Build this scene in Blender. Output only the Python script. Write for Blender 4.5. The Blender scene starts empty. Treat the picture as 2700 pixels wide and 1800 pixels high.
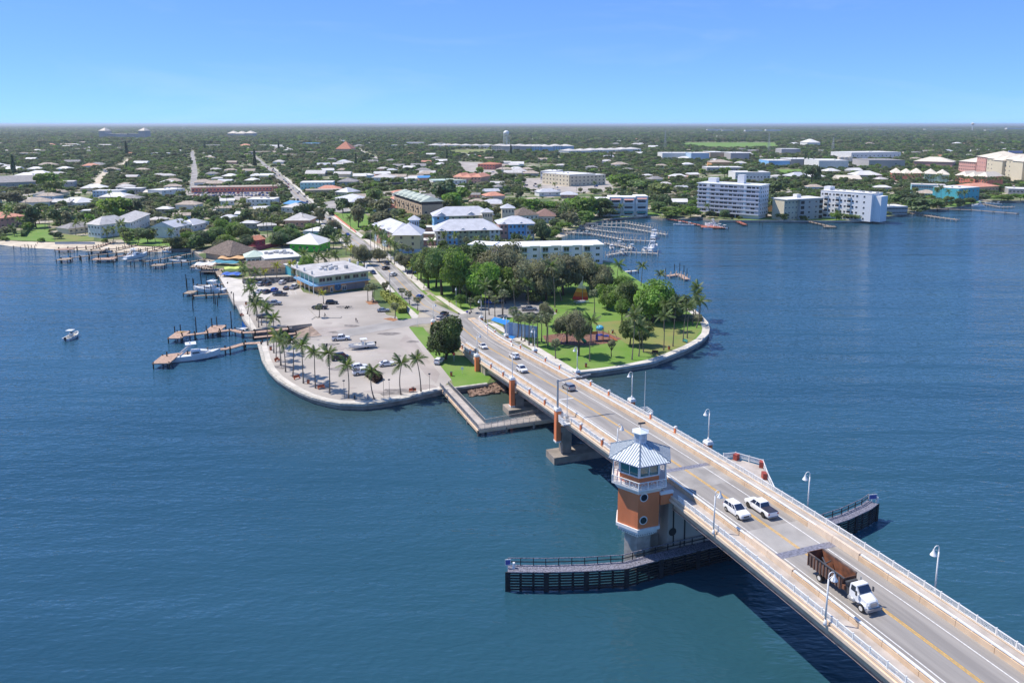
import bpy, math, random
from mathutils import Vector, Matrix
R = math.radians
random.seed(7)
S = bpy.context.scene
COL = S.collection

# ---------------------------------------------------------------- camera
CAMH, FPX, TH, PPY = 71.0, 2010.0, R(9.644), 668.56
cd = bpy.data.cameras.new('camera'); cam = bpy.data.objects.new('camera', cd); COL.objects.link(cam)
cam.location = (0, 0, CAMH); cam.rotation_euler = (R(90) - TH, 0, 0)
cd.sensor_width = 36; cd.lens = FPX / 2700 * 36; cd.shift_y = (PPY - 900) / 2700
cd.clip_start = 1; cd.clip_end = 90000
S.camera = cam
# ---------------------------------------------------------------- sky, sun, exposure
SUN_EL, SUN_AZ = R(57), R(-73)          # azimuth clockwise from +Y
w = bpy.data.worlds.new('World'); S.world = w; w.use_nodes = True
nt = w.node_tree; nt.nodes.clear()
sky = nt.nodes.new('ShaderNodeTexSky'); sky.sky_type = 'NISHITA'; sky.sun_disc = False
sky.sun_elevation = SUN_EL; sky.sun_rotation = SUN_AZ; sky.altitude = 0
sky.air_density = 0.4; sky.dust_density = 0.0; sky.ozone_density = 3.0
gm = nt.nodes.new('ShaderNodeGamma'); gm.inputs[1].default_value = 0.5
tn = nt.nodes.new('ShaderNodeMix'); tn.data_type = 'RGBA'; tn.blend_type = 'MULTIPLY'; tn.inputs[0].default_value = 1; tn.inputs[7].default_value = (1.34, 2.28, 3.9, 1)
bg = nt.nodes.new('ShaderNodeBackground'); bg.inputs[1].default_value = 0.105
ow = nt.nodes.new('ShaderNodeOutputWorld')
nt.links.new(sky.outputs[0], gm.inputs[0]); nt.links.new(gm.outputs[0], tn.inputs[6]); 
tcw = nt.nodes.new('ShaderNodeTexCoord'); mpw = nt.nodes.new('ShaderNodeMapping'); mpw.inputs['Scale'].default_value = (1.2, 1.2, 7); mpw.inputs['Rotation'].default_value = (0, R(-7), 0)
nzw = nt.nodes.new('ShaderNodeTexNoise'); nzw.inputs['Scale'].default_value = 2.2; nzw.inputs['Detail'].default_value = 7; nzw.inputs['Roughness'].default_value = .6; nzw.inputs['Distortion'].default_value = .6
mrw = nt.nodes.new('ShaderNodeMapRange'); mrw.inputs[1].default_value = .52; mrw.inputs[2].default_value = .85; mrw.inputs[4].default_value = .16
cw_ = nt.nodes.new('ShaderNodeMix'); cw_.data_type = 'RGBA'; cw_.inputs[7].default_value = (7.2, 8.0, 9.0, 1)
nt.links.new(tcw.outputs['Generated'], mpw.inputs[0]); nt.links.new(mpw.outputs[0], nzw.inputs['Vector']); nt.links.new(nzw.outputs[0], mrw.inputs[0]); nt.links.new(mrw.outputs[0], cw_.inputs[0]); nt.links.new(tn.outputs[2], cw_.inputs[6])
nt.links.new(cw_.outputs[2], bg.inputs[0]); nt.links.new(bg.outputs[0], ow.inputs[0])
sl = bpy.data.lights.new('sun', 'SUN'); sl.energy = 4.5; sl.angle = R(0.53); sl.color = (1.0, 0.93, 0.83)
so = bpy.data.objects.new('sun', sl); COL.objects.link(so)
sd = Vector((math.sin(SUN_AZ) * math.cos(SUN_EL), math.cos(SUN_AZ) * math.cos(SUN_EL), math.sin(SUN_EL)))
so.rotation_euler = sd.to_track_quat('Z', 'Y').to_euler(); so.location = (0, 0, 300)
S.view_settings.view_transform = 'Standard'; S.view_settings.look = 'None'
S.view_settings.gamma = 1; S.view_settings.use_curve_mapping = False
S.view_settings.exposure = 0.26
S.render.engine = 'CYCLES'
S.cycles.max_bounces = 6; S.cycles.diffuse_bounces = 3; S.cycles.glossy_bounces = 3
S.cycles.transmission_bounces = 4; S.cycles.volume_bounces = 0; S.cycles.transparent_max_bounces = 8
S.cycles.use_denoising = True

# ---------------------------------------------------------------- measuring: a sight line of the photograph met with a height
CT, ST = math.cos(TH), math.sin(TH)
def W(px, py, z=1.6):
    v = (py - PPY) / FPX; k = (CAMH - z) / (ST + v * CT)
    return Vector(((px - 1350) / FPX * k, (CT - v * ST) * k, z))
def zat(g, py):
    v = (py - PPY) / FPX
    return CAMH - g * (ST + v * CT) / (CT - v * ST)
def PX(p):
    h = CAMH - p[2]; wd = p[1] * CT + h * ST
    return 1350 + FPX * p[0] / wd, PPY + FPX * (h * CT - p[1] * ST) / wd
def xat(g, px, z):
    return (px - 1350) / FPX * (g * CT + (CAMH - z) * ST)

# ---------------------------------------------------------------- mesh builder
class MB:
    def __init__(s): s.v = []; s.f = []; s.m = []; s.sm = False
    def add(s, vs, fs, m=0):
        b = len(s.v); s.v += [tuple(p) for p in vs]
        for f in fs: s.f.append(tuple(b + i for i in f)); s.m.append(m)
    def poly(s, pts, m=0): s.add(pts, [tuple(range(len(pts)))], m)
    def box(s, cx, cy, z0, z1, lx, ly, rot=0, m=0, top=None):
        c, n = math.cos(rot), math.sin(rot); P = []
        for z in (z0, z1):
            for x, y in ((-lx/2, -ly/2), (lx/2, -ly/2), (lx/2, ly/2), (-lx/2, ly/2)):
                P.append((cx + x*c - y*n, cy + x*n + y*c, z))
        s.add(P, [(0,3,2,1),(0,1,5,4),(1,2,6,5),(2,3,7,6),(3,0,4,7)], m); 
        s.add(P[4:], [(0,1,2,3)], m if top is None else top)
    def beam(s, p0, p1, w, h, m=0, up=Vector((0,0,1))):
        p0, p1 = Vector(p0), Vector(p1); d = (p1-p0)
        if d.length < 1e-6: return
        d.normalize(); sx = d.cross(up)
        if sx.length < 1e-4: sx = Vector((1,0,0))
        sx.normalize(); uz = sx.cross(d).normalized(); P = []
        for p in (p0, p1):
            for a, b in ((-1,-1),(1,-1),(1,1),(-1,1)): P.append(p + sx*a*w/2 + uz*b*h/2)
        s.add(P, [(0,1,2,3),(7,6,5,4),(0,4,5,1),(1,5,6,2),(2,6,7,3),(3,7,4,0)], m)
    def tube(s, pts, rs, n=6, m=0, cap=True):
        pts = [Vector(p) for p in pts]
        if not isinstance(rs, (list, tuple)): rs = [rs]*len(pts)
        P = []; k = len(pts)
        for i, p in enumerate(pts):
            d = (pts[min(i+1,k-1)] - pts[max(i-1,0)]).normalized()
            a = d.cross(Vector((0,1,0)) if abs(d.y) < .9 else Vector((1,0,0))).normalized(); b = d.cross(a)
            for j in range(n):
                t = 2*math.pi*j/n; P.append(p + (a*math.cos(t) + b*math.sin(t))*rs[i])
        F = [(i*n+j, i*n+(j+1)%n, (i+1)*n+(j+1)%n, (i+1)*n+j) for i in range(k-1) for j in range(n)]
        if cap: F += [tuple(range(n-1,-1,-1)), tuple(range((k-1)*n, k*n))]
        s.add(P, F, m)
    def cyl(s, x, y, z0, z1, r0, r1=None, n=8, m=0):
        s.tube([(x,y,z0),(x,y,z1)], [r0, r0 if r1 is None else r1], n, m)
    def prism(s, poly, z0, z1, m=0, mt=None, bot=False):
        n = len(poly); P = [(p[0],p[1],z0) for p in poly] + [(p[0],p[1],z1) for p in poly]
        s.add(P, [(i,(i+1)%n,n+(i+1)%n,n+i) for i in range(n)], m)
        s.add([(p[0],p[1],z1) for p in poly], [tuple(range(n))], m if mt is None else mt)
        if bot: s.add([(p[0],p[1],z0) for p in poly], [tuple(range(n-1,-1,-1))], m)
    def loft(s, rings, m=0, closed=True, cap=True):
        n = len(rings[0]); P = [p for r in rings for p in r]
        F = [(i*n+j, i*n+(j+1)%n, (i+1)*n+(j+1)%n, (i+1)*n+j) for i in range(len(rings)-1) for j in range(n if closed else n-1)]
        if cap: F += [tuple(range(n-1,-1,-1)), tuple(range((len(rings)-1)*n, len(rings)*n))]
        s.add(P, F, m)
    def ball(s, c, r, nu=10, nv=6, m=0, sx=1, sy=1, sz=1):
        rings = []
        for i in range(nv+1):
            t = math.pi*i/nv; rr = max(math.sin(t), 1e-3)*r
            rings.append([(c[0]+rr*math.cos(2*math.pi*j/nu)*sx, c[1]+rr*math.sin(2*math.pi*j/nu)*sy, c[2]-math.cos(t)*r*sz) for j in range(nu)])
        s.loft(rings, m)
    def mesh(s, name, mats):
        me = bpy.data.meshes.new(name); me.from_pydata(s.v, [], s.f)
        if not isinstance(mats, (list, tuple)): mats = [mats]
        for q in mats: me.materials.append(q)
        if len(mats) > 1: me.polygons.foreach_set('material_index', s.m)
        if s.sm: me.polygons.foreach_set('use_smooth', [True]*len(me.polygons))
        me.update(); return me
    def build(s, name, mats, parent=None, loc=None, rot=0):
        return mk(name, s.mesh(name, mats), parent, loc, rot)
def mk(name, me, parent=None, loc=None, rot=0, scale=None):
    o = bpy.data.objects.new(name, me); COL.objects.link(o)
    if loc is not None: o.location = loc
    if rot: o.rotation_euler = rot if isinstance(rot, (tuple, list)) else (0,0,rot)
    if scale is not None: o.scale = scale if isinstance(scale, (tuple, list)) else (scale,)*3
    if parent is not None: o.parent = parent
    return o
def tag(o, label, cat, group=None):
    o['label'] = label; o['category'] = cat
    if group: o['group'] = group
    return o
def thing(name, label, cat, loc=(0,0,0), rot=0, group=None):
    return tag(mk(name, None, None, loc, rot), label, cat, group)
def struct(o): o['kind'] = 'structure'; return o
def stuff(o): o['kind'] = 'stuff'; return o
KIDS = {}
def copy_tree(o, parent=None, loc=None, rot=None, scale=None, label=None, group=None):
    c = o.copy(); COL.objects.link(c)
    if parent is not None: c.parent = parent
    if loc is not None: c.location = loc
    if rot is not None: c.rotation_euler = (0,0,rot)
    if scale is not None: c.scale = scale if isinstance(scale, (tuple, list)) else (scale,)*3
    if label: c['label'] = label
    if group: c['group'] = group
    for ch in list(o.children): copy_tree(ch, c)
    return c

# ---------------------------------------------------------------- materials
MATS = {}
def mat(name, col, rough=.7, var=.12, sc=1.5, metal=0, bump=0, spec=.5, rnd=0, col2=None, detail=3, streak=None, leaf=0):
    if name in MATS: return MATS[name]
    m = bpy.data.materials.new(name); m.use_nodes = True; n = m.node_tree; L = n.links.new
    b = n.nodes['Principled BSDF']; b.inputs['Roughness'].default_value = rough; b.inputs['Metallic'].default_value = metal
    b.inputs['Specular IOR Level'].default_value = spec
    tc = n.nodes.new('ShaderNodeTexCoord')
    c2 = col2 or tuple(max(0, c*(1-var*2)) for c in col); c1 = col if col2 else tuple(min(1, c*(1+var)) for c in col)
    if var or col2:
        mp = n.nodes.new('ShaderNodeMapping'); L(tc.outputs['Object'], mp.inputs[0])
        if streak: mp.inputs['Scale'].default_value = streak
        nz = n.nodes.new('ShaderNodeTexNoise'); nz.inputs['Scale'].default_value = sc; nz.inputs['Detail'].default_value = detail
        L(mp.outputs[0], nz.inputs['Vector'])
        mr = n.nodes.new('ShaderNodeMapRange'); mr.inputs[1].default_value = .35; mr.inputs[2].default_value = .65; L(nz.outputs[0], mr.inputs[0])
        mx = n.nodes.new('ShaderNodeMix'); mx.data_type = 'RGBA'; L(mr.outputs[0], mx.inputs[0])
        mx.inputs[6].default_value = (*c2, 1); mx.inputs[7].default_value = (*c1, 1); out = mx.outputs[2]
        if rnd:
            oi = n.nodes.new('ShaderNodeObjectInfo'); hv = n.nodes.new('ShaderNodeHueSaturation')
            m1 = n.nodes.new('ShaderNodeMapRange'); m1.inputs[3].default_value = 1-rnd; m1.inputs[4].default_value = 1+rnd; L(oi.outputs['Random'], m1.inputs[0]); L(m1.outputs[0], hv.inputs['Value'])
            ml = n.nodes.new('ShaderNodeMath'); ml.operation = 'MULTIPLY'; ml.inputs[1].default_value = 7.31; L(oi.outputs['Random'], ml.inputs[0])
            fr = n.nodes.new('ShaderNodeMath'); fr.operation = 'FRACT'; L(ml.outputs[0], fr.inputs[0])
            m2 = n.nodes.new('ShaderNodeMapRange'); m2.inputs[3].default_value = .5-rnd*.07; m2.inputs[4].default_value = .5+rnd*.07; L(fr.outputs[0], m2.inputs[0]); L(m2.outputs[0], hv.inputs['Hue'])
            L(out, hv.inputs['Color']); out = hv.outputs[0]
        L(out, b.inputs['Base Color'])
        if bump:
            bp = n.nodes.new('ShaderNodeBump'); bp.inputs['Strength'].default_value = bump; bp.inputs['Distance'].default_value = .05
            L(nz.outputs[0], bp.inputs['Height']); L(bp.outputs[0], b.inputs['Normal'])
    else: b.inputs['Base Color'].default_value = (*col, 1)
    if leaf:
        tr = n.nodes.new('ShaderNodeBsdfTranslucent'); ms = n.nodes.new('ShaderNodeMixShader'); ms.inputs[0].default_value = leaf
        hv2 = n.nodes.new('ShaderNodeHueSaturation'); hv2.inputs['Value'].default_value = 1.5; hv2.inputs['Saturation'].default_value = 1.1; L(out, hv2.inputs['Color']); L(hv2.outputs[0], tr.inputs['Color'])
        L(b.outputs[0], ms.inputs[1]); L(tr.outputs[0], ms.inputs[2]); L(ms.outputs[0], n.nodes['Material Output'].inputs['Surface'])
    MATS[name] = m; return m
white = mat('white paint', (.78,.78,.76), .45, .04)
whitew = mat('weathered white wall', (.72,.71,.68), .7, .06, .5)
tan = mat('tan coated concrete', (.70,.53,.37), .75, .12, .5, bump=.1, detail=6, col2=(.58,.42,.28))
tan2 = mat('pale tan panel', (.70,.56,.43), .7, .05, .8)
pink = mat('pinkish curb', (.62,.42,.33), .75, .12, 1)
orange = mat('terracotta orange paint', (.74,.22,.085), .6, .07, .45, streak=(1,1,.25))
conc = mat('grey concrete', (.40,.37,.33), .85, .14, .8, bump=.15)
concd = mat('pier concrete', (.33,.285,.24), .85, .16, .35, bump=.15)
walk = mat('sidewalk concrete', (.46,.41,.37), .85, .1, .5)
asph = mat('bridge asphalt', (.335,.312,.29), .85, .13, 1.0, bump=.1, streak=(.9,16,1), col2=(.245,.228,.215), detail=6)
_mp = [n for n in asph.node_tree.nodes if n.type == 'MAPPING'][0]; _mp.vector_type = 'TEXTURE'; _mp.inputs['Rotation'].default_value = (0,0,0.344803)
asph2 = mat('town asphalt', (.34,.32,.30), .85, .14, .08, bump=.1)
yel = mat('yellow road paint', (.72,.40,.04), .6, .12, 3)
wline = mat('white road paint', (.72,.71,.69), .6, .1, 3)
dark = mat('dark shadow gap', (.03,.03,.03), .8, 0)
black = mat('black rubber', (.02,.02,.02), .7, .1)
glass = mat('dark window glass', (.02,.028,.04), .12, 0, spec=.8)
glassb = mat('tinted windscreen', (.015,.025,.06), .06, 0, spec=1)
teal = mat('teal window glass', (.03,.16,.16), .08, 0, spec=1)
rim = mat('wheel rim', (.5,.5,.5), .35, 0, metal=.7)
rimd = mat('dark wheel rim', (.06,.06,.06), .4, 0, metal=.5)
timber = mat('grey dock timber', (.36,.28,.21), .85, .2, 2)
timberr = mat('reddish dock timber', (.46,.31,.23), .85, .15, 1.5)
pilem = mat('dark piling', (.045,.038,.032), .85, .3, 3)
fend = mat('tarred fender timber', (.018,.018,.024), .75, .3, 1.5)
fendtop = mat('weathered fender walkway', (.20,.20,.25), .7, .3, 4)
metal = mat('galvanised metal', (.48,.48,.47), .45, .08, metal=.4)
metald = mat('dark metal', (.08,.08,.085), .5, .1)
silver = mat('silver standing seam roof', (.70,.76,.79), .45, .06, .6)
silverw = mat('pale metal roof', (.60,.60,.62), .5, .06, .3, metal=.1)
grass = mat('mown grass', (.115,.235,.024), .9, .2, .12, col2=(.165,.255,.05), detail=6, bump=.3)
grassd = mat('dry worn grass', (.24,.23,.07), .95, .2, .1, col2=(.15,.22,.05), detail=6)
sand = mat('pale beach sand', (.62,.53,.41), .95, .1, .15)
lot = mat('pale shellrock parking lot', (.47,.425,.38), .9, .1, .05, col2=(.33,.295,.26), detail=7, bump=.15)
lotw = mat('pale walkway concrete', (.60,.56,.50), .85, .08, .3)
mulch = mat('reddish mulch', (.22,.11,.075), .95, .2, 1.5)
rock = mat('brown riprap', (.26,.17,.12), .9, .25, 1.2)
bark = mat('palm trunk bark', (.21,.17,.135), .9, .2, 3, streak=(1,1,6))
barkt = mat('tree bark', (.10,.075,.055), .9, .25, 2)
frondm = mat('palm frond green', (.115,.165,.048), .5, .2, 1.5, rnd=.22, leaf=.45)
frondy = mat('yellow green palm frond', (.27,.29,.035), .55, .2, 1.5, rnd=.1, leaf=.45)
frondg = mat('fan palm grey green', (.22,.25,.135), .55, .2, 1.5, rnd=.18, leaf=.3)
leafm = mat('mid green foliage', (.155,.215,.070), .6, .25, 1.2, rnd=.28, leaf=.45)
leafg = mat('bright green foliage', (.190,.300,.058), .6, .25, 1.2, rnd=.18, leaf=.45)
leafo = mat('olive grey foliage', (.250,.255,.145), .65, .25, 1.2, rnd=.2, leaf=.45)
leafd = mat('dark green foliage', (.110,.168,.066), .6, .3, 1.2, rnd=.28, leaf=.3)
hedge = mat('hedge green', (.075,.15,.022), .7, .35, 2.5, bump=.5)
hedgey = mat('yellow green hedge', (.24,.27,.035), .7, .3, 2.5, bump=.5)
roofs = dict(white=mat('white flat roof', (.74,.72,.69), .6, .06, .1), grey=mat('grey shingle roof', (.30,.285,.28), .85, .12, .5),
             tanr=mat('tan shingle roof', (.46,.38,.31), .85, .12, .5), red=mat('terracotta tile roof', (.50,.20,.12), .8, .15, .8),
             brown=mat('brown thatch roof', (.20,.155,.125), .95, .2, 1.2), mint=mat('pale mint roof', (.56,.66,.54), .5, .05),
             silver=silverw, pale=mat('pale shingle roof', (.58,.55,.52), .8, .08, .4), sage=mat('sage green roof', (.45,.50,.42), .6, .06, .4),
             salmon=mat('salmon tile roof', (.66,.30,.20), .75, .1, .6), blue=mat('blue roof', (.10,.32,.62), .5, .05), cream=mat('cream roof', (.72,.64,.52), .7, .05, .3))
walls = dict(white=whitew, cream=mat('cream wall', (.66,.58,.42), .75, .06), yellow=mat('pale yellow wall', (.60,.56,.34), .75, .05),
             blue=mat('sky blue wall', (.22,.48,.76), .7, .05), pblue=mat('powder blue wall', (.38,.52,.66), .7, .05), pinkw=mat('pink wall', (.62,.33,.27), .75, .06),
             tanw=mat('tan wall', (.52,.38,.25), .75, .08), grey=mat('grey wall', (.40,.39,.38), .75, .08), coral=mat('coral wall', (.68,.22,.15), .7, .06),
             mint=mat('mint wall', (.42,.60,.50), .7, .05), green=mat('lime green wall', (.12,.62,.06), .6, .05), turq=mat('turquoise wall', (.08,.42,.50), .65, .05),
             orangew=mat('light orange wall', (.68,.36,.16), .7, .06), lgreen=mat('light green wall', (.42,.50,.33), .7, .05), magenta=mat('magenta fence paint', (.38,.07,.13), .7, .1),
             salmon=mat('salmon wall', (.62,.36,.26), .75, .06), aqua=mat('aqua wall', (.36,.62,.62), .7, .05), sage=mat('sage wall', (.40,.44,.30), .75, .05))

# water
def water_mat():
    m = bpy.data.materials.new('lagoon water'); m.use_nodes = True; n = m.node_tree; L = n.links.new
    b = n.nodes['Principled BSDF']; b.inputs['Roughness'].default_value = .07; b.inputs['IOR'].default_value = 1.33
    b.inputs['Specular IOR Level'].default_value = .5
    g = n.nodes.new('ShaderNodeNewGeometry')
    def noise(sc, stretch, rot, det=3, dist=0):
        mp = n.nodes.new('ShaderNodeMapping'); mp.inputs['Rotation'].default_value = (0,0,R(rot)); mp.inputs['Scale'].default_value = (*stretch, 1)
        L(g.outputs['Position'], mp.inputs[0]); nz = n.nodes.new('ShaderNodeTexNoise'); nz.inputs['Scale'].default_value = sc; nz.inputs['Detail'].default_value = det
        nz.inputs['Distortion'].default_value = dist; L(mp.outputs[0], nz.inputs['Vector']); return nz.outputs[0]
    a = noise(1.15, (.55,1.25), 6, 1, .1); c = noise(.36, (.42,1.15), -9, 1, .1); d = noise(.06, (.18,1.4), 36, 1, .2)
    def madd(x, k, y=None):
        q = n.nodes.new('ShaderNodeMath'); q.operation = 'MULTIPLY_ADD'; L(x, q.inputs[0]); q.inputs[1].default_value = k
        if y is None: q.inputs[2].default_value = 0
        else: L(y, q.inputs[2])
        return q.outputs[0]
    hgt = madd(a, .20, madd(c, .34, madd(d, 1.2)))
    bp = n.nodes.new('ShaderNodeBump'); bp.inputs['Strength'].default_value = .9; bp.inputs['Distance'].default_value = 1.0
    L(hgt, bp.inputs['Height']); L(bp.outputs[0], b.inputs['Normal'])
    big = noise(.012, (.35,1), 12, 4, .6); mr = n.nodes.new('ShaderNodeMapRange'); mr.inputs[1].default_value = .35; mr.inputs[2].default_value = .7; L(big, mr.inputs[0])
    mx = n.nodes.new('ShaderNodeMix'); mx.data_type = 'RGBA'; L(mr.outputs[0], mx.inputs[0])
    mx.inputs[6].default_value = (.017,.064,.108,1); mx.inputs[7].default_value = (.030,.094,.152,1)
    out = mx.outputs[2]
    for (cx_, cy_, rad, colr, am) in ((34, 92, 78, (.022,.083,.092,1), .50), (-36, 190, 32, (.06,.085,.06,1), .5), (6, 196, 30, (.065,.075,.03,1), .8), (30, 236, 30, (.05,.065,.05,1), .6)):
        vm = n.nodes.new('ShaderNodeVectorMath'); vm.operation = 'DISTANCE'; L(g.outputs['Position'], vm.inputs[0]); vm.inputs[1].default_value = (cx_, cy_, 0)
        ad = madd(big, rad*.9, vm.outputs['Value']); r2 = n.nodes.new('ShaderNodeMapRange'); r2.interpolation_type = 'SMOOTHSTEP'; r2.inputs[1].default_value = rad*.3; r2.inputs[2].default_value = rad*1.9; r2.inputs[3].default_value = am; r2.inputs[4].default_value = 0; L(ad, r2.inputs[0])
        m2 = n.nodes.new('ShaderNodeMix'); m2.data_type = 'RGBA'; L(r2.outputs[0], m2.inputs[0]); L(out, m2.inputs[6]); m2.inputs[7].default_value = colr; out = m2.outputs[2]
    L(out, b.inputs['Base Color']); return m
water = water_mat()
def ground_mat():
    m = bpy.data.materials.new('town ground'); m.use_nodes = True; n = m.node_tree; L = n.links.new; b = n.nodes['Principled BSDF']
    b.inputs['Roughness'].default_value = .95; g = n.nodes.new('ShaderNodeNewGeometry')
    nz = n.nodes.new('ShaderNodeTexNoise'); nz.inputs['Scale'].default_value = .045; nz.inputs['Detail'].default_value = 6; L(g.outputs['Position'], nz.inputs['Vector'])
    cr = n.nodes.new('ShaderNodeValToRGB'); L(nz.outputs[0], cr.inputs[0]); e = cr.color_ramp.elements
    e[0].position = .36; e[0].color = (.07,.11,.035,1); e[1].position = .62; e[1].color = (.44,.39,.32,1)
    k = e.new(.45); k.color = (.10,.15,.04,1); k = e.new(.53); k.color = (.22,.21,.11,1)
    L(cr.outputs[0], b.inputs['Base Color']); return m
townm = ground_mat()
# ================================================================ BRIDGE FRAME
AL, BP = 0.344803, 74.435
CA, SA = math.cos(AL), math.sin(AL)
def zdeck(s):
    x = (s-110)/100.; z = CAMH - (57.946 + 3.538*x + 4.922*x*x - 1.328*x**3); d = z - 1.75
    return 1.75 + (d + math.sqrt(d*d + .4))/2 if s < 330 else 1.75
def BR(s, off, dz=0): return Vector((BP - SA*s + CA*off, CA*s + SA*off, zdeck(s) + dz))
def BRz(s, off, z): return Vector((BP - SA*s + CA*off, CA*s + SA*off, z))
def bar(mb, s0, s1, o0, o1, d0, d1, m=0, step=5., mt=None):
    n = max(1, round((s1-s0)/step)); rings = []
    for i in range(n+1):
        s = s0 + (s1-s0)*i/n; rings.append([BR(s,o0,d0), BR(s,o1,d0), BR(s,o1,d1), BR(s,o0,d1)])
    b = len(mb.v); mb.loft(rings, m)
    if mt is not None:
        k = len(mb.m) - (n*4+2)
        for i in range(n): mb.m[k + i*4 + 2] = mt
def strip(mb, s0, s1, o0, o1, dz, m=0, step=4.):
    n = max(1, round((s1-s0)/step)); P = []
    for i in range(n+1):
        s = s0+(s1-s0)*i/n; P += [BR(s,o0,dz), BR(s,o1,dz)]
    mb.add(P, [(2*i, 2*i+1, 2*i+3, 2*i+2) for i in range(n)], m)

# ================================================================ WATER AND LAND
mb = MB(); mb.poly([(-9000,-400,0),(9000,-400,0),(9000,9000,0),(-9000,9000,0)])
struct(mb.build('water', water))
COAST = [(-420,612),(-200,620),(0,634),(16,633.5),(78,636),(145,638),(246,636),(333,642),(442,650),(446,658),(500,655),(520,668),
 (548,690),(576,725),(590,750),(605,775),(617,801),(626,806),(643,842),(664,872),(822,858.6),(850,885),(682,902),(689,924.6),(696,951),(711,976),(731.5,998),
 (758,1015.6),(790,1033),(825.5,1048),(863.6,1058),(899,1064),(956,1065.5),(1000,1061),(1073.5,1048),(1120,1036),(1161.5,1027),(1198,1023),
 (1284,1011.6),(1330,1000),(1523,983),(1578,978),(1639,969),(1694,960),(1722,955),(1761.6,940),(1807.5,921.6),(1847,900),(1866,882),(1869,866.5),(1864,851),
 (1850,836),(1832,820.6),(1800,800),(1740,775),(1700,750),(1676,735),(1645,713.5),(1612,689),(1590,686),(1500,668),(1468,640),(1462,616),(1523,603),(1529,594),(1575,583),
 (1607,577.6),(1624,574.7),(1703,569),(1747,575),(1793,577.6),(1843,574),(1896,581),(2054,581),(2139,582),(2234,582),(2294,581),(2345,570),(2401,560),
 (2466,550.7),(2527,545),(2588,533),(2642,529.6),(2700,531.5),(2800,530),(3100,524)]
CW = [W(x,y,1.5) for x,y in COAST]
far = [(14000,30000,1.5),(-14000,30000,1.5)]
FX = 75000
poly = [(p.x,p.y) for p in CW] + [(9000,1200),(FX,82000),(-FX,82000),(-9000,700)]
mb = MB(); mb.prism(poly, -1.5, 1.5, 0, 1)
struct(mb.build('town_ground', [concd, townm]))
from mathutils.geometry import tessellate_polygon
def inpoly(x, y, P):
    c = False; j = len(P)-1
    for i in range(len(P)):
        a, b = P[i], P[j]
        if (a[1] > y) != (b[1] > y) and x < (b[0]-a[0])*(y-a[1])/(b[1]-a[1]) + a[0]: c = not c
        j = i
    return c
def sheet(name, pts, m, z, label=None, kind='structure', px=True):
    P = [W(x,y,z) for x,y in pts] if px else [Vector((x,y,z)) for x,y in pts]
    mb = MB(); mb.poly(P); o = mb.build(name, m); o['kind'] = kind; return o
# beaches slope into the water
def beach(top, bot):
    A = [W(x,y,1.45) for x,y in top]; B = [W(x,y,-.25) for x,y in bot]; n = len(A); mb = MB()
    mb.add(A+B, [(i,i+1,n+i+1,n+i) for i in range(n-1)]); struct(mb.build('beach', sand))
beach([(-200,618),(0,632),(78,634),(145,636),(246,634),(333,640),(442,648)], [(-200,646),(0,648),(30,652),(60,656),(153,662),(330,672),(446,668)])
beach([(1500,672),(1464,645),(1455,618),(1523,600)], [(1530,672),(1485,650),(1478,628),(1535,608)])
# land covers (each a few mm to cm above the one below)
LOT = [(626,806),(643,842),(664,872),(822,858.6),(850,885),(682,902),(689,924.6),(696,951),(711,976),(731.5,998),(758,1015.6),(790,1033),(825.5,1048),(863.6,1058),
 (899,1064),(956,1065.5),(1000,1061),(1073.5,1048),(1120,1036),(1161.5,1027),(1190,1000),(1150,950),(1100,890),(1078,862),(1110,846),(1060,838),(1020,830),(980,780),(985,765),(900,770),(840,780),(800,770),(770,730),(640,740),(590,750),(605,775),(617,801)]
sheet('parking_lot', LOT, lot, 1.53)
PROM = [(626,806),(643,842),(664,872),(680,872),(660,838),(640,803)]
sheet('path', PROM, lotw, 1.545)
sheet('path', [(682,902),(689,924.6),(696,951),(711,976),(731.5,998),(758,1015.6),(790,1033),(825.5,1048),(863.6,1058),(899,1064),(956,1065.5),(1000,1061),(1073.5,1048),(1120,1036),(1161.5,1027),
 (1158,1018),(1115,1028),(1068,1040),(1000,1052),(956,1056),(899,1055),(866,1049),(830,1039),(798,1024),(770,1008),(745,991),(726,970),(714,946),(707,920),(700,902)], lotw, 1.55)
sheet('path', [(576,725),(590,750),(605,775),(620,795),(700,790),(725,765),(640,738)], lotw, 1.545)
PARK = [(1198,1023),(1284,1011.6),(1330,1000),(1523,983),(1578,978),(1639,969),(1694,960),(1722,955),(1761.6,940),(1807.5,921.6),(1847,900),(1866,882),(1869,866.5),(1864,851),
 (1850,836),(1832,820.6),(1800,800),(1740,775),(1700,750),(1676,735),(1645,713.5),(1612,692),(1290,702),(1180,720),(1100,700),(1080,720),(1130,765),(1200,820),(1260,835),(1330,870),(1440,930),(1500,970),(1290,1005)]
sheet('lawn', PARK[3:28] + [(1200,800),(1290,835),(1400,905),(1500,975)], grass, 1.53)
sheet('lawn', [(1198,1023),(1284,1011.6),(1300,985),(1250,950),(1185,930),(1130,880),(1115,862),(1078,862),(1100,890),(1150,950),(1190,1000)], grass, 1.54)
sheet('lawn', [(1560,850),(1700,840),(1800,870),(1850,868),(1820,905),(1730,940),(1650,905),(1610,880)], grassd, 1.545)
sheet('playground_mulch', [(1430,885),(1480,878),(1590,872),(1640,893),(1600,905),(1545,912),(1480,908),(1440,900)], mulch, 1.555)
SW = [(1523,983),(1578,978),(1639,969),(1694,960),(1722,955),(1761.6,940),(1807.5,921.6),(1847,900),(1866,882),(1869,866.5),(1864,851),(1850,836),(1832,820.6),(1800,800)]
SWi = [(1785,803),(1818,823),(1838,838),(1848,852),(1852,866),(1849,878),(1835,893),(1800,912),(1755,931),(1716,945),(1690,951),(1637,962),(1577,970),(1523,976)]
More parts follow.
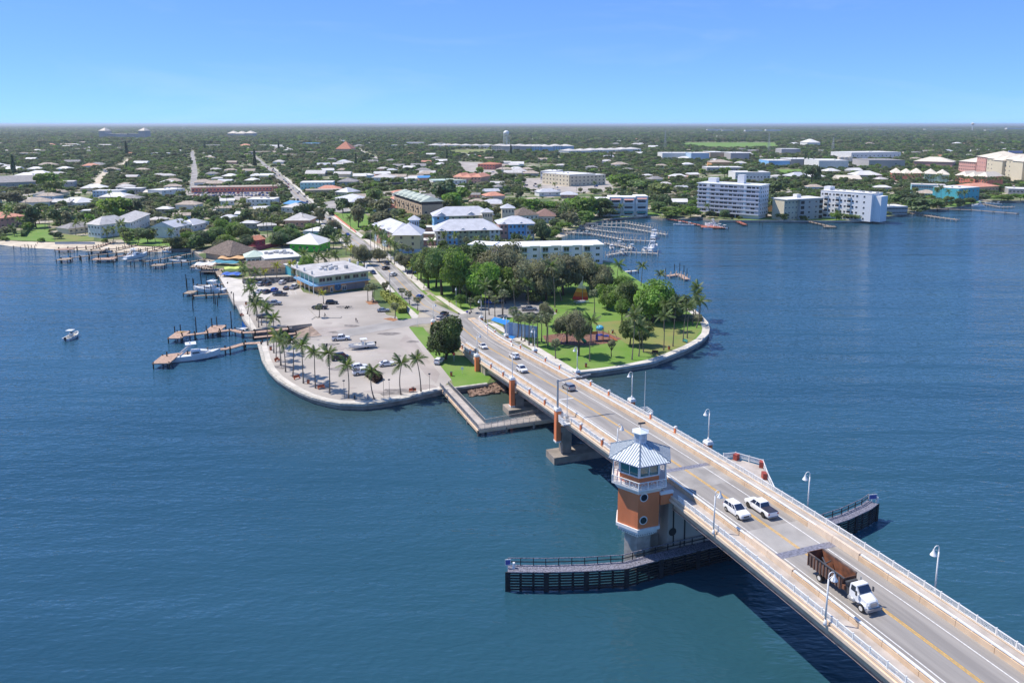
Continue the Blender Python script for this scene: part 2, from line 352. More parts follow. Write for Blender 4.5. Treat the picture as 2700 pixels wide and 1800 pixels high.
sheet('path', SW + SWi, lotw, 1.56)
sheet('parking_lot', [(1290,800),(1330,775),(1400,770),(1425,790),(1455,812),(1468,828),(1400,838),(1300,835),(1230,838),(1205,826)], asph2, 1.56)
# green strips along the street by the lot
sheet('lawn', [(1028,770),(1050,768),(1105,820),(1102,832),(1085,836),(1075,828),(1040,790)], grass, 1.56)
sheet('lawn', [(1040,822),(1060,818),(1087,832),(1080,842),(1050,843)], grass, 1.56)
sheet('path', [(1060,800),(1068,800),(1104,832),(1100,840),(1086,838)], lotw, 1.57)
sheet('lawn', [(1100,765),(1115,762),(1128,775),(1120,778)], grass, 1.56)
sheet('lawn', [(1120,780),(1135,776),(1152,792),(1140,793)], grass, 1.56)
sheet('lawn', [(1140,780),(1200,775),(1290,812),(1280,830),(1225,830),(1170,800)], grass, 1.55)
sheet('lawn', [(1175,795),(1190,793),(1215,828),(1190,828)], grassd, 1.56)
sheet('path', [(1145,780),(1160,780),(1232,826),(1215,828)], lotw, 1.57)
sheet('path', [(1283,850),(1300,848),(1400,903),(1500,963),(1523,977),(1500,980),(1395,916)], lotw, 1.565)
sheet('lawn', [(1225,845),(1238,838),(1254,852),(1240,855)], grass, 1.60)
# left shore lawns
sheet('lawn', [(16,632),(78,635),(145,637),(135,615),(122,590),(92,590),(70,612),(20,618)], grass, 1.53)
sheet('lawn', [(330,640),(345,645),(440,650),(470,640),(395,628),(360,622),(310,620)], grass, 1.53)
sheet('lawn', [(145,637),(246,635),(250,622),(150,618)], grassd, 1.53)
sheet('lawn', [(470,650),(505,652),(520,645),(480,640)], grass, 1.53)
# small city park by the main street, fields, far clearings
sheet('lawn', [(868,555),(905,553),(960,560),(985,585),(930,618),(905,595)], grass, 1.54)
sheet('lawn', [(798,625),(850,620),(862,632),(830,636)], grass, 1.54)
sheet('parking_lot', [(850,535),(880,528),(930,555),(900,562),(868,556)], asph2, 1.55)
sheet('field', [(1180,397),(1290,393),(1310,403),(1200,412)], grassd, 1.54)
sheet('field', [(820,350),(1010,350),(1050,358),(800,358)], grassd, 1.54)
sheet('field', [(1800,376),(2040,376),(2060,392),(1880,394),(1800,385)], grass, 1.54)
sheet('field', [(1030,450),(2120,440),(2120,456),(2020,462)], grass, 1.54) if False else None
sheet('field', [(2030,448),(2110,446),(2125,458),(2050,462)], grass, 1.54)
sheet('lawn', [(1610,576),(1703,569),(1745,566),(1740,560),(1640,563)], grass, 1.54)
sheet('lawn', [(1900,580),(2054,580),(2139,581),(2230,581),(2200,572),(2090,572),(2000,577)], grass, 1.54)
sheet('lawn', [(2480,548),(2527,544),(2590,532),(2540,527),(2490,532)], grass, 1.54)
sheet('paved_yard', [(480,503),(720,500),(735,515),(690,530),(500,520)], lot, 1.54)
sheet('paved_yard', [(1380,470),(1600,470),(1620,500),(1440,515),(1380,500)], lot, 1.54)
sheet('paved_yard', [(1200,425),(1280,430),(1330,470),(1230,460)], lot, 1.54)
sheet('paved_yard', [(1900,405),(2500,395),(2520,440),(1900,440)], lot, 1.54)
sheet('paved_yard', [(2300,450),(2700,450),(2700,500),(2350,485)], lot, 1.54)
sheet('field', [(985,520),(1130,517),(1130,529),(985,534)], grass, 1.55)
sheet('road', [(960,508),(1150,503),(1150,511),(960,517)], walk, 1.56)

sm = mat('darker driveway wear', (.33,.285,.255), .92, .15, .12, col2=(.42,.37,.335), detail=7)
sheet('driveway_wear', [(850,886),(822,860),(868,862),(940,862),(1010,850),(1062,842),(1100,846),(1060,860),(1020,872),(960,880),(905,885)], sm, 1.545)
sheet('driveway_wear', [(1050,905),(1068,880),(1095,900),(1130,950),(1160,985),(1150,1010),(1120,985),(1085,940)], sm, 1.545)
rw = random.Random(8)
for k in range(34):
    x, y = rw.uniform(700,1120), rw.uniform(815,1035); q = W(x,y,1.546+.0006*k)
    if not inpoly(x, y, LOT): continue
    r_ = rw.uniform(.5,2.4); a0 = rw.uniform(0,6); mb = MB(); mb.poly([(q.x+math.cos(a)*r_*rw.uniform(.6,1.5)*(1.6 if k%3 else 1), q.y+math.sin(a)*r_*rw.uniform(.6,1.2), q.z) for a in [j*math.pi/5 for j in range(10)]]); struct(mb.build('lot_stain', sm if k % 2 else mat('oil stain', (.24,.215,.20), .9, .2, .6)))

# roads
ROADS = []
def road(pts, width, m=asph2, z=1.57, line=True, name='road', zf=None, wl=True):
    P = [W(x,y,1.57) if isinstance((x), (int,float)) and zf is None else Vector((x,y,z)) for x,y in pts]
    P = [Vector((p.x,p.y,z)) for p in P]
    # densify
    Q = []
    for i in range(len(P)-1):
        n = max(1, int((P[i+1]-P[i]).length/15)); Q += [P[i].lerp(P[i+1], k/n) for k in range(n)]
    Q.append(P[-1]); mb = MB(); V = []; lv = [[],[],[],[],[]]
    for i, p in enumerate(Q):
        d = (Q[min(i+1,len(Q)-1)] - Q[max(i-1,0)]).normalized(); nn = Vector((-d.y, d.x, 0))
        V += [p - nn*width/2, p + nn*width/2]
        for j, o in enumerate((-.12,.12,-width/2+1.9,width/2-1.9)): lv[j].append((p + nn*(o-.06) + Vector((0,0,.006)), p + nn*(o+.06) + Vector((0,0,.006))))
    mb.add(V, [(2*i,2*i+1,2*i+3,2*i+2) for i in range(len(Q)-1)]); struct(mb.build(name, m))
    if line:
        mb = MB()
        for j in range(4 if wl else 2):
            V = [q for a in lv[j] for q in a]
            mb.add(V, [(2*i,2*i+1,2*i+3,2*i+2) for i in range(len(lv[j])-1)], 0 if j < 2 else 1)
        struct(mb.build('road_marking', [yel, wline]))
    ROADS.append(([(q.x,q.y) for q in Q], width))
    return Q
B280 = PX(BR(283,0,0))
MAIN = [(B280[0],B280[1]),(1117,804),(1078,768),(1040,728.6),(978,668),(903,610),(854,573),(817,545),(795,525),(771,501),(749,480),(728,458),(708,443)]
road(MAIN, 10.0)
road([(708,443),(690,428),(675,415),(662,403)], 7, line=False)
road([(1205,836),(1250,838),(1290,832),(1330,828)], 9, line=False, z=1.575)
road([(1160,842),(1100,846),(1000,862),(900,880)], 9, line=False, z=1.575)
road([(508,512),(511,480),(513,455),(511,428),(508,410),(506,398)], 8, line=False)
road([(250,500),(262,470),(282,450),(330,430),(342,418)], 8, m=sand, line=False)
road([(0,520),(110,510),(250,508),(400,512),(508,512),(640,520),(745,490)], 9, line=False, m=walk)
road([(520,560),(600,548),(700,540),(790,530)], 7, line=False, m=walk)
road([(940,600),(1010,625),(1075,600)], 5, line=False, m=sand) if False else None
road([(1700,520),(1780,512),(2040,520),(2100,500)], 6, line=False, m=walk)
road([(1400,478),(1560,500),(1700,520)], 7, line=False, m=walk)
road([(600,440),(668,436),(760,440),(860,455)], 7, line=False, m=walk)
road([(0,455),(120,448),(300,446),(508,440)], 7, line=False, m=walk)
road([(1060,500),(1160,498),(1290,480),(1400,478)], 9, line=False, m=walk)
road([(950,430),(1000,420),(880,365),(850,358)], 9, line=False, m=walk)
road([(1240,395),(1290,398),(1340,406),(1400,412)], 6, line=False, m=sand)
road([(1000,640),(1090,700),(1150,735),(1235,752)], 4, line=False, m=sand, z=1.575) if False else None
# wide pavements on both sides of the main street
def side(off, wd, m, i0=0, nm='pavement', h=.12):
    P = [W(x,y,1.57) for x,y in MAIN[1:]]; V = []
    for i, p in enumerate(P):
        d = (P[min(i+1,len(P)-1)]-P[max(i-1,0)]).normalized(); nn = Vector((d.y,-d.x,0))
        V.append((p+nn*off, p+nn*(off+wd)))
    mb = MB()
    rings = [[(a.x,a.y,1.5),(b.x,b.y,1.5),(b.x,b.y,1.57+h),(a.x,a.y,1.57+h)] for a,b in V[1:]]
    mb.loft(rings); struct(mb.build(nm, m))
side(5.7, 3.2, lotw); side(-8.9, 3.2, lotw)

# seawall caps as structure following the coast
def wall_line(pts, w_, z0, z1, m, name, mt=None, px=True):
    P = [W(x,y,1.5) for x,y in pts] if px else pts; mb = MB(); rings = []
    for i, p in enumerate(P):
        d = (P[min(i+1,len(P)-1)]-P[max(i-1,0)]); d.z = 0; d.normalize(); nn = Vector((d.y,-d.x,0))
        a, b = p - nn*w_*.35, p + nn*w_*.65
        rings.append([(a.x,a.y,z0),(b.x,b.y,z0),(b.x,b.y,z1),(a.x,a.y,z1)])
    mb.loft(rings, 0); return mb
i0 = COAST.index((682,902)); i1 = COAST.index((1284,1011.6))
tag(wall_line(COAST[i0:i1+1], .9, 1.2, 1.78, conc, '').build('seawall', mat('pale seawall cap', (.50,.47,.41), .85, .15, 1)), 'long curved pale concrete seawall cap around the palm lined parking lot', 'seawall')
tag(wall_line(SW, .5, 1.2, 1.85, conc, '').build('seawall', mat('park seawall cap', (.62,.58,.52), .85, .1, 1)), 'low pale seawall rim around the round grassy park point', 'seawall')
tag(wall_line([(605,775),(617,801),(626,806),(643,842),(664,872),(770,864.5)], .6, 1.1, 1.7, conc, '').build('seawall', conc), 'straight seawall beside the boat slips left of the lot', 'seawall')
tag(wall_line([(1607,578.6),(1624,575.7),(1703,570)], .5, .9, 2.0, conc, '').build('seawall', conc), 'grey seawall below the condo with teal awnings', 'seawall')
tag(wall_line([(1896,582),(2054,582),(2139,583),(2234,583),(2294,582)], .6, .8, 1.9, conc, '').build('seawall', conc), 'long low seawall in front of the white apartment blocks', 'seawall')
# boat ramp: upper wall, sloping slab, lower wall
A, B_, C_, D_ = W(822,858.6,1.5), W(850,885,1.5), W(762,892,-.3), W(770,868,-.3)
mb = MB(); mb.add([A,B_,C_,D_], [(0,1,2,3)]); struct(mb.build('boat_ramp', mat('wet brown ramp', (.30,.22,.17), .8, .2, .5)))
mb = MB(); a, b = W(667,873,1.5), W(822,857,1.5); d = (b-a).normalized(); mb.beam(a+Vector((0,0,-.9)), b+Vector((0,0,-.9)), .5, 3.0)
tag(mb.build('ramp_wall', concd), 'dark retaining wall on the far side of the boat ramp', 'retaining wall')
mb = MB(); a, b = W(700,901,1.5), W(848,886,1.5); mb.beam(a+Vector((0,0,-.9)), b+Vector((0,0,-.9)), .4, 2.2)
tag(mb.build('ramp_wall', conc), 'low kerb wall on the near side of the boat ramp', 'retaining wall')

# ================================================================ THE BRIDGE
S0, S1 = 34, 283
bridge = thing('road_bridge', 'long tan and white drawbridge with railings crossing the blue lagoon', 'bridge')
mb = MB(); bar(mb, S0, S1, -8.1, 8.1, -.75, -.06, 0, 4)
mb.build('deck_slab', tan, bridge)
mb = MB(); bar(mb, S0, 263, -8.35, -8.1, -.62, -.18, 0, 4); bar(mb, S0, 263, 8.1, 8.35, -.62, -.18, 0, 4); mb.build('edge_fascia', tan2, bridge)
for o in (-6.9,-4,-1.3,1.3,4,6.9):
    mb = MB(); bar(mb, S0, 262, o-.28, o+.28, -2.3, -.75, 0, 5)
    if abs(o) > 6: bar(mb, S0, 262, o-.55, o+.55, -2.42, -2.3, 1, 5)
    mb.build('girder', [tan if abs(o) > 6 else concd, pink], bridge)
mb = MB(); strip(mb, S0, S1, -5.25, 5.25, 0); mb.build('roadway', asph, bridge)
for o, w_, m_, n_ in ((-.14,.14,yel,'centre_line'),(.14,.14,yel,'centre_line'),(-3.6,.16,wline,'edge_line'),(3.6,.16,wline,'edge_line')):
    mb = MB(); strip(mb, S0, 278 if m_ is yel else 270, o-w_/2, o+w_/2, .006); mb.build(n_, m_, bridge)
mb = MB(); strip(mb, 131.6, 132.8, -5.2, 5.2, .008, 0, 1.2); mb.build('expansion_joint', mat('blue grey steel joint', (.22,.22,.27), .5, .2, 3), bridge)
mb = MB(); strip(mb, 101.6, 103.0, -5.2, 5.2, .008, 0, 1.4); mb.build('expansion_joint', MATS['blue grey steel joint'], bridge)
mb = MB(); strip(mb, 103.0, 109.5, -5.2, 5.2, .003, 0, 3); mb.build('steel_deck', mat('pale concrete deck panel', (.37,.35,.33), .8, .08, .3), bridge)
mb = MB(); strip(mb, 124.5, 131.6, -5.2, 5.2, .003, 0, 3); mb.build('steel_deck', mat('worn deck panel', (.345,.325,.305), .8, .12, .3), bridge)
mb = MB(); strip(mb, 178.0, 178.5, -3.5, 0, .007, 0, .5); mb.build('stop_line', wline, bridge)
for sgn in (-1, 1):
    mb = MB(); strip(mb, S0, 280, sgn*5.7, sgn*7.75, .16); mb.build('footway', walk, bridge)
    # concrete traffic barrier, cast in lengths
    L_ = 4.9; s = S0
    send = 236 if sgn > 0 else 248
    while s < send:
        e = min(s + L_ - .05, send)
        solid = 97.9 < s + 2 < 105
        mb = MB(); bar(mb, s, e, sgn*5.25, sgn*5.68, -.02, 1.02 if solid else .72, 0, 2.5)
        mb.build('barrier_block', tan2 if solid else tan, bridge); s += L_
    # white steel rail on short posts on top of the barrier
    for a, b in ((S0, 97.5), (106, send)):
        s = a
        while s < b:
            e = min(s+9.75, b); mb = MB(); bar(mb, s, e, sgn*5.34, sgn*5.62, .86, 1.03, 0, 3.3)
            t = s + .6
            while t < e: mb.box(*BR(t, sgn*5.48)[:2], zdeck(t)+.72, zdeck(t)+.86, .16, .16, AL); t += 2.4
            mb.build('barrier_rail', white, bridge); s += 9.8
# barrier widening at the park side
mb = MB()
for k in range(6): a, b = 236+k*6.4, 236+(k+1)*6.4-.1; wob = [0,.9,1.5,1.6,1.4,1.2,1.0]; rr = []
rings = []
for k in range(14):
    s = 236 + k*2.4; o = 5.25 + (0 if k == 0 else min(1.7, .85*k)); rings.append([BR(s,o,-.02),BR(s,o+.43,-.02),BR(s,o+.43,.72),BR(s,o,.72)])
mb.loft(rings); mb.build('barrier_block', tan, bridge)
rings = [[r[0]+Vector((0,0,.74)),r[1]+Vector((0,0,.74)),r[1]+Vector((0,0,.86)),r[0]+Vector((0,0,.86))] for r in rings]
mb = MB(); mb.loft(rings); mb.build('barrier_rail', white, bridge)
# railing panels: one mesh, many objects
PL = 2.42
def panel_mesh(name, pm):
    mb = MB(); L_ = PL
    mb.box(0, L_/2, 1.02, 1.12, .12, L_, 0); mb.box(0, L_/2, .30, .38, .10, L_, 0)
    mb.box(0, 0, .0, 1.22, .15, .15, 0)
    for k in range(15):
        y = .15 + k*(L_-.3)/14
        if abs(y-L_/2) > .36: mb.box(0, y, .38, 1.02, .045, .06, 0)
    for r in (.12,.26):
        for k in range(10):
            t0, t1 = 2*math.pi*k/10, 2*math.pi*(k+1)/10
            mb.beam((0, L_/2+math.cos(t0)*r, .70+math.sin(t0)*r), (0, L_/2+math.cos(t1)*r, .70+math.sin(t1)*r), .035, .035, up=Vector((1,0,0)))
    for k in range(4):
        t = math.pi/4+math.pi/2*k; mb.beam((0,L_/2+math.cos(t)*.1,.70+math.sin(t)*.1),(0,L_/2+math.cos(t)*.42,.70+math.sin(t)*.42),.03,.03, up=Vector((1,0,0)))
    for dy in (-.34,.34): mb.box(0, L_/2+dy, .38, 1.02, .04, .04, 0)
    return mb.mesh(name, [pm])
pmesh = panel_mesh('railing_panel', white)
OV0, OV1 = 118.0, 131.5
for sgn in (-1, 1):
    s = S0; k = 0
    while s < 277:
        skip = (sgn > 0 and 131 < s < 131.9) or (sgn < 0 and (121.5 < s + 1.2 < 131.5 or 161.5 < s+1.2 < 164.5))
        if not skip:
            p, q = BR(s, sgn*7.95), BR(s+PL, sgn*7.95)
            o = mk('railing_panel', pmesh, bridge, p, (math.atan2(q.z-p.z, PL), 0, AL))
            o.rotation_mode = 'ZXY' if False else 'XYZ'
            o.rotation_euler = ((q-p).to_track_quat('Y', 'Z')).to_euler()
        s += PL
    mb = MB(); bar(mb, S0, 278, sgn*7.8, sgn*8.12, -.02, .26, 0, 5); mb.build('parapet', tan2, bridge)
# small terracotta posts with white caps beyond the opening span
def post(s, off, h=1.25, w_=.5):
    mb = MB(); p = BR(s, off); mb.box(p.x, p.y, p.z, p.z+h, w_, w_, AL, 0); o = mb.build('rail_post', orange, bridge)
    mb = MB(); mb.box(p.x, p.y, p.z+h, p.z+h+.12, w_+.14, w_+.14, AL); mb.box(p.x, p.y, p.z+h+.12, p.z+h+.3, w_-.08, w_-.08, AL); mb.build('post_cap', white, o)
for s in (147.6,157,176,185.6,204.6,214.6,234.5,243,259,267.5): post(s, 8.0)
for s in (147.4,156.9,176,185.5,204.5,214.6,234.5,243,259,268): post(s, -8.0)
def pilaster(s, off, h=1.5, down=4.8, w_=1.25, wx=1.05):
    p = BR(s, off); o = None
    mb = MB(); mb.box(p.x, p.y, max(1.5, p.z-down), p.z+h, wx, w_, AL, 0)
    o = mb.build('pilaster', orange, bridge)
    mb = MB(); z = p.z+h; mb.box(p.x,p.y,z,z+.35,wx+.3,w_+.3,AL); mb.box(p.x,p.y,z+.35,z+.6,wx+.1,w_+.1,AL)
    mb.build('pilaster_cap', white, o); z0 = max(1.5, p.z-down)
    if z0 > 1.6: mb = MB(); mb.box(p.x,p.y,z0-.35,z0-.002,wx+.16,w_+.16,AL); mb.build('pilaster_base', white, o)
for s in (137.7,166.7,195.5,225,250,277): pilaster(s, 8.75, 1.3, 4.5 if s < 240 else 1)
for s in (166.9,195.6,225.2,277): pilaster(s, -8.85, 1.4, 5.3 if s < 240 else 1)
# piers: column pairs, cap beam, footing in the water
for s in (52, 75, 166.9, 195.6):
    zt = zdeck(s) - 2.3
    mb = MB(); c = BRz(s, 0, 0); mb.box(c.x, c.y, -1.5, 1.55, 21, 4.6 if s > 100 else 5.5, AL); mb.build('pier_footing', concd, bridge)
    for o in (-7.0, 7.0):
        mb = MB(); c = BRz(s, o, 0); mb.box(c.x, c.y, 1.55, zt-1.1, 2.1, 1.9, AL); mb.build('pier_column', concd, bridge)
    mb = MB(); c = BRz(s, 0, 0); mb.box(c.x, c.y, zt-1.1, zt, 16.6, 1.7, AL); mb.build('pier_cap', concd, bridge)
mb = MB(); c = BRz(222, 0, 0); mb.box(c.x, c.y, .2, zdeck(222)-1.0, 15.8, 3, AL); mb.build('abutment', concd, bridge)
# approach retaining walls
for sgn in (-1, 1):
    mb = MB(); rings = []
    for k in range(11):
        s = 223 + k*5.4; a = sgn*7.7; b = sgn*8.05; rings.append([BRz(s,a,1.2),BRz(s,b,1.2),BR(s,b,-.1),BR(s,a,-.1)])
    mb.loft(rings); mb.build('retaining_wall', tan, bridge)
mb = MB()
for k in range(10):
    s = 224+k*5.4; mb.poly([BRz(s,-7.7,1.3),BRz(s,7.7,1.3),BRz(s+5.4,7.7,1.3),BRz(s+5.4,-7.7,1.3)])
# bascule pier
def blk(name, s0, s1, o0, o1, z0, z1, m, parent):
    mb = MB(); mb.prism([BRz(s0,o0,0),BRz(s0,o1,0),BRz(s1,o1,0),BRz(s1,o0,0)], z0, z1, 0, bot=True); return mb.build(name, m, parent)
BPZ = zdeck(125) - .8
bp = blk('bascule_pier', 123.6, 139, -8.0, 8.0, -1.5, BPZ, mat('bascule pier concrete', (.47,.40,.34), .85, .12, .25, streak=(1,1,.3)), bridge)
gF = BR(123.6, -4).y
def onface(px, py):
    # point on the channel side face of the pier (s = 123.6)
    s = 123.6; best = None
    u = (px-1350)/FPX; v = (py-PPY)/FPX
    dx, dy, dz = u, CT - v*ST, -(ST + v*CT)
    # -SA*(X-BP)+CA*Y = s
    k = (s - SA*BP) / (-SA*dx + CA*dy); return Vector((dx*k, dy*k, CAMH+dz*k))
for a_, b_ in (((1776,1325),(1775,1437)), ((1806,1352),(1804,1437))):
    p, q = onface(*a_), onface(*b_); mb = MB(); mb.beam(p, q, .25, .08, up=Vector((-SA,CA,0))); mb.build('wall_joint', dark, bp)
for a_ in ((1773,1401),(1843,1388)):
    p = onface(*a_); n = Vector((SA,-CA,0)); t = Vector((CA,SA,0)); mb = MB()
    mb.poly([p + n*.05 + t*math.cos(a)*.7 + Vector((0,0,math.sin(a)*.7)) for a in [k*math.pi/8 for k in range(16)]]); mb.build('round_port', dark, bp)
blk('pier_stair_wall', 126.5, 131, -11.8, -8.0, -1.5, 4.6, mat('pale pier base', (.42,.36,.30), .85, .12, .5), bp)
# overlook balcony on the far side
zo = zdeck(126)
OVP = [BRz(132,8.1,0), W(1940,1193,zo+1.15), W(2012,1213,zo+1.15), W(2024,1246,zo+1.15), BRz(118.2,8.1,0)]
OVP = [Vector((p.x,p.y,0)) for p in OVP]
mb = MB(); mb.prism(OVP, zo-.8, zo+.1, 0, 1, bot=True); ov = mb.build('overlook', [tan2, walk], bridge)
for i in range(4):
    a, b = OVP[i], OVP[i+1]; n = max(1, round((b-a).length/PL)); d = (b-a)/n
    for k in range(n):
        p = a + d*k + Vector((0,0,zo+.1)); o = mk('railing_panel', pmesh, ov, p); o.rotation_euler = d.to_track_quat('Y','Z').to_euler(); o.scale = (1, d.length/PL, 1)
for i in (1, 2, 3):
    a = OVP[i] - (OVP[i]-BRz(125,8.2,0)).normalized()*.5
    mb = MB(); mb.box(a.x,a.y,zo+.1,zo+1.15,1.1,.7, AL+.4*i); mb.build('rail_post', mat('dark red panel', (.36,.07,.05), .6, .08), ov)
# operator platforms (small white railed boxes hung on the edge)
def pod(s, sgn):
    p = BR(s, sgn*8.9); mb = MB(); mb.box(p.x,p.y,p.z-.3,p.z-.02,1.7,2.6,AL)
    for dx, dy, lx, ly in ((sgn*.85,0,.08,2.6),(0,1.3,1.7,.08),(0,-1.3,1.7,.08)):
        q = p + Vector((CA*dx-SA*dy, SA*dx+CA*dy, 0))
        for z in (.35,.75,1.1): mb.box(q.x,q.y,p.z+z-.04,p.z+z+.04,lx,ly,AL)
        for k in range(7):
            f = (k/6-.5); r = q + Vector((CA*lx*f-SA*ly*f, SA*lx*f+CA*ly*f, 0)); mb.box(r.x,r.y,p.z,p.z+1.1,.05,.05,AL)
    mb.build('gate_platform', white, bridge)
pod(163, -1); pod(160.5, 1)

# ---------------------------------------------------------------- control tower
tz = {}
TC = BRz(126.3, -12.0, 0); TC = Vector((xat(TC.y, 1683, 10), TC.y, 0))
gn = TC.y - 3.69
z_ob, z_ot = zat(gn-.2, 1397), zat(gn, 1300); z_cb = zat(TC.y-2.95, 1415.5)
z_fl = zat(TC.y-4.8, 1293); z_ev = zat(TC.y-5.2, 1231); z_ws = zat(gn, 1261)
z_cu = zat(TC.y-.9, 1169); z_ce = zat(TC.y-1.6, 1147.5); z_ca = zat(TC.y, 1128)
def hexp(r, z, rot=0): return [(TC.x + r*math.cos(AL+rot+k*math.pi/3), TC.y + r*math.sin(AL+rot+k*math.pi/3), z) for k in range(6)]
tower = thing('bridge_tender_tower', 'orange hexagonal bridge tender tower with blue grey metal roof', 'tower', (TC.x,TC.y,0))
TI = Matrix.Translation(-Vector((TC.x,TC.y,0)))
def tp(mb, name, mats, parent=None):
    mb.v = [(x-TC.x, y-TC.y, z) if parent is None else (x-TC.x, y-TC.y, z) for x,y,z in mb.v]; return mb.build(name, mats, parent or tower)
mb = MB(); mb.loft([hexp(3.75,z_ob-.1), hexp(3.75,z_ot)]); shaft = tp(mb, 'shaft', orange)
mb = MB(); mb.loft([hexp(3.0,z_cb), hexp(3.15,z_cb+.35), hexp(3.45,z_cb+.4), hexp(3.55,z_ob-.55), hexp(4.0,z_ob-.5), hexp(4.0,z_ob)]); tp(mb, 'base_moulding', white)
mb = MB()
for k in range(6):
    a, b = Vector(hexp(3.52,z_cb+.6)[k]), Vector(hexp(3.52,z_cb+.6)[(k+1)%6])
    for j in range(9):
        p = a.lerp(b, (j+.5)/9); mb.box(p.x,p.y,z_cb+.42,z_cb+.62,.16,.16, AL+math.pi/3*k+math.pi/2)
tp(mb, 'dentils', metal)
mb = MB(); mb.prism([(p[0],p[1]) for p in hexp(2.4,0)], -1, z_cb, 0); tp(mb, 'pedestal', conc)
mb = MB(); mb.loft([hexp(3.8,z_ot-.25), hexp(4.0,z_ot), hexp(4.6,z_fl-.25), hexp(4.95,z_fl-.2), hexp(4.95,z_fl)]); tp(mb, 'balcony_slab', white)
mb = MB(); mb.loft([hexp(3.55,z_fl), hexp(3.55,z_ws)]); tp(mb, 'cabin_wall', orange)
mb = MB(); mb.loft([hexp(3.3,z_ws), hexp(3.3,z_ev-.1)]); tp(mb, 'cabin_core', metald)
for k in range(6):
    a, b = Vector(hexp(3.5,z_ws)[k]), Vector(hexp(3.5,z_ws)[(k+1)%6]); H_ = z_ev - .15 - z_ws
    n = (a+b)/2 - Vector((TC.x,TC.y,z_ws)); n.normalize(); up = Vector((0,0,1))
    mb = MB(); mb.beam(a+up*.0, b+up*.0, .2, .2); mb.beam(a+up*H_, b+up*H_, .2, .3); mb.beam(a, a+up*H_, .3, .3, up=n); 
    m_ = (a+b)/2; mb.beam(m_, m_+up*H_, .1, .1, up=n); fr = tp(mb, 'window_frame', white)
    mb = MB(); i_ = n*-.06; mb.add([a+i_, b+i_, b+i_+up*H_, a+i_+up*H_], [(0,1,2,3)]); tp(mb, 'window_pane', teal, fr).parent = fr
    # balcony railing
    c, d = Vector(hexp(4.85,z_fl)[k]), Vector(hexp(4.85,z_fl)[(k+1)%6]); mb = MB()
    mb.beam(c+up*1.15, d+up*1.15, .14, .1); mb.beam(c+up*.15, d+up*.15, .1, .1)
    for j in range(4):
        q = c.lerp(d, j/3); mb.beam(q, q+up*1.15, .13, .13, up=n) if j < 3 else None
    for j in range(26):
        q = c.lerp(d, (j+.5)/26); mb.beam(q+up*.15, q+up*1.1, .03, .035, up=n)
    for j in range(3):
        q = c.lerp(d, (j+.5)/3)+up*.65; t = (d-c).normalized()
        for i in range(8):
            u, v_ = 2*math.pi*i/8, 2*math.pi*(i+1)/8; mb.beam(q+t*math.cos(u)*.3+up*math.sin(u)*.3, q+t*math.cos(v_)*.3+up*math.sin(v_)*.3, .05, .05, up=n)
    tp(mb, 'balcony_railing', white)
    mb = MB(); q = Vector(hexp(4.7,z_fl)[k]); mb.beam(q, Vector((q.x,q.y,z_ev-.1)), .14, .14, up=Vector((1,0,0))); 
    if k in (0,1,2,3,5): tp(mb, 'roof_post', white)
ev, ap = hexp(5.5, z_ev), hexp(1.0, z_cu)
mb = MB(); mb.loft([hexp(5.3,z_ev-.12), hexp(5.52,z_ev-.1), hexp(5.52,z_ev+.02)]); tp(mb, 'eave', mat('eave trim', (.24,.28,.40), .5, .05))
for k in range(6):
    a, b, c, d = Vector(ev[k]), Vector(ev[(k+1)%6]), Vector(ap[(k+1)%6]), Vector(ap[k])
    mb = MB(); mb.add([a,b,c,d], [(0,1,2,3)]); nrm = (b-a).cross(d-a).normalized()
    n = 13
    for j in range(1, n):
        p = a.lerp(b, j/n); dirn = ((c+d)/2 - (a+b)/2); f = min(1, min(j, n-j)/(n/2)/ (1 - (c-d).length/(b-a).length) ) if True else 1
        q = p + dirn*min(1, f); mb.beam(p+nrm*.03, q+nrm*.03, .08, .10, 1, up=nrm)
    mb.beam(a+nrm*.05, d+nrm*.05, .17, .13, 1, up=nrm)
    tp(mb, 'roof_panel', [silver, mat('roof seam', (.22,.27,.33), .4, 0, metal=.3)])
mb = MB(); mb.loft([hexp(1.12,z_cu-.5), hexp(1.12,z_ce)]); cu = tp(mb, 'cupola', mat('cupola paint', (.62,.66,.72), .5, .04))
mb = MB()
for k in range(6):
    a, b = Vector(hexp(1.15,z_cu+.25)[k]), Vector(hexp(1.15,z_cu+.25)[(k+1)%6])
    p, q = a.lerp(b,.2), a.lerp(b,.8); h = Vector((0,0,(z_ce-z_cu)*.72))
    for j in range(5): mb.beam(p+h*(j/5+.1), q+h*(j/5+.1), .06, .05)
tp(mb, 'cupola_louvre', metal, cu).parent = cu
mb = MB(); mb.loft([hexp(1.46,z_ce), hexp(1.46,z_ce+.08), [(TC.x+.05*math.cos(k), TC.y+.05*math.sin(k), z_ca) for k in range(6)]]); tp(mb, 'cupola_roof', silver, cu).parent = cu
mb = MB(); mb.tube([(TC.x,TC.y,z_ca-.1),(TC.x,TC.y,z_ca+.9)], .05, 5); mb.beam((TC.x-.4,TC.y,z_ca+.75),(TC.x+.7,TC.y-.2,z_ca+.95), .06, .3); tp(mb, 'weather_vane', metald, cu).parent = cu
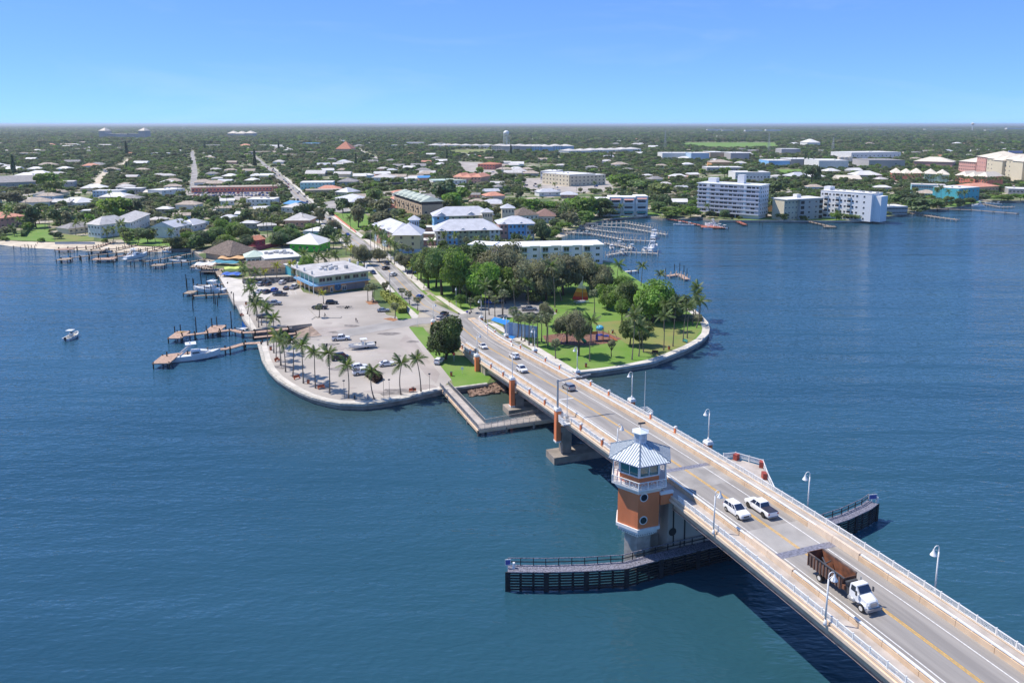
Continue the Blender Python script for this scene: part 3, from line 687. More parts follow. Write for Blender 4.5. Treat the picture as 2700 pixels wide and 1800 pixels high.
for k in (4,):
    a, b = Vector(hexp(3.76,0)[k]), Vector(hexp(3.76,0)[(k+1)%6]); n = ((a+b)/2-Vector((TC.x,TC.y,0))).normalized(); t = (b-a).normalized(); up = Vector((0,0,1))
    for py_ in (1311, 1371):
        c = a.lerp(b, .26); c.z = zat(c.y, py_)
        for r, m_, nm, e in ((.72, white, 'porthole_ring', .05), (.55, glass, 'porthole', .09)):
            mb = MB(); mb.poly([c + n*e + t*math.cos(u)*r + up*math.sin(u)*r for u in [i*math.pi/9 for i in range(18)]])
            ring = [c + n*e + t*math.cos(u)*r + up*math.sin(u)*r for u in [i*math.pi/9 for i in range(18)]]
            mb.loft([[p - n*e for p in ring], ring], 0, True, False); tp(mb, nm, m_)
# link from the tower to the bridge footway
mb = MB(); p0, p1 = BR(124.5,-9.2), BR(124.5,-8.2)
c = BR(125.2, -8.7); mb.box(c.x-TC.x, c.y-TC.y, c.z-.5, c.z+.15, 2.4, 3.4, AL, 0); mb.build('access_landing', conc, tower)
c = BR(123.2, -8.8); mb = MB(); mb.box(c.x-TC.x, c.y-TC.y, c.z-1.0, c.z+.7, 2.2, .35, AL); mb.build('landing_wall', orange, tower)
mb = MB(); mb.box(c.x-TC.x, c.y-TC.y, c.z+.7, c.z+1.1, 2.4, .5, AL); mb.build('landing_coping', white, tower)

# ---------------------------------------------------------------- street lamps on the bridge
def make_lamp(h=6.7):
    t = thing('street_lamp', '', 'street lamp', (0,0,0), 0, 'white bell street lamps along the bridge')
    mb = MB(); mb.sm = True; mb.tube([(0,0,0),(0,0,.25),(0,0,.7)], [.26,.2,.13], 8); mb.tube([(0,0,.7),(0,0,h-.9)], [.12,.09], 8); mb.build('pole', white, t)
    mb = MB(); pts = [(0,0,h-1.0),(0,0,h-.5)] + [(.42-.42*math.cos(a), 0, h-.5+.42*math.sin(a)) for a in [math.pi*k/6 for k in range(1,7)]]
    mb.tube(pts, .055, 6); mb.beam((0,0,h-.9),(.55,0,h-.6),.05,.05); mb.build('arm', white, t)
    mb = MB(); mb.sm = True; mb.tube([(.84,0,h-.45),(.84,0,h-.75),(.84,0,h-1.0),(.84,0,h-1.25)], [.1,.16,.3,.42], 12, 0, False)
    mb.tube([(.84,0,h-.45),(.84,0,h-.40)],[.1,.02],12); sh = mb.build('lamp_shade', white, t)
    mb = MB(); mb.ball((.84,0,h-1.2), .26, 8, 6); mb.build('globe', mat('frosted globe', (.7,.7,.66), .3, 0), sh)
    return t
lamp0 = make_lamp()
ordn = ['nearest','second nearest','third nearest','fourth nearest','fifth nearest','sixth nearest','seventh nearest','eighth nearest']
first = True
for sgn, lst in ((1, (88.6,111.2,137.7,166.7,195.4,225,250,277)), (-1, (88.5,110.8,140.5,195.6,225.2,250,277))):
    for k, s in enumerate(lst):
        on_p = s > 130 and not (sgn < 0 and s == 140.5)
        off = sgn*(8.75 if on_p else 8.5); p = BR(s, off, (1.9 if on_p else -.1)); rot = AL + (math.pi if sgn > 0 else 0)
        lab = ('white bell street lamp, %s of those on the park side of the bridge' if sgn > 0 else 'white bell street lamp, %s of those on the tower side of the bridge') % ordn[k]
        if first: o = lamp0; o.location = p; o.rotation_euler = (0,0,rot); o['label'] = lab; first = False
        else: o = copy_tree(lamp0, None, p, rot, None, lab)
        o.scale = (1,1,1) if not on_p else (1,1,.92)
# gantry mast with arm, raised gate arms
g = thing('signal_mast', 'grey mast with long overhead arm on an orange bridge pilaster', 'signal mast', BR(166.9,-8.85,1.9), AL)
mb = MB(); mb.tube([(0,0,0),(0,0,6.3)], [.26,.2], 10); mb.build('pole', metal, g)
mb = MB(); mb.tube([(-.3,0,5.9),(7.6,0,6.6)], [.18,.14], 8); mb.build('arm', metal, g)
mb = MB(); mb.box(5.6,.1,5.7,6.1,2.6,.12,0); mb.build('sign_panel', metald, g)
for s, sgn, h, w_ in ((163,-1,7.6,'tower'),(160.5,1,9.5,'park')):
    g = thing('gate_arm', 'thin upright raised barrier arm on the %s side of the bridge' % w_, 'barrier gate', BR(s, sgn*8.4, 0), AL)
    mb = MB(); mb.box(0,0,0,1.3,.5,.5,0); mb.build('housing', metal, g)
    mb = MB(); mb.tube([(0,0,1.2),(0,0,h)], [.09,.05], 6); mb.build('arm', whitew, g)

# ---------------------------------------------------------------- fenders
def fender(name, pts, label, front=1, end_sign=None):
    P = [W(x,y,0) for x,y in pts]; root = thing(name, label, 'fender')
    # resample
    Q = []; 
    for i in range(len(P)-1):
        n = max(1, round((P[i+1]-P[i]).length/2.2)); Q += [P[i].lerp(P[i+1], k/n) for k in range(n)]
    Q.append(P[-1]); ZT = 3.3; n_ = []
    for i in range(len(Q)):
        d = (Q[min(i+1,len(Q)-1)]-Q[max(i-1,0)]).normalized(); n_.append(Vector((d.y,-d.x,0))*front)
    for k in range(7):
        z = .2 + k*.46; mb = MB()
        mb.loft([[Q[i]+n_[i]*(-.0)+Vector((0,0,z)), Q[i]+n_[i]*.22+Vector((0,0,z)), Q[i]+n_[i]*.22+Vector((0,0,z+.22)), Q[i]+Vector((0,0,z+.22))] for i in range(len(Q))]); mb.build('wale', fend, root)
    for i in range(len(Q)):
        mb = MB(); w_ = .35 if i % 3 else 1.15; p = Q[i]-n_[i]*.02
        mb.tube([p+Vector((0,0,-1.5)), p+Vector((0,0,ZT-.15))], .19, 6)
        if i % 3 == 0: 
            t = n_[i].cross(Vector((0,0,1))); q = Q[i]+n_[i]*.25; mb.beam(q-t*.4+Vector((0,0,1.6)), q+t*.4+Vector((0,0,1.6)), .12, 3.3)
        mb.build('pile', fend, root)
    mb = MB(); mb.loft([[Q[i]+n_[i]*.25+Vector((0,0,ZT-.16)), Q[i]-n_[i]*1.7+Vector((0,0,ZT-.16)), Q[i]-n_[i]*1.7+Vector((0,0,ZT)), Q[i]+n_[i]*.25+Vector((0,0,ZT))] for i in range(len(Q))]); mb.build('walkway', fendtop, root)
    for h in (.55,1.15):
        mb = MB(); mb.loft([[Q[i]-n_[i]*1.6+Vector((0,0,ZT+h)), Q[i]-n_[i]*1.5+Vector((0,0,ZT+h)), Q[i]-n_[i]*1.5+Vector((0,0,ZT+h+.12)), Q[i]-n_[i]*1.6+Vector((0,0,ZT+h+.12))] for i in range(len(Q))]); mb.build('handrail', fendtop if h > 1 else fend, root)
    for i in range(len(Q)):
        mb = MB(); p = Q[i]-n_[i]*1.55; mb.beam(p+Vector((0,0,ZT)), p+Vector((0,0,ZT+1.2)), .12, .12, up=n_[i]); mb.build('rail_post', fend, root)
    if end_sign:
        p = Q[end_sign[0]] - n_[end_sign[0]]*.8; mb = MB(); mb.beam(p+Vector((-.1,0,ZT)), p+Vector((-.1,0,ZT+1.5)), .1, .1, up=n_[0]); mb.build('sign_post', white, root)
        mb = MB(); mb.box(p.x, p.y-.05, ZT+.5, ZT+1.5, *end_sign[1], R(10)); mb.build('board', white, root)
        mb = MB(); mb.box(p.x, p.y-.12, ZT+.65, ZT+1.35, end_sign[1][0]*.8, .04, R(10)); mb.build('board_face', mat('blue board face', (.10,.12,.40), .5, .1), root)
        mb = MB(); mb.cyl(p.x+.9, p.y, ZT, ZT+.9, .25, .2, 8); mb.build('beacon', white, root)
fender('timber_fender', [(1339,1556),(1440,1557),(1545,1554),(1650,1547),(1740,1522),(1900,1482),(2000,1455)], 'long black timber fender with walkway reaching out past the orange tower', 1, (0,(.9,.06)))
fender('timber_fender', [(2080,1437),(2160,1438),(2235,1412),(2290,1385),(2308,1371)], 'shorter black timber fender with a board at its tip behind the bridge', 1, (-1,(1.7,.06)))

# ---------------------------------------------------------------- pedestrian pier under the bridge
pier = thing('pedestrian_pier', 'L shaped concrete pedestrian pier with railings passing under the bridge', 'pier')
zP = 1.75
a0, a1 = W(1160,1018,zP), W(1261,1131,zP); b0, b1 = W(1182,1014,zP), W(1280,1117,zP); c1 = W(1478,1100,zP); c0 = W(1462,1082,zP)
a1e = a1
mb = MB(); mb.prism([a0,a1,c1,c0,b1,b0], zP-.35, zP, 0, 1, bot=True); mb.build('deck', [tan2, walk], pier)
mb = MB(); mb.beam(a0+Vector((0,0,-.6)), a1+Vector((0,0,-.6)), .4, .6); mb.beam(a1+Vector((0,0,-.6)), c1+Vector((0,0,-.6)), .4, .6); mb.build('edge_beam', tan, pier)
def rail_run(a, b, parent, m, h=1.1, sp=1.6, nm='railing'):
    n = max(1, round((b-a).length/sp)); up = Vector((0,0,1))
    for k in range(n):
        p, q = a.lerp(b,k/n), a.lerp(b,(k+1)/n); mb = MB(); mb.beam(p, p+up*h, .09, .09, up=Vector((1,0,0)))
        mb.beam(p+up*h, q+up*h, .1, .07); mb.beam(p+up*.12, q+up*.12, .05, .05)
        for j in range(1,12): r = p.lerp(q, j/12); mb.beam(r+up*.12, r+up*h, .02, .03, up=Vector((1,0,0)))
        mb.build(nm, m, parent)
for a, b in ((a0,a1),(b0,b1),(b1,c0),(a1,c1)): rail_run(a, b, pier, mat('grey railing', (.40,.38,.35), .6, .1))
for a, b in ((a0,a1),(a1,c1)):
    n = round((b-a).length/7)
    for k in range(n+1):
        p = a.lerp(b,k/n); q = (b0.lerp(b1,k/n) if a is a0 else b1.lerp(c0,k/n))
        for r in (p, q):
            mb = MB(); mb.cyl(r.x, r.y, -1.5, zP-.35, .28, .28, 8); mb.build('pile', concd, pier)
# riprap beside the abutment
mb = MB(); rr = random.Random(3)
for k in range(420):
    x = rr.uniform(1238,1330); y = rr.uniform(1006,1042)
    if y > 1042 - (x-1238)*.12 or y < 1014 - (x-1280)*.25: continue
    p = W(x, y, .5); z = .2 + (1042-y)/30*1.0; r = rr.uniform(.35,.75)
    mb.ball((p.x,p.y,z-.2), r, 5, 3, 0, rr.uniform(.8,1.3), rr.uniform(.7,1.1), rr.uniform(.6,.9))
stuff(mb.build('riprap', rock))
# ================================================================ VEGETATION PROTOTYPES
def crown_mesh(name, n, ls, seed, lobes=7, flat=.75, m=leafm, core=.66, spread=.72):
    r = random.Random(seed); L = []
    for i in range(lobes):
        a = r.uniform(0, 2*math.pi); d = r.uniform(.2,spread) if i else 0; L.append((math.cos(a)*d, math.sin(a)*d, r.uniform(-.3,.42)*flat if i else .1, r.uniform(.28,.5)))
    mb = MB()
    for (x,y,z,q) in L:
        rings = []
        for i in range(5):
            t = math.pi*i/4; rr = max(math.sin(t),.01)*q*core; rings.append([(x+rr*math.cos(2*math.pi*j/6+i), y+rr*math.sin(2*math.pi*j/6+i), z-math.cos(t)*q*core*flat) for j in range(6)])
        mb.loft(rings)
    k = 0
    while k < n:
        x,y,z,q = r.choice(L); u = r.uniform(-1,1); a = r.uniform(0,2*math.pi); s = math.sqrt(1-u*u)
        if u < -.5 and r.random() < .7: continue
        d = Vector((s*math.cos(a), s*math.sin(a), u)); rad = q*r.uniform(.78,1.12)
        p = Vector((x,y,z)) + Vector((d.x,d.y,d.z*flat))*rad
        if any((p.x-e[0])**2+(p.y-e[1])**2+((p.z-e[2])/flat)**2 < (e[3]*.72)**2 for e in L): continue
        nn = (d*.6 + Vector((r.gauss(0,.5), r.gauss(0,.5), r.gauss(.45,.5)))).normalized(); t = nn.cross(Vector((r.gauss(0,1),r.gauss(0,1),r.gauss(0,1)))).normalized(); b = nn.cross(t)
        w_ = ls*r.uniform(.6,1.4); h = ls*r.uniform(.6,1.4)
        mb.add([p-t*w_*.5-b*h*.3, p+t*w_*.5-b*h*.4, p+t*w_*.35+b*h*.5, p-t*w_*.45+b*h*.45], [(0,1,2,3)]); k += 1
    return mb.mesh(name, m)
leaf_sets = dict(m=leafm, g=leafg, o=leafo, d=leafd)
CROWN = {}
for k_, m_ in leaf_sets.items():
    CROWN[k_] = [crown_mesh('crown', 3400, .075 if k_ != 'o' else .062, 10+i, 10+2*i, .8, m_) for i in range(3)]
    CROWN[k_+'f'] = [crown_mesh('crown', 620, .15, 40+i, 6+i, .8, m_) for i in range(3)]
def trunk_mesh():
    mb = MB(); mb.tube([(0,0,0),(.02,0,.3),(0,.03,.62)], [.042,.028,.02], 7)
    for a in (0,1.3,2.4,3.9,5.1): mb.tube([(0,.01,.38),(math.cos(a)*.15,math.sin(a)*.15,.58),(math.cos(a)*.38,math.sin(a)*.38,.85)], [.028,.02,.008], 5)
    return mb.mesh('trunk', barkt)
TRUNK = trunk_mesh()
def tree_at(x, y, h, wd, kind, label, group, far=False, z=1.5):
    """h: total height, wd: crown width"""
    rot = random.uniform(0, 6.28); t = thing('broadleaf_tree', label, 'tree', (x,y,z), rot, group)
    ch = min(h*.60, wd*.62); R_ = wd/2*1.12
    cr = mk('crown', random.choice(CROWN[kind + ('f' if far else '')]), t, (0,0,h - ch*.80), 0, (R_*.9, R_*.9*random.uniform(.85,1.1), ch*1.15))
    tr = mk('trunk', TRUNK, t, (0,0,0), 0, (h*.8, h*.8, h*.95)); return t
# coconut frond, one mesh (length 1)
def frond_mesh(name, m, droop=.55, nl=13, wid=.24, seed=1):
    mb = MB(); P = []
    for i in range(9):
        t = i/8; P.append(Vector((t*math.cos(t*.5*droop) if 0 else t - .12*t*t*droop, 0, .28*t - .75*droop*t*t)))
    mb.tube(P, [.018,.016,.014,.012,.010,.008,.007,.005,.003], 3)
    r = random.Random(seed)
    for i in range(nl):
        t = .14 + .84*i/(nl-1); j = min(7, int(t*8)); p = P[j].lerp(P[j+1], t*8-j); d = (P[j+1]-P[j]).normalized()
        ln = wid*(1-(abs(t-.45)/.62)**2)+.03
        for s in (-1, 1):
            q = p + Vector((d.x*ln*.55, s*ln*.85, d.z*ln*.5 - ln*(.35+r.uniform(0,.25)))); w_ = d*.042
            mb.add([p-w_, p+w_, q+w_*.25, q-w_*.15], [(0,1,2,3)])
    return mb.mesh(name, m)
FROND = [frond_mesh('frond', frondm, d, 13, .26, 3+i) for i, d in enumerate((.35,.75,1.15))]
FRONDY = [frond_mesh('frond', frondy, d, 13, .26, 3+i) for i, d in enumerate((.45,.8,1.2))]
def fan_mesh():
    mb = MB(); mb.tube([(0,0,0),(.5,0,.06)], [.015,.01], 3)
    for k in range(11):
        a = -1.5 + 3.0*k/10; l = .52; c = Vector((.48,0,.06)); e = c + Vector((math.cos(a)*l, math.sin(a)*l, -.12*abs(a)-.10)); n = Vector((-math.sin(a), math.cos(a), 0))*.05
        mb.add([c-n*.3, c+n*.3, (c+e)/2+n+Vector((0,0,.04)), e, (c+e)/2-n+Vector((0,0,.04))], [(0,1,2,3,4)])
    return mb.mesh('frond', frondg)
FAN = fan_mesh()
PT = {}
def palm_trunk(h, r, lean=0.0, bend=0.0, m=bark):
    key = (round(h,0), round(r,2), round(lean,1), round(bend,1))
    if key not in PT:
        mb = MB(); P = []
        for i in range(7):
            t = i/6; P.append((lean*t + bend*math.sin(t*math.pi)*.3, 0, key[0]*t))
        mb.tube(P, [r*1.7, r*1.05]+[r*(1-.35*i/5) for i in range(1,6)], 7); PT[key] = mb.mesh('trunk', m)
    return PT[key], key[0], lean
CJ = {}
def crown_joined(kind, var):
    if (kind,var) in CJ: return CJ[(kind,var)]
    src = {'c': FROND, 'y': FRONDY, 's': [FAN]*3}[kind]; mb = MB(); r = random.Random(var*7+len(kind)); n = 13 if kind != 's' else 22
    for k in range(n):
        a = k*2.399 + r.uniform(-.2,.2); f = k/n; el = 1.15 - 1.5*f if kind != 's' else 1.2 - 2.0*f; me = src[0 if f < .35 else (1 if f < .75 else 2)]
        M = Matrix.Rotation(a,4,'Z') @ Matrix.Rotation(-el*.8,4,'Y') @ Matrix.Scale(r.uniform(.85,1.1),4)
        mb.add([M @ v.co for v in me.vertices], [tuple(p.vertices) for p in me.polygons])
    m = {'c': frondm, 'y': frondy, 's': frondg}[kind]; CJ[(kind,var)] = mb.mesh('crown', m); return CJ[(kind,var)]
def palm(x, y, h, kind, label, group, fl=3.0, lean=0., z=1.5, near=True, seed=0, rot=None):
    r = random.Random(seed); rz = r.uniform(0,6.28) if rot is None else rot
    t = thing('coconut_palm' if kind != 's' else 'fan_palm', label, 'palm tree', (x,y,z), rz, group)
    me, hh, ln = palm_trunk(h, .15 if kind != 's' else .17, lean if lean else (r.choice((-1.0,-.5,0,.5,1.0)) if kind != 's' else 0), r.choice((0,.9,-.9,1.6)))
    sc = h/hh; mk('trunk', me, t, None, 0, (1,1,sc))
    top = Vector((ln,0,h-.05))
    if not near:
        mk('crown', crown_joined(kind, seed%3), t, top, r.uniform(0,6), fl); return t
    src = {'c': FROND, 'y': FRONDY, 's': [FAN]*3}[kind]; n = 14 if kind != 's' else 22
    for k in range(n):
        a = k*2.399 + r.uniform(-.25,.25); f = k/n; el = 1.15-1.5*f if kind != 's' else 1.2-2.0*f
        o = mk('frond', src[0 if f < .35 else (1 if f < .75 else 2)], t, top, (0, -el*.8, a), fl*r.uniform(.72,1.2))
        o.rotation_euler.x = r.uniform(-.35,.35)
    return t

# ================================================================ OCCUPANCY (keeps plants out of roofs, roads and water)
OCC = []   # (x, y, r)
GRID = {}
def occ(x, y, r): 
    for i in range(int((x-r)//20), int((x+r)//20)+1):
        for j in range(int((y-r)//20), int((y+r)//20)+1): GRID.setdefault((i,j), []).append((x,y,r))
def free(x, y, r):
    for a,b,c in GRID.get((int(x//20), int(y//20)), ()):
        if (a-x)**2+(b-y)**2 < (r+c)**2: return False
    return True
for P_, w_ in ROADS:
    for (x,y),(x2,y2) in zip(P_, P_[1:]):
        n = max(1, int(math.hypot(x2-x,y2-y)/5))
        for k in range(n): occ(x+(x2-x)*k/n, y+(y2-y)*k/n, w_*.55)
CP = [(p.x,p.y) for p in CW] + [(9000,1200),(FX,82000),(-FX,82000),(-9000,700)]
OPEN = [[W(x,y) for x,y in q] for q in (
 [(868,555),(905,550),(965,560),(985,585),(930,618),(905,600)], [(850,535),(880,528),(930,555),(900,562),(868,556)],
 [(1180,397),(1290,393),(1310,403),(1200,412)], [(820,350),(1010,350),(1050,358),(800,358)], [(1800,376),(2040,376),(2060,392),(1880,394),(1800,385)],
 [(2030,448),(2110,446),(2125,458),(2050,462)], [(480,503),(720,500),(735,515),(690,530),(500,520)], [(1380,470),(1600,470),(1620,500),(1440,515),(1380,500)],
 [(1200,425),(1280,430),(1330,470),(1230,460)], [(16,632),(78,635),(145,637),(135,615),(122,590),(92,590),(70,612),(20,618)], [(145,637),(246,635),(250,622),(150,618)],
 [(1610,576),(1703,569),(1745,566),(1740,560),(1640,563)], [(1900,580),(2054,580),(2139,581),(2230,581),(2200,572),(2090,572),(2000,577)], [(985,520),(1130,517),(1130,529),(985,534)], [(960,508),(1150,503),(1150,511),(960,517)])]
OPEN = [[(p.x,p.y) for p in q] for q in OPEN]
HAND = [(p.x,p.y) for p in [W(x,y) for x,y in ((540,690),(600,645),(690,640),(760,655),(870,650),(960,700),(1100,700),(1290,700),(1612,690),(1700,750),(1900,850),(1500,1000),(1200,1030),(700,1100),(600,800))]]
LM = []    # landmarks for labels: (name, x, y)

# ================================================================ BUILDINGS
WIN = {}
def win_mesh(w_, h, m=glass, fr=white):
    k = (w_, h, m.name)
    if k not in WIN:
        mb = MB(); mb.box(0,-.03,-h/2,h/2,w_,.06,0,0); mb.box(0,-.04,-h/2-.08,-h/2,w_+.2,.10,0,1); mb.box(0,-.04,h/2,h/2+.08,w_+.2,.10,0,1)
        mb.box(0,-.05,-h/2,h/2,.07,.05,0,1); WIN[k] = mb.mesh('window', [m, fr])
    return WIN[k]
def roof_geo(mb, kind, L_, D, z, ov=.5, rise=None, m=0):
    a, b = L_/2+ov, D/2+ov; t = .18
    if kind == 'flat':
        mb.box(0, D/2, z, z+.35, L_+.3, D+.3, 0, m); return
    rise = rise or min(L_, D)*.22
    if kind == 'gable':
        P = [(-a,-ov,z),(a,-ov,z),(a,D+ov,z),(-a,D+ov,z),(-a,D/2,z+rise),(a,D/2,z+rise)]
        mb.add(P, [(0,1,5,4),(2,3,4,5),(1,2,5),(3,0,4),(3,2,1,0)], m)
    elif kind == 'gabley':
        P = [(-a,-ov,z),(a,-ov,z),(a,D+ov,z),(-a,D+ov,z),(0,-ov,z+rise),(0,D+ov,z+rise)]
        mb.add(P, [(0,4,5,3),(1,2,5,4),(0,1,4),(2,3,5),(3,2,1,0)], m)
    else:
        if L_ >= D: r0, r1 = (-a+b, D/2), (a-b, D/2)
        else: r0, r1 = (0, -ov+a), (0, D+ov-a)
        if kind == 'pyr': r0 = r1 = (0, D/2)
        P = [(-a,-ov,z),(a,-ov,z),(a,D+ov,z),(-a,D+ov,z),(r0[0],r0[1],z+rise),(r1[0]+1e-3,r1[1]+1e-3,z+rise)]
        if L_ >= D: mb.add(P, [(0,1,5,4),(1,2,5),(2,3,4,5),(3,0,4),(3,2,1,0)], m)
        else: mb.add(P, [(0,1,4),(1,2,5,4),(2,3,5),(3,0,4,5),(3,2,1,0)], m)
def building(name, label, cat, x, y, rot, L_, D, h, roof='hip', rc='grey', wc='white', floors=1, nwin=0, side=0, group=None, rise=None, ov=.5, ww=1.2, wh=1.1, z=1.5, wm=None, lm=None, pods=0, balc=0, seg=1):
    """front wall centre at (x, y), front faces local -Y"""
    b = thing(name, label, cat, (x,y,z), rot, group)
    for q in range(seg):
        l = L_/seg; xo = -L_/2+(q+.5)*l; fo = (q % 2)*D*.07; hh_ = h*(1, .96, 1.03)[q%3] if seg > 1 else h
        mb = MB(); mb.box(xo, D/2-fo/2, 0, hh_, l-(.05 if seg > 1 else 0), D+fo, 0); mb.build('wall', walls[wc] if isinstance(wc, str) else wc, b)
        mb = MB(); roof_geo(mb, roof, l, D+fo, hh_, ov, rise); mb.v = [(x_+xo, y_-fo, z_) for x_,y_,z_ in mb.v]; rf = mb.build('roof', roofs[rc] if isinstance(rc, str) else rc, b)
    fh = h/floors; wmh = win_mesh(ww, min(wh, fh*.55), wm or glass)
    if nwin:
        for f in range(floors):
            zc = fh*(f+.55)
            for i in range(nwin): mk('window', wmh, b, (-L_/2 + L_*(i+.5)/nwin, -.0, zc))
    if side:
        for f in range(floors):
            zc = fh*(f+.55)
            for i in range(side):
                mk('window', wmh, b, (L_/2, D*(i+.5)/side, zc), R(90)); mk('window', wmh, b, (-L_/2, D*(i+.5)/side, zc), R(-90))
    if balc:
        for f in range(1, floors+0):
            mb = MB(); mb.box(0, -.7, fh*f-.12, fh*f+.05, L_*.98, 1.4, 0); mb.box(0,-1.38, fh*f+.05, fh*f+1.0, L_*.98, .06, 0); mb.build('balcony', white, b)
    for k in range(pods):
        mb = MB(); px_ = random.uniform(-.35,.35)*L_; py_ = D*random.uniform(.3,.7); mb.box(px_, py_, h+.35, h+1.3, 1.6, 1.4, 0); mb.build('rooftop_unit', metal, b)
    c, s_ = math.cos(rot), math.sin(rot); n = max(1, int(max(L_,D)/6)); 
    for i in range(max(1,round(L_/6))):
        for j in range(max(1,round(D/6))):
            lx = -L_/2 + L_*(i+.5)/max(1,round(L_/6)); ly = D*(j+.5)/max(1,round(D/6)); occ(x+lx*c-ly*s_, y+lx*s_+ly*c, 4.2)
    occ(x+5*s_, y-9, min(7, L_*.4)); occ(x, y-5, min(6, L_*.4))
    if lm: LM.append((lm, x - D/2*s_, y + D/2*c))
    return b
def bpx(name, label, cat, xL, yL, xR, yR, D, ytop=None, h=None, **k):
    a, b = W(xL,yL,1.5), W(xR,yR,1.5); d = b-a; rot = math.atan2(d.y, d.x); c = (a+b)/2
    if h is None: h = max(2.6, zat(a.y, ytop) - 1.5)
    return building(name, label, cat, c.x, c.y, rot, d.length, D, h, **k)
# ---------------------------------------------------------------- waterside restaurant by the lot
def rest_front():
    a, b = W(843,774,1.5), W(972,757,1.5); d = b-a; rot = math.atan2(d.y,d.x); L_ = d.length; c = (a+b)/2; D = 27; t = thing('waterfront_restaurant', 'two storey orange and pale green restaurant with flat grey roof beside the parking lot', 'building', (c.x,c.y,1.5), rot)
    mb = MB(); mb.box(0,D/2,0,3.6,L_,D); mb.build('lower_wall', walls['orangew'], t)
    mb = MB(); mb.box(0,D/2,3.6,7.2,L_,D-.02); mb.build('upper_wall', walls['lgreen'], t)
    mb = MB(); mb.box(-.6,D/2-.5,7.2,7.65,L_+3.4,D+2); mb.build('roof', mat('grey gravel roof', (.50,.485,.475), .85, .1, .3), t)
    mb = MB(); mb.box(-1.2,-.75,3.35,3.65,L_+3,1.5); mb.box(-L_/2-1.6,D/2-2,3.35,3.65,3,D*.8); mb.build('balcony_slab', walls['blue'], t)
    for k in range(14):
        mb = MB(); x0 = -L_/2-2.6 + k*(L_+3)/14; w_ = (L_+3)/14-.1
        mb.box(x0+w_/2,-1.45,4.5,4.62,w_,.08); mb.box(x0+w_/2,-1.45,3.7,3.78,w_,.06); mb.box(x0,-1.45,3.65,4.62,.08,.08)
        for j in range(5): mb.box(x0+w_*(j+.5)/5,-1.45,3.7,4.55,.04,.04)
        mb.build('balcony_rail', walls['pblue'], t)
    for k in range(9):
        mb = MB(); y0 = k*2.4-1; mb.box(-L_/2-3.05,y0+1.2,4.5,4.62,.08,2.3); mb.box(-L_/2-3.05,y0,3.65,4.62,.08,.08)
        for j in range(6): mb.box(-L_/2-3.05,y0+.3+j*.38,3.7,4.55,.04,.04)
        mb.build('balcony_rail', walls['pblue'], t)
    for k in range(5):
        mb = MB(); mb.box(-L_/2-2.95,k*5-1,0,7.2,.2,.2); mb.build('porch_post', white, t)
    for i, f in enumerate((.06,.20,.38,.56,.74,.90)):
        mk('window', win_mesh(2.4,1.5), t, (-L_/2+L_*f,-.0,5.6))
    mk('window', win_mesh(2.2,1.4), t, (-L_/2+L_*.12,0,1.9))
    for f, w_, h in ((.24,1.0,2.2),(.47,1.0,2.3),(.51,1.0,2.3)):
        mb = MB(); mb.box(-L_/2+L_*f,-.04,0,h,w_,.08); d_ = mb.build('door', white, t); mb = MB(); mb.box(-L_/2+L_*f,-.1,.3,h-.3,w_*.6,.04); mb.build('door_glass', glass, t).parent = d_
    for f, w_ in ((.64,4.6),(.82,4.6)):
        mb = MB(); mb.box(-L_/2+L_*f,-.05,.2,2.7,w_,.1)
        for j in range(6): mb.box(-L_/2+L_*f,-.12,.4+j*.4,.44+j*.4,w_,.03)
        mb.build('roller_shutter', mat('mauve grey shutter', (.30,.27,.30), .6, .05), t)
    # round blue emblem with a pale fish shaped figure
    mb = MB(); x0 = -L_/2+L_*.365; C = lambda r, e, n=24: [(x0+r*math.cos(a), e, 1.95+r*math.sin(a)) for a in [2*math.pi*i/n for i in range(n)]]
    mb.loft([C(1.55,-.02),C(1.55,-.1)]); em = mb.build('round_emblem', mat('emblem blue', (.02,.10,.24), .5, .05), t)
    mb = MB(); mb.loft([C(1.38,-.11),C(1.28,-.11)], 0, True, False); mb.loft([C(.95,-.11),C(.90,-.11)], 0, True, False)
    mb.add([(x0-.25,-.12,1.3),(x0+.15,-.12,1.35),(x0+.35,-.12,2.0),(x0+.1,-.12,2.6),(x0-.2,-.12,2.65),(x0+.02,-.12,2.1)], [(0,1,2,3,4,5)]); mb.build('emblem_figure', mat('emblem pale blue', (.15,.42,.60), .5, .05), t).parent = em
    for k in range(11):
        mb = MB(); mb.box(-L_*.05+random.uniform(-5,6), D*.45+random.uniform(-4,5), 7.65, 8.5+random.random()*.6, 1.3, 1.1, random.random()); mb.build('rooftop_unit', metal if k % 2 else whitew, t)
    for k in range(6):
        mb = MB(); mb.box(-L_/2-1.5+(0 if k < 3 else L_+2.5), 4+(k%3)*9, 7.65, 9.2, .7, .7); mb.build('roof_vent', whitew, t)
    for i in range(6):
        for j in range(5):
            lx = -L_/2-2+(L_+3)*(i+.5)/6; ly = D*(j+.5)/5; occ(c.x+lx*math.cos(rot)-ly*math.sin(rot), c.y+lx*math.sin(rot)+ly*math.cos(rot), 4)
    LM.append(('orange and green restaurant', c.x, c.y+12))
rest_front()
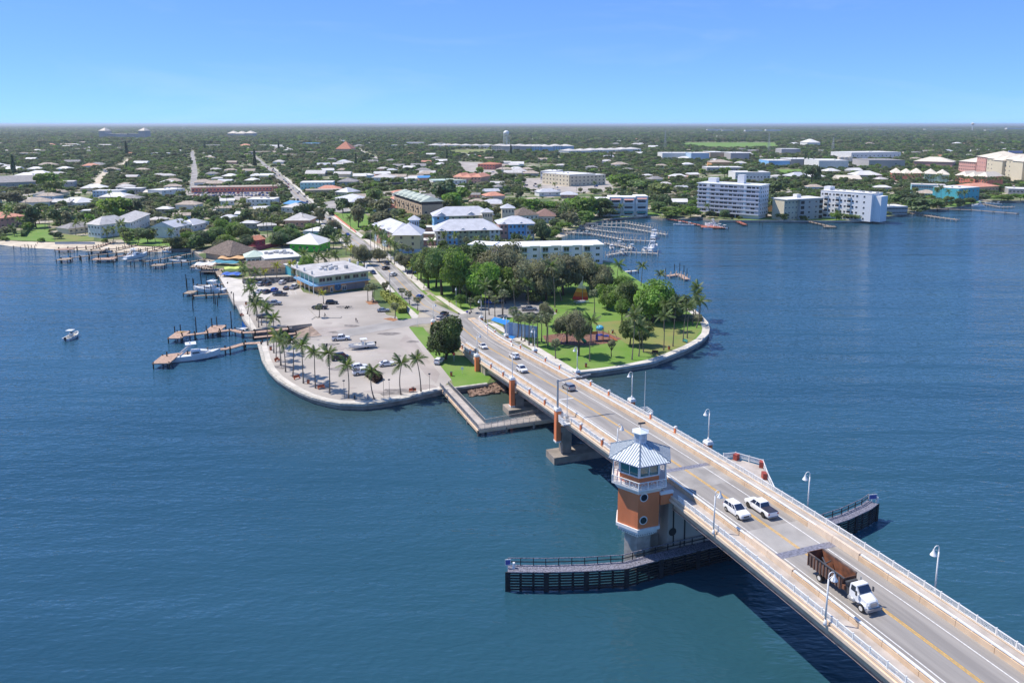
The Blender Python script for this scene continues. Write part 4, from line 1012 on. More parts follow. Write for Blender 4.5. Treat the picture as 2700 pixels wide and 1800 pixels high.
# brown thatched and other roofs of the waterside bars
bpx('beach_bar', 'open sided bar under a large brown thatch roof at the left shore', 'building', 608,690,676,678, 20, h=3.2, roof='hip', rc='brown', wc='tanw', rise=6.0, ov=2, lm='brown thatched bar')
bpx('pavilion', 'open pavilion with pale mint hip roof in front of the thatched bar', 'pavilion', 652,700,696,697, 9, h=4.2, roof='hip', rc='mint', wc='white', rise=2.6, ov=1.2, nwin=4, lm='mint roofed pavilion')
bpx('bar_building', 'long low bar with grey brown shed roof and row of roof pegs', 'building', 656,727,765,722, 13, h=3.6, roof='gable', rc='brown', wc='tanw', rise=2.2, ov=1, nwin=6, lm='long brown roofed bar')
bpx('flat_roof_kitchen', 'sprawling white flat roof crowded with grey kitchen vents', 'building', 700,708,795,700, 26, h=4.4, roof='flat', rc='white', wc='grey', pods=14, lm='flat roof crowded with vents')
bpx('teal_side_building', 'low teal and green wing behind the fan shaped palms', 'building', 770,728,826,720, 8, h=4.4, roof='flat', rc='white', wc='turq', nwin=3)
bpx('green_house', 'lime green house with tall white pyramid roof', 'house', 765,662,838,665, 15, h=4.4, roof='pyr', rc='white', wc='green', rise=5.0, ov=1.6, nwin=4, side=2, lm='lime green house')
bpx('shop_building', 'white low shop with long green sign board beside the street', 'building', 800,632,854,634, 18, h=5.2, roof='flat', rc='white', wc='white', nwin=0, lm='white shop with green sign')
a = W(806,632); b = W(848,634); mb = MB(); mb.box(0,0,4.4,5.6,(b-a).length*.85,.2); tag(mb.build('shop_sign', mat('sign green', (.03,.30,.16), .5, .15, .5), None, ((a+b)/2 + Vector((0,-.4,-1.4))), math.atan2(b.y-a.y,b.x-a.x)), 'long green sign board on the white shop wall', 'sign')
bpx('salmon_house', 'salmon house with white hip roof beside the main street', 'house', 752,602,816,602, 17, h=5.4, roof='hip', rc='pale', wc='salmon', rise=4.4, ov=1, nwin=5, side=3, lm='salmon house with white hip roof')
bpx('white_row_house', 'white gable house between the trees left of the main street', 'house', 742,560,790,562, 16, h=4.2, roof='hip', rc='pale', wc='white', rise=3, nwin=4)
bpx('blue_roof_shop', 'low shop with bright blue roof left of the main street', 'building', 748,548,776,550, 16, h=3.6, roof='gable', rc='blue', wc='white', rise=2, lm='blue roofed shop')
bpx('white_block', 'white flat roofed block behind the parking yard', 'building', 650,545,722,545, 18, h=6, roof='flat', rc='white', wc='white', floors=2, nwin=6, pods=3)
bpx('strip_mall', 'long strip mall with red fascia and parked cars in front', 'shop row', 505,509,728,505, 20, h=5.2, roof='flat', rc='tanr', wc='coral', nwin=24, ww=1.6, wh=1.6, pods=6, lm='red strip mall')
bpx('white_house', 'big white two storey waterfront house with pale grey hip roof', 'house', 266,628,345,617, 12, h=8.2, roof='hip', rc='pale', wc='white', rise=4.4, floors=2, nwin=6, side=4, ov=.9, lm='big white waterfront house')
bpx('white_house_wing', 'long white wing joined behind the big waterfront house', 'house', 345,619,396,594, 14, h=8.0, roof='hip', rc='pale', wc='white', rise=3.4, floors=2, nwin=7, side=2, ov=.9)
bpx('peach_house', 'peach walled house with salmon tile roof at the far left shore', 'house', -40,608,68,596, 16, h=7.2, roof='hip', rc='salmon', wc='pinkw', rise=3.2, floors=2, nwin=8, side=3, ov=1, lm='peach house with salmon roof')
bpx('small_house', 'small house with red tile roof behind the round dark tree', 'house', 85,575,112,572, 14, h=4.5, roof='gable', rc='red', wc='cream', side=2, nwin=2)
bpx('gazebo_house', 'small white house with steep pagoda like roof', 'house', 205,549,238,547, 12, h=4.5, roof='pyr', rc='white', wc='white', rise=4.2, ov=1.2, nwin=3, lm='white pagoda roofed house')
bpx('carport', 'flat white carport below the pagoda roofed house', 'carport', 214,566,250,565, 9, h=2.8, roof='flat', rc='white', wc='white')
bpx('white_cottage', 'white cottage with bright metal gable roofs beside the shore trees', 'house', 462,628,508,617, 16, h=6.6, roof='gable', rc='silver', wc='white', rise=3.4, floors=2, nwin=4, side=2, lm='white cottage with metal roof')
bpx('white_cottage', 'low white wing with metal hip roof right of the cottage', 'house', 510,610,552,600, 13, h=4.0, roof='hip', rc='silver', wc='white', rise=3, nwin=3)
bpx('low_house', 'low grey roofed shore house left of the big white house', 'house', 182,618,262,608, 13, h=3.6, roof='hip', rc='grey', wc='cream', rise=3, nwin=6)
bpx('pink_bar', 'small magenta walled bar with blue awning behind palms', 'building', 675,652,700,648, 10, h=4, roof='gable', rc='red', wc='magenta', rise=2, nwin=2)
# long low pale commercial roofs on the left
bpx('long_office', 'long white roofed building with dark window strip behind the pagoda house', 'building', 245,520,318,520, 12, h=6.0, roof='flat', rc='white', wc='pblue', floors=2, nwin=8)
bpx('long_office', 'second long white roofed wing reaching right towards the side street', 'building', 318,512,372,512, 12, h=5.5, roof='flat', rc='white', wc='grey', nwin=8)
bpx('garage_building', 'cream low gable building beside the straight side street', 'building', 378,517,416,517, 14, h=3.6, roof='gable', rc='cream', wc='cream', rise=2)
bpx('white_workshop', 'white workshop with flat roof at the foot of the side street', 'building', 428,520,488,514, 20, h=6.2, roof='flat', rc='white', wc='white', floors=2, nwin=4, pods=2)
bpx('warehouse', 'wide grey roofed warehouse at the far left edge', 'warehouse', -60,500,95,494, 45, h=6.5, roof='gable', rc='grey', wc='grey', rise=6, nwin=9, lm='grey roofed warehouse')
bpx('grey_block', 'plain grey block among trees right of the warehouse', 'building', 158,500,196,499, 20, h=8, roof='flat', rc='pale', wc='grey', nwin=3, floors=2)
# commercial buildings right of the main street
bpx('bank_building', 'pale grey bank building with cream columns and metal hip roofs', 'building', 884,537,925,549, 24, h=5.2, roof='hip', rc='silver', wc='cream', rise=4, nwin=6, ww=1.6, wh=2.4, side=2, lm='bank with cream columns')
bpx('bank_building', 'rear wing of the bank with grey metal hip roof', 'building', 884,520,918,522, 18, h=5.2, roof='hip', rc='silver', wc='cream', rise=4, nwin=4)
bpx('blue_office', 'flat roofed office with light blue upper wall', 'office', 792,500,878,499, 24, h=7.2, roof='flat', rc='white', wc='aqua', floors=2, nwin=9, lm='light blue office')
bpx('dark_front_shop', 'low brown shop in front of the light blue office', 'shop', 806,513,905,511, 14, h=4, roof='flat', rc='tanr', wc='tanw', nwin=9, ww=2)
bpx('grey_office', 'low grey hip roofed office right of the light blue one', 'office', 888,489,938,489, 22, h=4.2, roof='hip', rc='grey', wc='grey', rise=4, nwin=6)
bpx('boundary_wall', 'long dark purple boundary wall behind the playing field', 'wall', 960,489,1128,487, 1.0, h=2.6, roof='flat', rc='grey', wc=mat('dark purple wall', (.07,.05,.11), .8, .1))
bpx('courtyard_building', 'wide low building with pale curved roof behind the field', 'building', 980,478,1040,478, 24, h=4.5, roof='hip', rc='pale', wc='white', rise=4, nwin=6)
# tan row with sage roof
def tan_row():
    a, b = W(1040,558,1.5), W(1113,586,1.5); d = (b-a); L_ = d.length; rot = math.atan2(d.y,d.x); c = (a+b)/2; h = zat(b.y, 541)-1.5
    t = thing('tan_apartment_row', 'long tan apartment row with stepped sage green roof', 'apartment building', (c.x,c.y,1.5), rot)
    D = 16; mb = MB(); mb.box(0,D/2,0,h,L_,D); mb.build('wall', walls['tanw'], t); mb = MB(); mb.box(0,D/2,h,h+2.6,L_-1,D-1); mb.build('attic_wall', mat('dark brown attic', (.09,.07,.06), .8, .1), t)
    for k in range(6):
        mb = MB(); l = L_/6; x0 = -L_/2 + k*l; z0 = h+2.6
        P = [(x0-.2,-1,z0),(x0+l+.2,-1,z0-.4),(x0+l+.2,D+1,z0-.4),(x0-.2,D+1,z0),(x0+l*.25,D/2,z0+3.2),(x0+l*.75,D/2,z0+3.0)]
        mb.add(P, [(0,1,5,4),(1,2,5),(2,3,4,5),(3,0,4),(3,2,1,0)]); mb.build('roof', roofs['sage'], t)
        mb = MB(); mb.add([(x0+l*.3,-1.1,z0-.3),(x0+l*.7,-1.1,z0-.3),(x0+l*.5,-1.1,z0+1.5),(x0+l*.5,2.5,z0+1.5)], [(0,1,2),(1,3,2),(0,2,3)]); mb.build('dormer', roofs['sage'], t)
    for k in range(12):
        mk('window', win_mesh(1.6,1.8), t, (-L_/2+L_*(k+.5)/12, 0, h*.82)); mk('window', win_mesh(1.6,1.5), t, (-L_/2+L_*(k+.5)/12, 0, h*.5))
        if k % 2: mb = MB(); mb.box(-L_/2+L_*(k+.5)/12,-.1,0,h*.3,2.4,.2); mb.build('arched_opening', dark, t)
        if k % 2 == 0: mb = MB(); mb.box(-L_/2+L_*(k+.5)/12,-.6,h*.68,h*.68+1,2.4,1.2); mb.build('balcony', metald, t)
    for k in range(3): mk('window', win_mesh(1.6,1.5), t, (L_/2, 3+5*k, h*.55), R(90))
    for k in range(8):
        p = a.lerp(b,(k+.5)/8) + Vector((-math.sin(rot),math.cos(rot),0))*8; occ(p.x,p.y,8)
    LM.append(('tan row with sage roof', c.x, c.y))
tan_row()
# pastel townhouses
def townhouse(name, label, pts, D, h, cols, eave=.9, rise=4.2, rc='silver', lm=None, floors=3):
    a, b = W(*pts[0],1.5), W(*pts[1],1.5); d = b-a; L_ = d.length; rot = math.atan2(d.y,d.x); c = (a+b)/2; t = thing(name, label, 'townhouses', (c.x,c.y,1.5), rot); n = len(cols); l = L_/n
    mb = MB(); roof_geo(mb, 'hip', L_, D+1.2, h, eave, rise); mb.v = [(x, y-.6, z) for x,y,z in mb.v]; mb.build('roof', roofs[rc], t)
    for k, cc in enumerate(cols):
        x0 = -L_/2+(k+.5)*l; pr = (0,.8,-.3,1.2)[k%4]; mb = MB(); mb.box(x0, D/2-pr/2, 0, h-.02*k, l-.02, D+pr); mb.build('wall', walls[cc], t)
        if n > 1 and k % 2 == 0:
            gw, gz = l*.42, h-1.2; mb = MB(); mb.add([(x0-gw,-pr-eave,gz+1.0),(x0+gw,-pr-eave,gz+1.0),(x0,-pr-eave,gz+1.0+gw*.62),(x0,D*.34,gz+1.0+gw*.62)], [(0,1,2),(1,3,2),(0,2,3)]); mb.build('gable', roofs[rc], t)
        for f in range(floors):
            for j in (-.22,.22): mk('window', win_mesh(1.1,1.5), t, (x0+l*j, -pr, h/floors*(f+.55)))
    for f in range(floors):
        for j in range(3): mk('window', win_mesh(1.1,1.5), t, (L_/2, D*(j+.5)/3, h/floors*(f+.55)), R(90)); mk('window', win_mesh(1.1,1.5), t, (-L_/2, D*(j+.5)/3, h/floors*(f+.55)), R(-90))
    for k in range(max(1,int(L_/8))+1):
        for q in range(max(1,int(D/8))+1):
            p = a.lerp(b, k/(max(1,int(L_/8)))) + Vector((-math.sin(rot),math.cos(rot),0))*(q*8); occ(p.x,p.y,5)
    if lm: LM.append((lm, c.x, c.y+D/2))
    return t, L_, rot
t, L_, rot = townhouse('yellow_townhouse', 'pale yellow townhouse end with grey metal hip roof facing the park', [(1040,668),(1108,668)], 17, 10.2, ['yellow'], 1.1, 5.4, lm='yellow townhouse')
mb = MB(); mb.box(-1.5,-.06,0,2.4,8,.12); mb.box(6,-.06,0,2.4,4.2,.12); mb.build('garage_door', walls['pblue'], t)
t, L_, rot = townhouse('pastel_townhouses', 'row of yellow pink and blue townhouses behind the royal palms', [(988,634),(1042,660)], 15, 9.8, ['pblue','pinkw','yellow','pblue','pinkw','yellow'], .9, 4.4)
def lookout(label, px, py, ytop, w_, wc):
    p = W(px, py, 1.5); h = zat(p.y, ytop)-1.5; building('lookout_tower', label, 'lookout tower', p.x, p.y, R(5), w_, w_, h, 'pyr', 'silver', wc, 1, 0, ov=.9, rise=2.6, z=1.5)
    for k in range(4): o = mk('window', win_mesh(.8,2.0), None, (p.x,p.y,1.5)); o.parent = [q for q in S.objects if q.get('label') == label][0]; o.location = (-w_/2+w_*(k+.5)/4, 0, h-2)
lookout('small blue lookout tower with pyramid roof beside the yellow townhouse', 1093, 640, 580, 5.5, 'pblue')
t, L_, rot = townhouse('blue_green_townhouses', 'wide blue and sage townhouses with broad grey metal roofs', [(1150,646),(1318,642)], 17, 8.4, ['white','blue','sage','sage','sage','white'], 1.6, 5.6, lm='blue and sage townhouses')
t, L_, rot = townhouse('rear_townhouses', 'rear row of townhouses with grey metal roofs and blue end wall', [(1145,612),(1300,608)], 16, 10.5, ['blue','sage','sage','cream'], 1.1, 5.2)
t, L_, rot = townhouse('corner_townhouses', 'pink and bright blue three storey townhouses near the marina', [(1317,640),(1408,638)], 16, 11.2, ['pinkw','blue','blue','pblue'], 1.1, 3.8, lm='pink and blue corner townhouses')
lookout('cream lookout tower with four dark windows above the grey roofs', 1285, 612, 560, 6.5, 'cream')
lookout('tall cream lookout tower nearest the marina side', 1340, 612, 549, 8, 'cream')
for k, (x0,y0,x1,y1,lb) in enumerate(((1110,612,1145,612,'first'),(1112,630,1148,630,'middle'),(1112,648,1148,648,'last'))):
    bpx('garage_row', 'white flat roofed garage row between townhouses, %s from the rear' % lb, 'garage', x0,y0,x1,y1, 8, h=3.0, roof='flat', rc='white', wc='pinkw')
bpx('dark_roof_house', 'house with dark brown hip roof behind the corner townhouses', 'house', 1362,597,1420,594, 16, h=7.5, roof='hip', rc='brown', wc='white', rise=4.5, floors=2, nwin=5, ov=1)
bpx('brown_roof_house', 'house with reddish brown hip roof and white porch posts', 'house', 1414,588,1462,588, 15, h=5, roof='hip', rc=mat('reddish brown roof', (.27,.16,.13), .85, .1), wc='white', rise=4.5, nwin=5, ov=1.4, lm='reddish brown roofed house')
# long white condo behind the park
def condo():
    a, b = W(1312,703,1.5), W(1589,696,1.5); d = b-a; L_ = d.length; rot = math.atan2(d.y,d.x); c = (a+b)/2; h = zat(a.y, 652)-1.5; D = 14; f3 = h/3
    t = thing('long_white_condo', 'long white three storey condo with balconies behind the park trees', 'apartment building', (c.x,c.y,1.5), rot)
    mb = MB(); mb.box(0,D/2,0,h,L_,D); mb.box(-L_/2-5,D/2+2,0,h+.3,12,D-4,R(-25)); mb.build('wall', mat('lavender white wall', (.82,.72,.82), .75, .04), t)
    mb = MB(); mb.box(0,D/2,h,h+.4,L_+1.2,D+1.4); mb.box(-L_/2-6,D/2+2,h+.3,h+.9,13,D-2,R(-25)); mb.build('roof', mat('bright white roof', (.84,.82,.79), .6, .04, .2), t)
    n = 10
    for k in range(n):
        x0 = -L_/2 + L_*(k+.5)/n
        if k % 2 == 0: mb = MB(); mb.box(x0,-1.0,h,h+.38,L_/n,2.0); mb.build('roof_step', MATS['bright white roof'], t)
        for f in range(3):
            if k % 2 == 0:
                mb = MB(); mb.box(x0,-.85,f3*f+.0,f3*f+.18,L_/n*.92,1.7); mb.box(x0,-1.66,f3*f+.95,f3*f+1.03,L_/n*.92,.06)
                for j in range(14): mb.box(x0-L_/n*.45+j*L_/n*.9/13,-1.66,f3*f+.18,f3*f+1,.05,.05)
                mb.build('balcony', white, t); mk('window', win_mesh(2.6,2.2), t, (x0,-.0,f3*f+1.4))
                mb = MB(); mb.box(x0-L_/n*.47,-.9,0,h,.25,1.8); mb.build('balcony_fin', white, t) if f == 0 else None
            else:
                mk('window', win_mesh(1.9,1.2), t, (x0,0,f3*f+1.7))
    for k in range(5): mk('window', win_mesh(1.3,1.3), t, (-L_/2-9.5, 4+k*2, h*.7), R(-115)) if k < 3 else None
    for k in range(14): p = a.lerp(b,(k+.5)/14)+Vector((0,7,0)); occ(p.x,p.y,7)
    LM.append(('long white condo', c.x, c.y))
condo()
# eight storey apartment block
def block8():
    a, b = W(1838,567,1.5), W(2001,579,1.5); d = b-a; L_ = d.length; rot = math.atan2(d.y,d.x); c = (a+b)/2; h = zat(b.y, 491)-1.5; D = 19; n = 8; fh = h/n
    t = thing('white_apartment_block', 'tall white eight storey apartment block with long balconies on the far shore', 'apartment building', (c.x,c.y,1.5), rot)
    wl = mat('apartment white', (.70,.70,.71), .7, .03)
    mb = MB(); mb.box(0,D/2,fh*.9,h,L_,D); mb.box(L_*.33,D/2,0,fh,L_*.3,D-2); mb.build('wall', wl, t)
    for k in range(9): mb = MB(); mb.box(-L_/2+1+k*(L_-2)/8,1.2,0,fh,.7,.7); mb.build('column', wl, t)
    for k in range(5): mb = MB(); mb.box(-L_/2+3+k*(L_-2)/8,D-3,0,fh,4,2); mb.build('ground_wall', metald, t)
    mb = MB(); mb.box(0,D/2-.5,h,h+.5,L_+1.4,D+2); mb.build('roof', white, t)
    for x0 in (-L_*.32, L_*.27): mb = MB(); mb.box(x0,-.75,fh*.9,h,2.2,1.5); mb.build('vertical_fin', white, t)
    for k in range(4): mb = MB(); mb.box(-L_/2+L_*(.02,.5,.69,.985)[k],-.7,fh*.9,h,.2,1.4); mb.build('vertical_fin', white, t)
    for f in range(1, n):
        z0 = f*fh
        mb = MB(); mb.box(0,-.95,z0-.12,z0+.12,L_,1.9); mb.box(0,-1.88,z0+.1,z0+1.0,L_,.08); mb.build('balcony', mat('balcony lavender white', (.66,.65,.70), .6, .03), t)
        rr = random.Random(f)
        for k in range(14):
            if rr.random() < .8: mk('window', win_mesh(rr.choice((2.2,3.0)),1.7), t, (-L_/2+L_*(k+.5)/14, 0, z0+1.3))
        for k in range(4): mk('window', win_mesh(1.3,1.3), t, (L_/2, D*(k+.5)/4, z0+1.4), R(90))
    mb = MB(); mb.box(-L_*.34,D*.6,h+.4,h+4,6.5,6); mb.build('rooftop_box', wl, t); mb = MB(); mb.box(L_*.12,D*.6,h+.4,h+7,5,5); mb.build('rooftop_box', wl, t)
    for k in range(9):
        for q in (3,12): p = a.lerp(b,(k+.5)/9)+Vector((0,q,0)); occ(p.x,p.y,6)
    LM.append(('eight storey white block', c.x, c.y))
block8()
def block5():
    a, b = W(2160,572,1.5), W(2294,585,1.5); d = b-a; L_ = d.length; rot = math.atan2(d.y,d.x); c = (a+b)/2; h = zat(b.y, 512)-1.5; D = 17; n = 5; fh = h/n
    t = thing('white_apartment_block', 'white five storey apartment block with square windows and stepped balconies', 'apartment building', (c.x,c.y,1.5), rot)
    mb = MB(); mb.box(0,D/2,0,h,L_,D); mb.box(-L_/2+2,D/2,h,h+3,5,7); mb.box(L_/2+2.6,D/2,0,h*.92,5.2,D*.6); mb.build('wall', mat('bright white wall', (.78,.78,.78), .65, .03), t)
    mb = MB(); mb.box(0,D/2,h,h+.35,L_+.4,D+.4); mb.build('roof', roofs['white'], t)
    for f in range(n):
        for k in range(10):
            x0 = -L_/2+L_*.76*(k+.5)/10
            if k % 3 == 1: 
                mb = MB(); mb.box(x0,-.75,f*fh,f*fh+.95,3.2,1.5); mb.build('balcony', white, t); mb = MB(); mb.box(x0,-.05,f*fh+.95,f*fh+2.5,2.8,.1); mb.build('balcony_opening', dark, t)
            else: mk('window', win_mesh(1.4,1.4), t, (x0,0,f*fh+1.7))
        mk('window', win_mesh(1.2,1.4), t, (L_*.36,0,f*fh+1.7)); mk('window', win_mesh(1.2,1.4), t, (L_/2,D*.4,f*fh+1.7), R(90))
    for k in range(8): mb = MB(); mb.box(-L_/2+4+k*5,D*.5+random.uniform(-3,3),h+.35,h+1.4,1.5,1.4); mb.build('rooftop_unit', metal, t)
    for k in range(9):
        for q in (3,12): p = a.lerp(b,(k+.5)/9)+Vector((0,q,0)); occ(p.x,p.y,6)
    LM.append(('five storey white block', c.x, c.y))
block5()
def block4():
    a, b = W(2068,577,1.5), W(2108,580,1.5); c = W(2167,576,1.5); h = zat(b.y, 526)-1.5; mid = (b+c)/2; rot = math.atan2(c.y-b.y, c.x-b.x); L_ = (c-b).length
    t = thing('beige_apartment_block', 'beige four storey apartment block between the two white blocks', 'apartment building', (mid.x,mid.y,1.5), rot)
    mb = MB(); mb.box(0,7,0,h,L_,14); mb.build('wall', mat('grey beige wall', (.44,.43,.40), .7, .05), t); mb = MB(); mb.box(-L_/2-6,8.5,0,h,14,12); mb.build('wing_wall', walls['cream'], t)
    mb = MB(); mb.box(-6,7.5,h,h+.5,L_+15,16.5); mb.build('roof', roofs['white'], t); mb = MB(); mb.box(-6,9,h+.5,h+3,4,4); mb.build('rooftop_box', whitew, t)
    for f in range(4):
        for x0 in (-L_*.1, L_*.2): mk('window', win_mesh(1.5,1.4), t, (x0,0,f*h/4+1.6))
        for x0 in (-L_*.4, L_*.42): mb = MB(); mb.box(x0,-.05,f*h/4+.3,f*h/4+2.6,L_*.15,.1); mb.build('loggia', dark, t)
        for k in range(4): mk('window', win_mesh(1.0,1.0), t, (-L_/2-11.5+3.4*k,2.5,f*h/4+1.6))
    for k in range(5): p = a.lerp(c,(k+.5)/5)+Vector((0,7,0)); occ(p.x,p.y,8)
    LM.append(('beige four storey block', mid.x, mid.y))
block4()
bpx('low_white_building', 'two storey white building with dark window rows right of the five storey block', 'building', 2320,567,2392,566, 16, h=6.2, roof='flat', rc='white', wc='grey', floors=2, nwin=9, ww=2.2)
bpx('orange_low_building', 'low orange building between the tall white block and the beige block', 'building', 2018,560,2070,562, 10, h=6, roof='flat', rc='white', wc='orangew', floors=2, nwin=4)
def awning_block():
    a, b = W(1572,569,1.5), W(1708,569,1.5); d = b-a; L_ = d.length; c = (a+b)/2; h = zat(a.y, 521)-1.5; rot = math.atan2(d.y,d.x)
    t = thing('awning_condos', 'white stepped condos with pink and teal awnings above the marina', 'apartment building', (c.x,c.y,1.5), rot)
    for k in range(4):
        l = L_/4; x0 = -L_/2+(k+.5)*l; dz = (0,1.4,1.2,2.0)[k]; mb = MB(); mb.box(x0,7,0,h+dz-1.5,l-.3,14); mb.build('wall', whitew, t)
        mb = MB(); mb.box(x0,7.5,h+dz-1.5,h+dz-1.0,l-.1,15); mb.build('roof', MATS['bright white roof'], t)
        for f in range(3):
            mb = MB(); mb.box(x0,-.04,f*h/3+.3,f*h/3+2.6,l*.62,.1); mb.build('glass_front', glass, t)
            mb = MB(); mb.box(x0,-.9,f*h/3,f*h/3+.15,l*.8,1.8); mb.box(x0,-1.75,f*h/3+.1,f*h/3+1,l*.8,.06); mb.build('balcony', white, t)
        mb = MB(); z0 = h*.95+dz-1.5; mb.add([(x0-l*.38,-.05,z0),(x0+l*.38,-.05,z0),(x0+l*.38,-1.6,z0-.8),(x0-l*.38,-1.6,z0-.8)], [(0,1,2,3)]); mb.build('awning', walls['pinkw'], t)
        mb = MB(); z0 = 3.3; mb.add([(x0-l*.38,-.1,z0),(x0+l*.38,-.1,z0),(x0+l*.38,-3,z0-.9),(x0-l*.38,-3,z0-.9)], [(0,1,2,3)]); mb.build('awning', mat('teal awning', (.03,.30,.26), .6, .05), t)
    for k in range(7): p = a.lerp(b,(k+.5)/7)+Vector((0,7,0)); occ(p.x,p.y,7)
    LM.append(('white condos with awnings', c.x, c.y))
awning_block()
# larger far buildings: (name, label, cat, xL, yL, xR, yR, D, ytop, roof, roofc, wallc, floors, nwin, rise, landmark)
FARB = [
('white_office_complex','big white office complex with stepped flat roofs beyond the marina','office',1430,485,1500,492,40,456,'flat','white','cream',3,8,None,'white office complex'),
('white_office_complex','front wing of the white office complex with arched windows','office',1503,492,1596,487,36,465,'flat','white','cream',3,9,None,None),
('white_office_complex','left rear wing of the white office complex','office',1425,474,1462,475,36,452,'flat','white','white',2,5,None,None),
('grey_apartments','long pale grey apartment block with hip roofs left of the row','apartment building',1296,401,1400,403,40,384,'hip','pale','grey',3,16,4,'long pale apartment row'),
('grey_apartments','long pale grey apartment block with hip roofs right end of the row','apartment building',1402,403,1512,402,40,386,'hip','pale','pblue',3,16,4,None),
('apartment_row','rear row of pale hip roofed apartments behind the bare field','apartment building',1128,391,1292,392,40,383,'hip','pale','white',2,18,4,'rear apartment row'),
('apartment_row','low white roofed townhouse row right of the pale apartments','apartment building',1500,410,1690,404,36,398,'hip','pale','white',2,14,4,None),
('red_roof_hall','hall with large red pyramid roof among dark trees','hall',886,404,925,404,60,393,'pyr','red','tanw',1,0,18,'red pyramid roof'),
('blue_roof_store','long low store with bright blue roof edge','store',798,384,836,384,50,378,'flat','blue','white',1,0,None,'blue roofed store'),
('pink_building','low pinkish building right of the field in the middle distance','building',1260,447,1305,448,30,433,'hip','red','coral',2,6,3,None),
('salmon_offices','salmon roofed offices at the wide junction','office',1196,484,1268,486,30,466,'hip','salmon','salmon',2,8,4,'salmon roofed offices'),
('green_roof_shop','low shop with pale green roof beside the salmon offices','shop',1142,488,1230,486,24,477,'flat','mint','white',1,8,None,None),
('twin_tower_hall','distant long hall with a tower at each end, left end','hall',262,368,278,368,60,345,'pyr','cream','grey',4,0,14,'distant twin tower hall'),
('twin_tower_hall','distant long hall with a tower at each end, right end','hall',366,368,382,368,60,345,'pyr','cream','grey',4,0,14,None),
('twin_tower_hall','long wing joining the two distant hall towers','hall',278,368,366,368,40,353,'flat','cream','grey',3,20,None,None),
('distant_hall','second distant hall with low twin roofs right of the first','hall',600,364,668,364,60,352,'hip','cream','grey',2,0,12,None),
('white_shed','long white shed with blue end beyond the far trees','warehouse',1746,421,1820,421,50,404,'flat','white','white',1,0,None,'long white sheds'),
('white_shed','white shed with blue side wall in the industrial area','warehouse',1822,424,1870,424,50,404,'flat','white','pblue',1,0,None,None),
('white_shed','tan flat shed next to the blue sided one','warehouse',1872,421,1910,421,60,402,'flat','white','tanw',1,0,None,None),
('white_shed','long white shed below the pylon','warehouse',1926,424,1975,424,60,404,'flat','white','grey',1,0,None,None),
('white_shed','white workshop with blue doors in the industrial area','warehouse',2026,440,2082,440,50,424,'flat','white','blue',1,0,None,None),
('white_shed','low white shed right of the blue doored workshop','warehouse',2084,440,2150,440,50,420,'flat','white','grey',1,0,None,None),
('white_shed','large bright white warehouse beside the storage tanks','warehouse',2158,447,2236,447,60,424,'flat','white','white',1,0,None,'large white warehouse'),
('white_shed','long white shed with dark bay doors','warehouse',2244,422,2374,420,60,403,'flat','white','white',1,12,None,'white shed with dark bays'),
('white_shed','grey flat warehouse in front of the shed with dark bays','warehouse',2290,443,2385,443,60,423,'flat','grey','grey',1,2,None,None),
('white_shed','small grey shed far behind the sports field','warehouse',2060,410,2110,410,40,393,'flat','white','grey',1,0,None,None),
('domed_hall','white hall with low curved roof behind the sheds','hall',2128,388,2162,388,60,376,'hip','white','white',1,0,10,None),
('long_low_roofs','long low white roofs left of the green field','building',1864,455,1960,455,30,442,'flat','white','grey',1,8,None,None),
('brown_roof_building','brown roofed building in the industrial area','building',1876,440,1932,440,30,428,'hip','tanr','orangew',1,0,4,None),
('white_bungalow_hall','white roofed hall behind the tall white block','building',1938,482,2030,482,30,455,'flat','white','white',1,10,None,None),
('pink_resort_hall','pink gabled hall with wide white roofs','resort',2408,440,2510,443,40,425,'hip','cream','pinkw',1,0,7,'pink gabled hall'),
('coral_villas','coral villas with white hip roofs behind a palm row, left group','villas',2351,476,2432,478,30,456,'hip','cream','coral',3,12,5,'left coral villas'),
('mint_villas','pale mint villas with white hip roofs in the palm row','villas',2436,482,2500,484,30,458,'hip','cream','mint',3,9,5,'mint villas'),
('coral_villas','coral villas with white hip roofs behind a palm row, right group','villas',2518,486,2600,492,30,462,'hip','cream','coral',3,12,5,'right coral villas'),
('pink_resort','tall pink and white resort wing with gabled roof','resort',2526,458,2570,462,50,425,'hip','cream','pinkw',4,8,6,'pink resort'),
('pink_resort','middle wing of the tall pink resort','resort',2572,463,2596,468,50,412,'pyr','cream','pinkw',5,4,8,None),
('cream_resort','long cream resort wing with rows of balconies at the right edge','resort',2598,470,2760,494,50,417,'hip','cream','cream',5,16,6,'cream resort'),
('teal_motel','pale teal two storey motel with long flat roof','motel',2402,511,2492,514,18,487,'flat','pale','aqua',2,14,None,'pale teal motel'),
('turquoise_motel','bright turquoise motel block at the waterside','motel',2526,533,2580,528,24,498,'flat','white','turq',2,5,None,'turquoise motel'),
('grey_roof_motel','low motel with grey roof in front of the teal one','motel',2416,519,2468,521,14,509,'hip','tanr','aqua',1,7,3,None),
('tan_motel','long tan roofed motel behind the turquoise block','motel',2560,510,2632,506,22,494,'hip','salmon','tanw',1,8,3,None),
('white_roof_row','low white roofed row at the right edge beyond the palms','building',2658,512,2720,514,24,498,'flat','white','grey',1,6,None,None),
]
for (nm,lb,ct,xL,yL,xR,yR,D,yt,rf,rc,wc,fl,nw,rise,lm_) in FARB:
    bpx(nm, lb, ct, xL,yL,xR,yR, D, ytop=yt, roof=rf, rc=rc, wc=wc, floors=fl, nwin=nw, rise=rise, ov=1 if rf != 'flat' else .3, ww=2.4 if yL < 450 else 1.6, wh=1.6, lm=lm_, pods=2 if rf == 'flat' else 0, seg=max(1, round((xR-xL)/26)) if rf == 'hip' and xR-xL > 60 and fl > 1 else (3 if nm.startswith('twin') and xR-xL > 60 else 1))
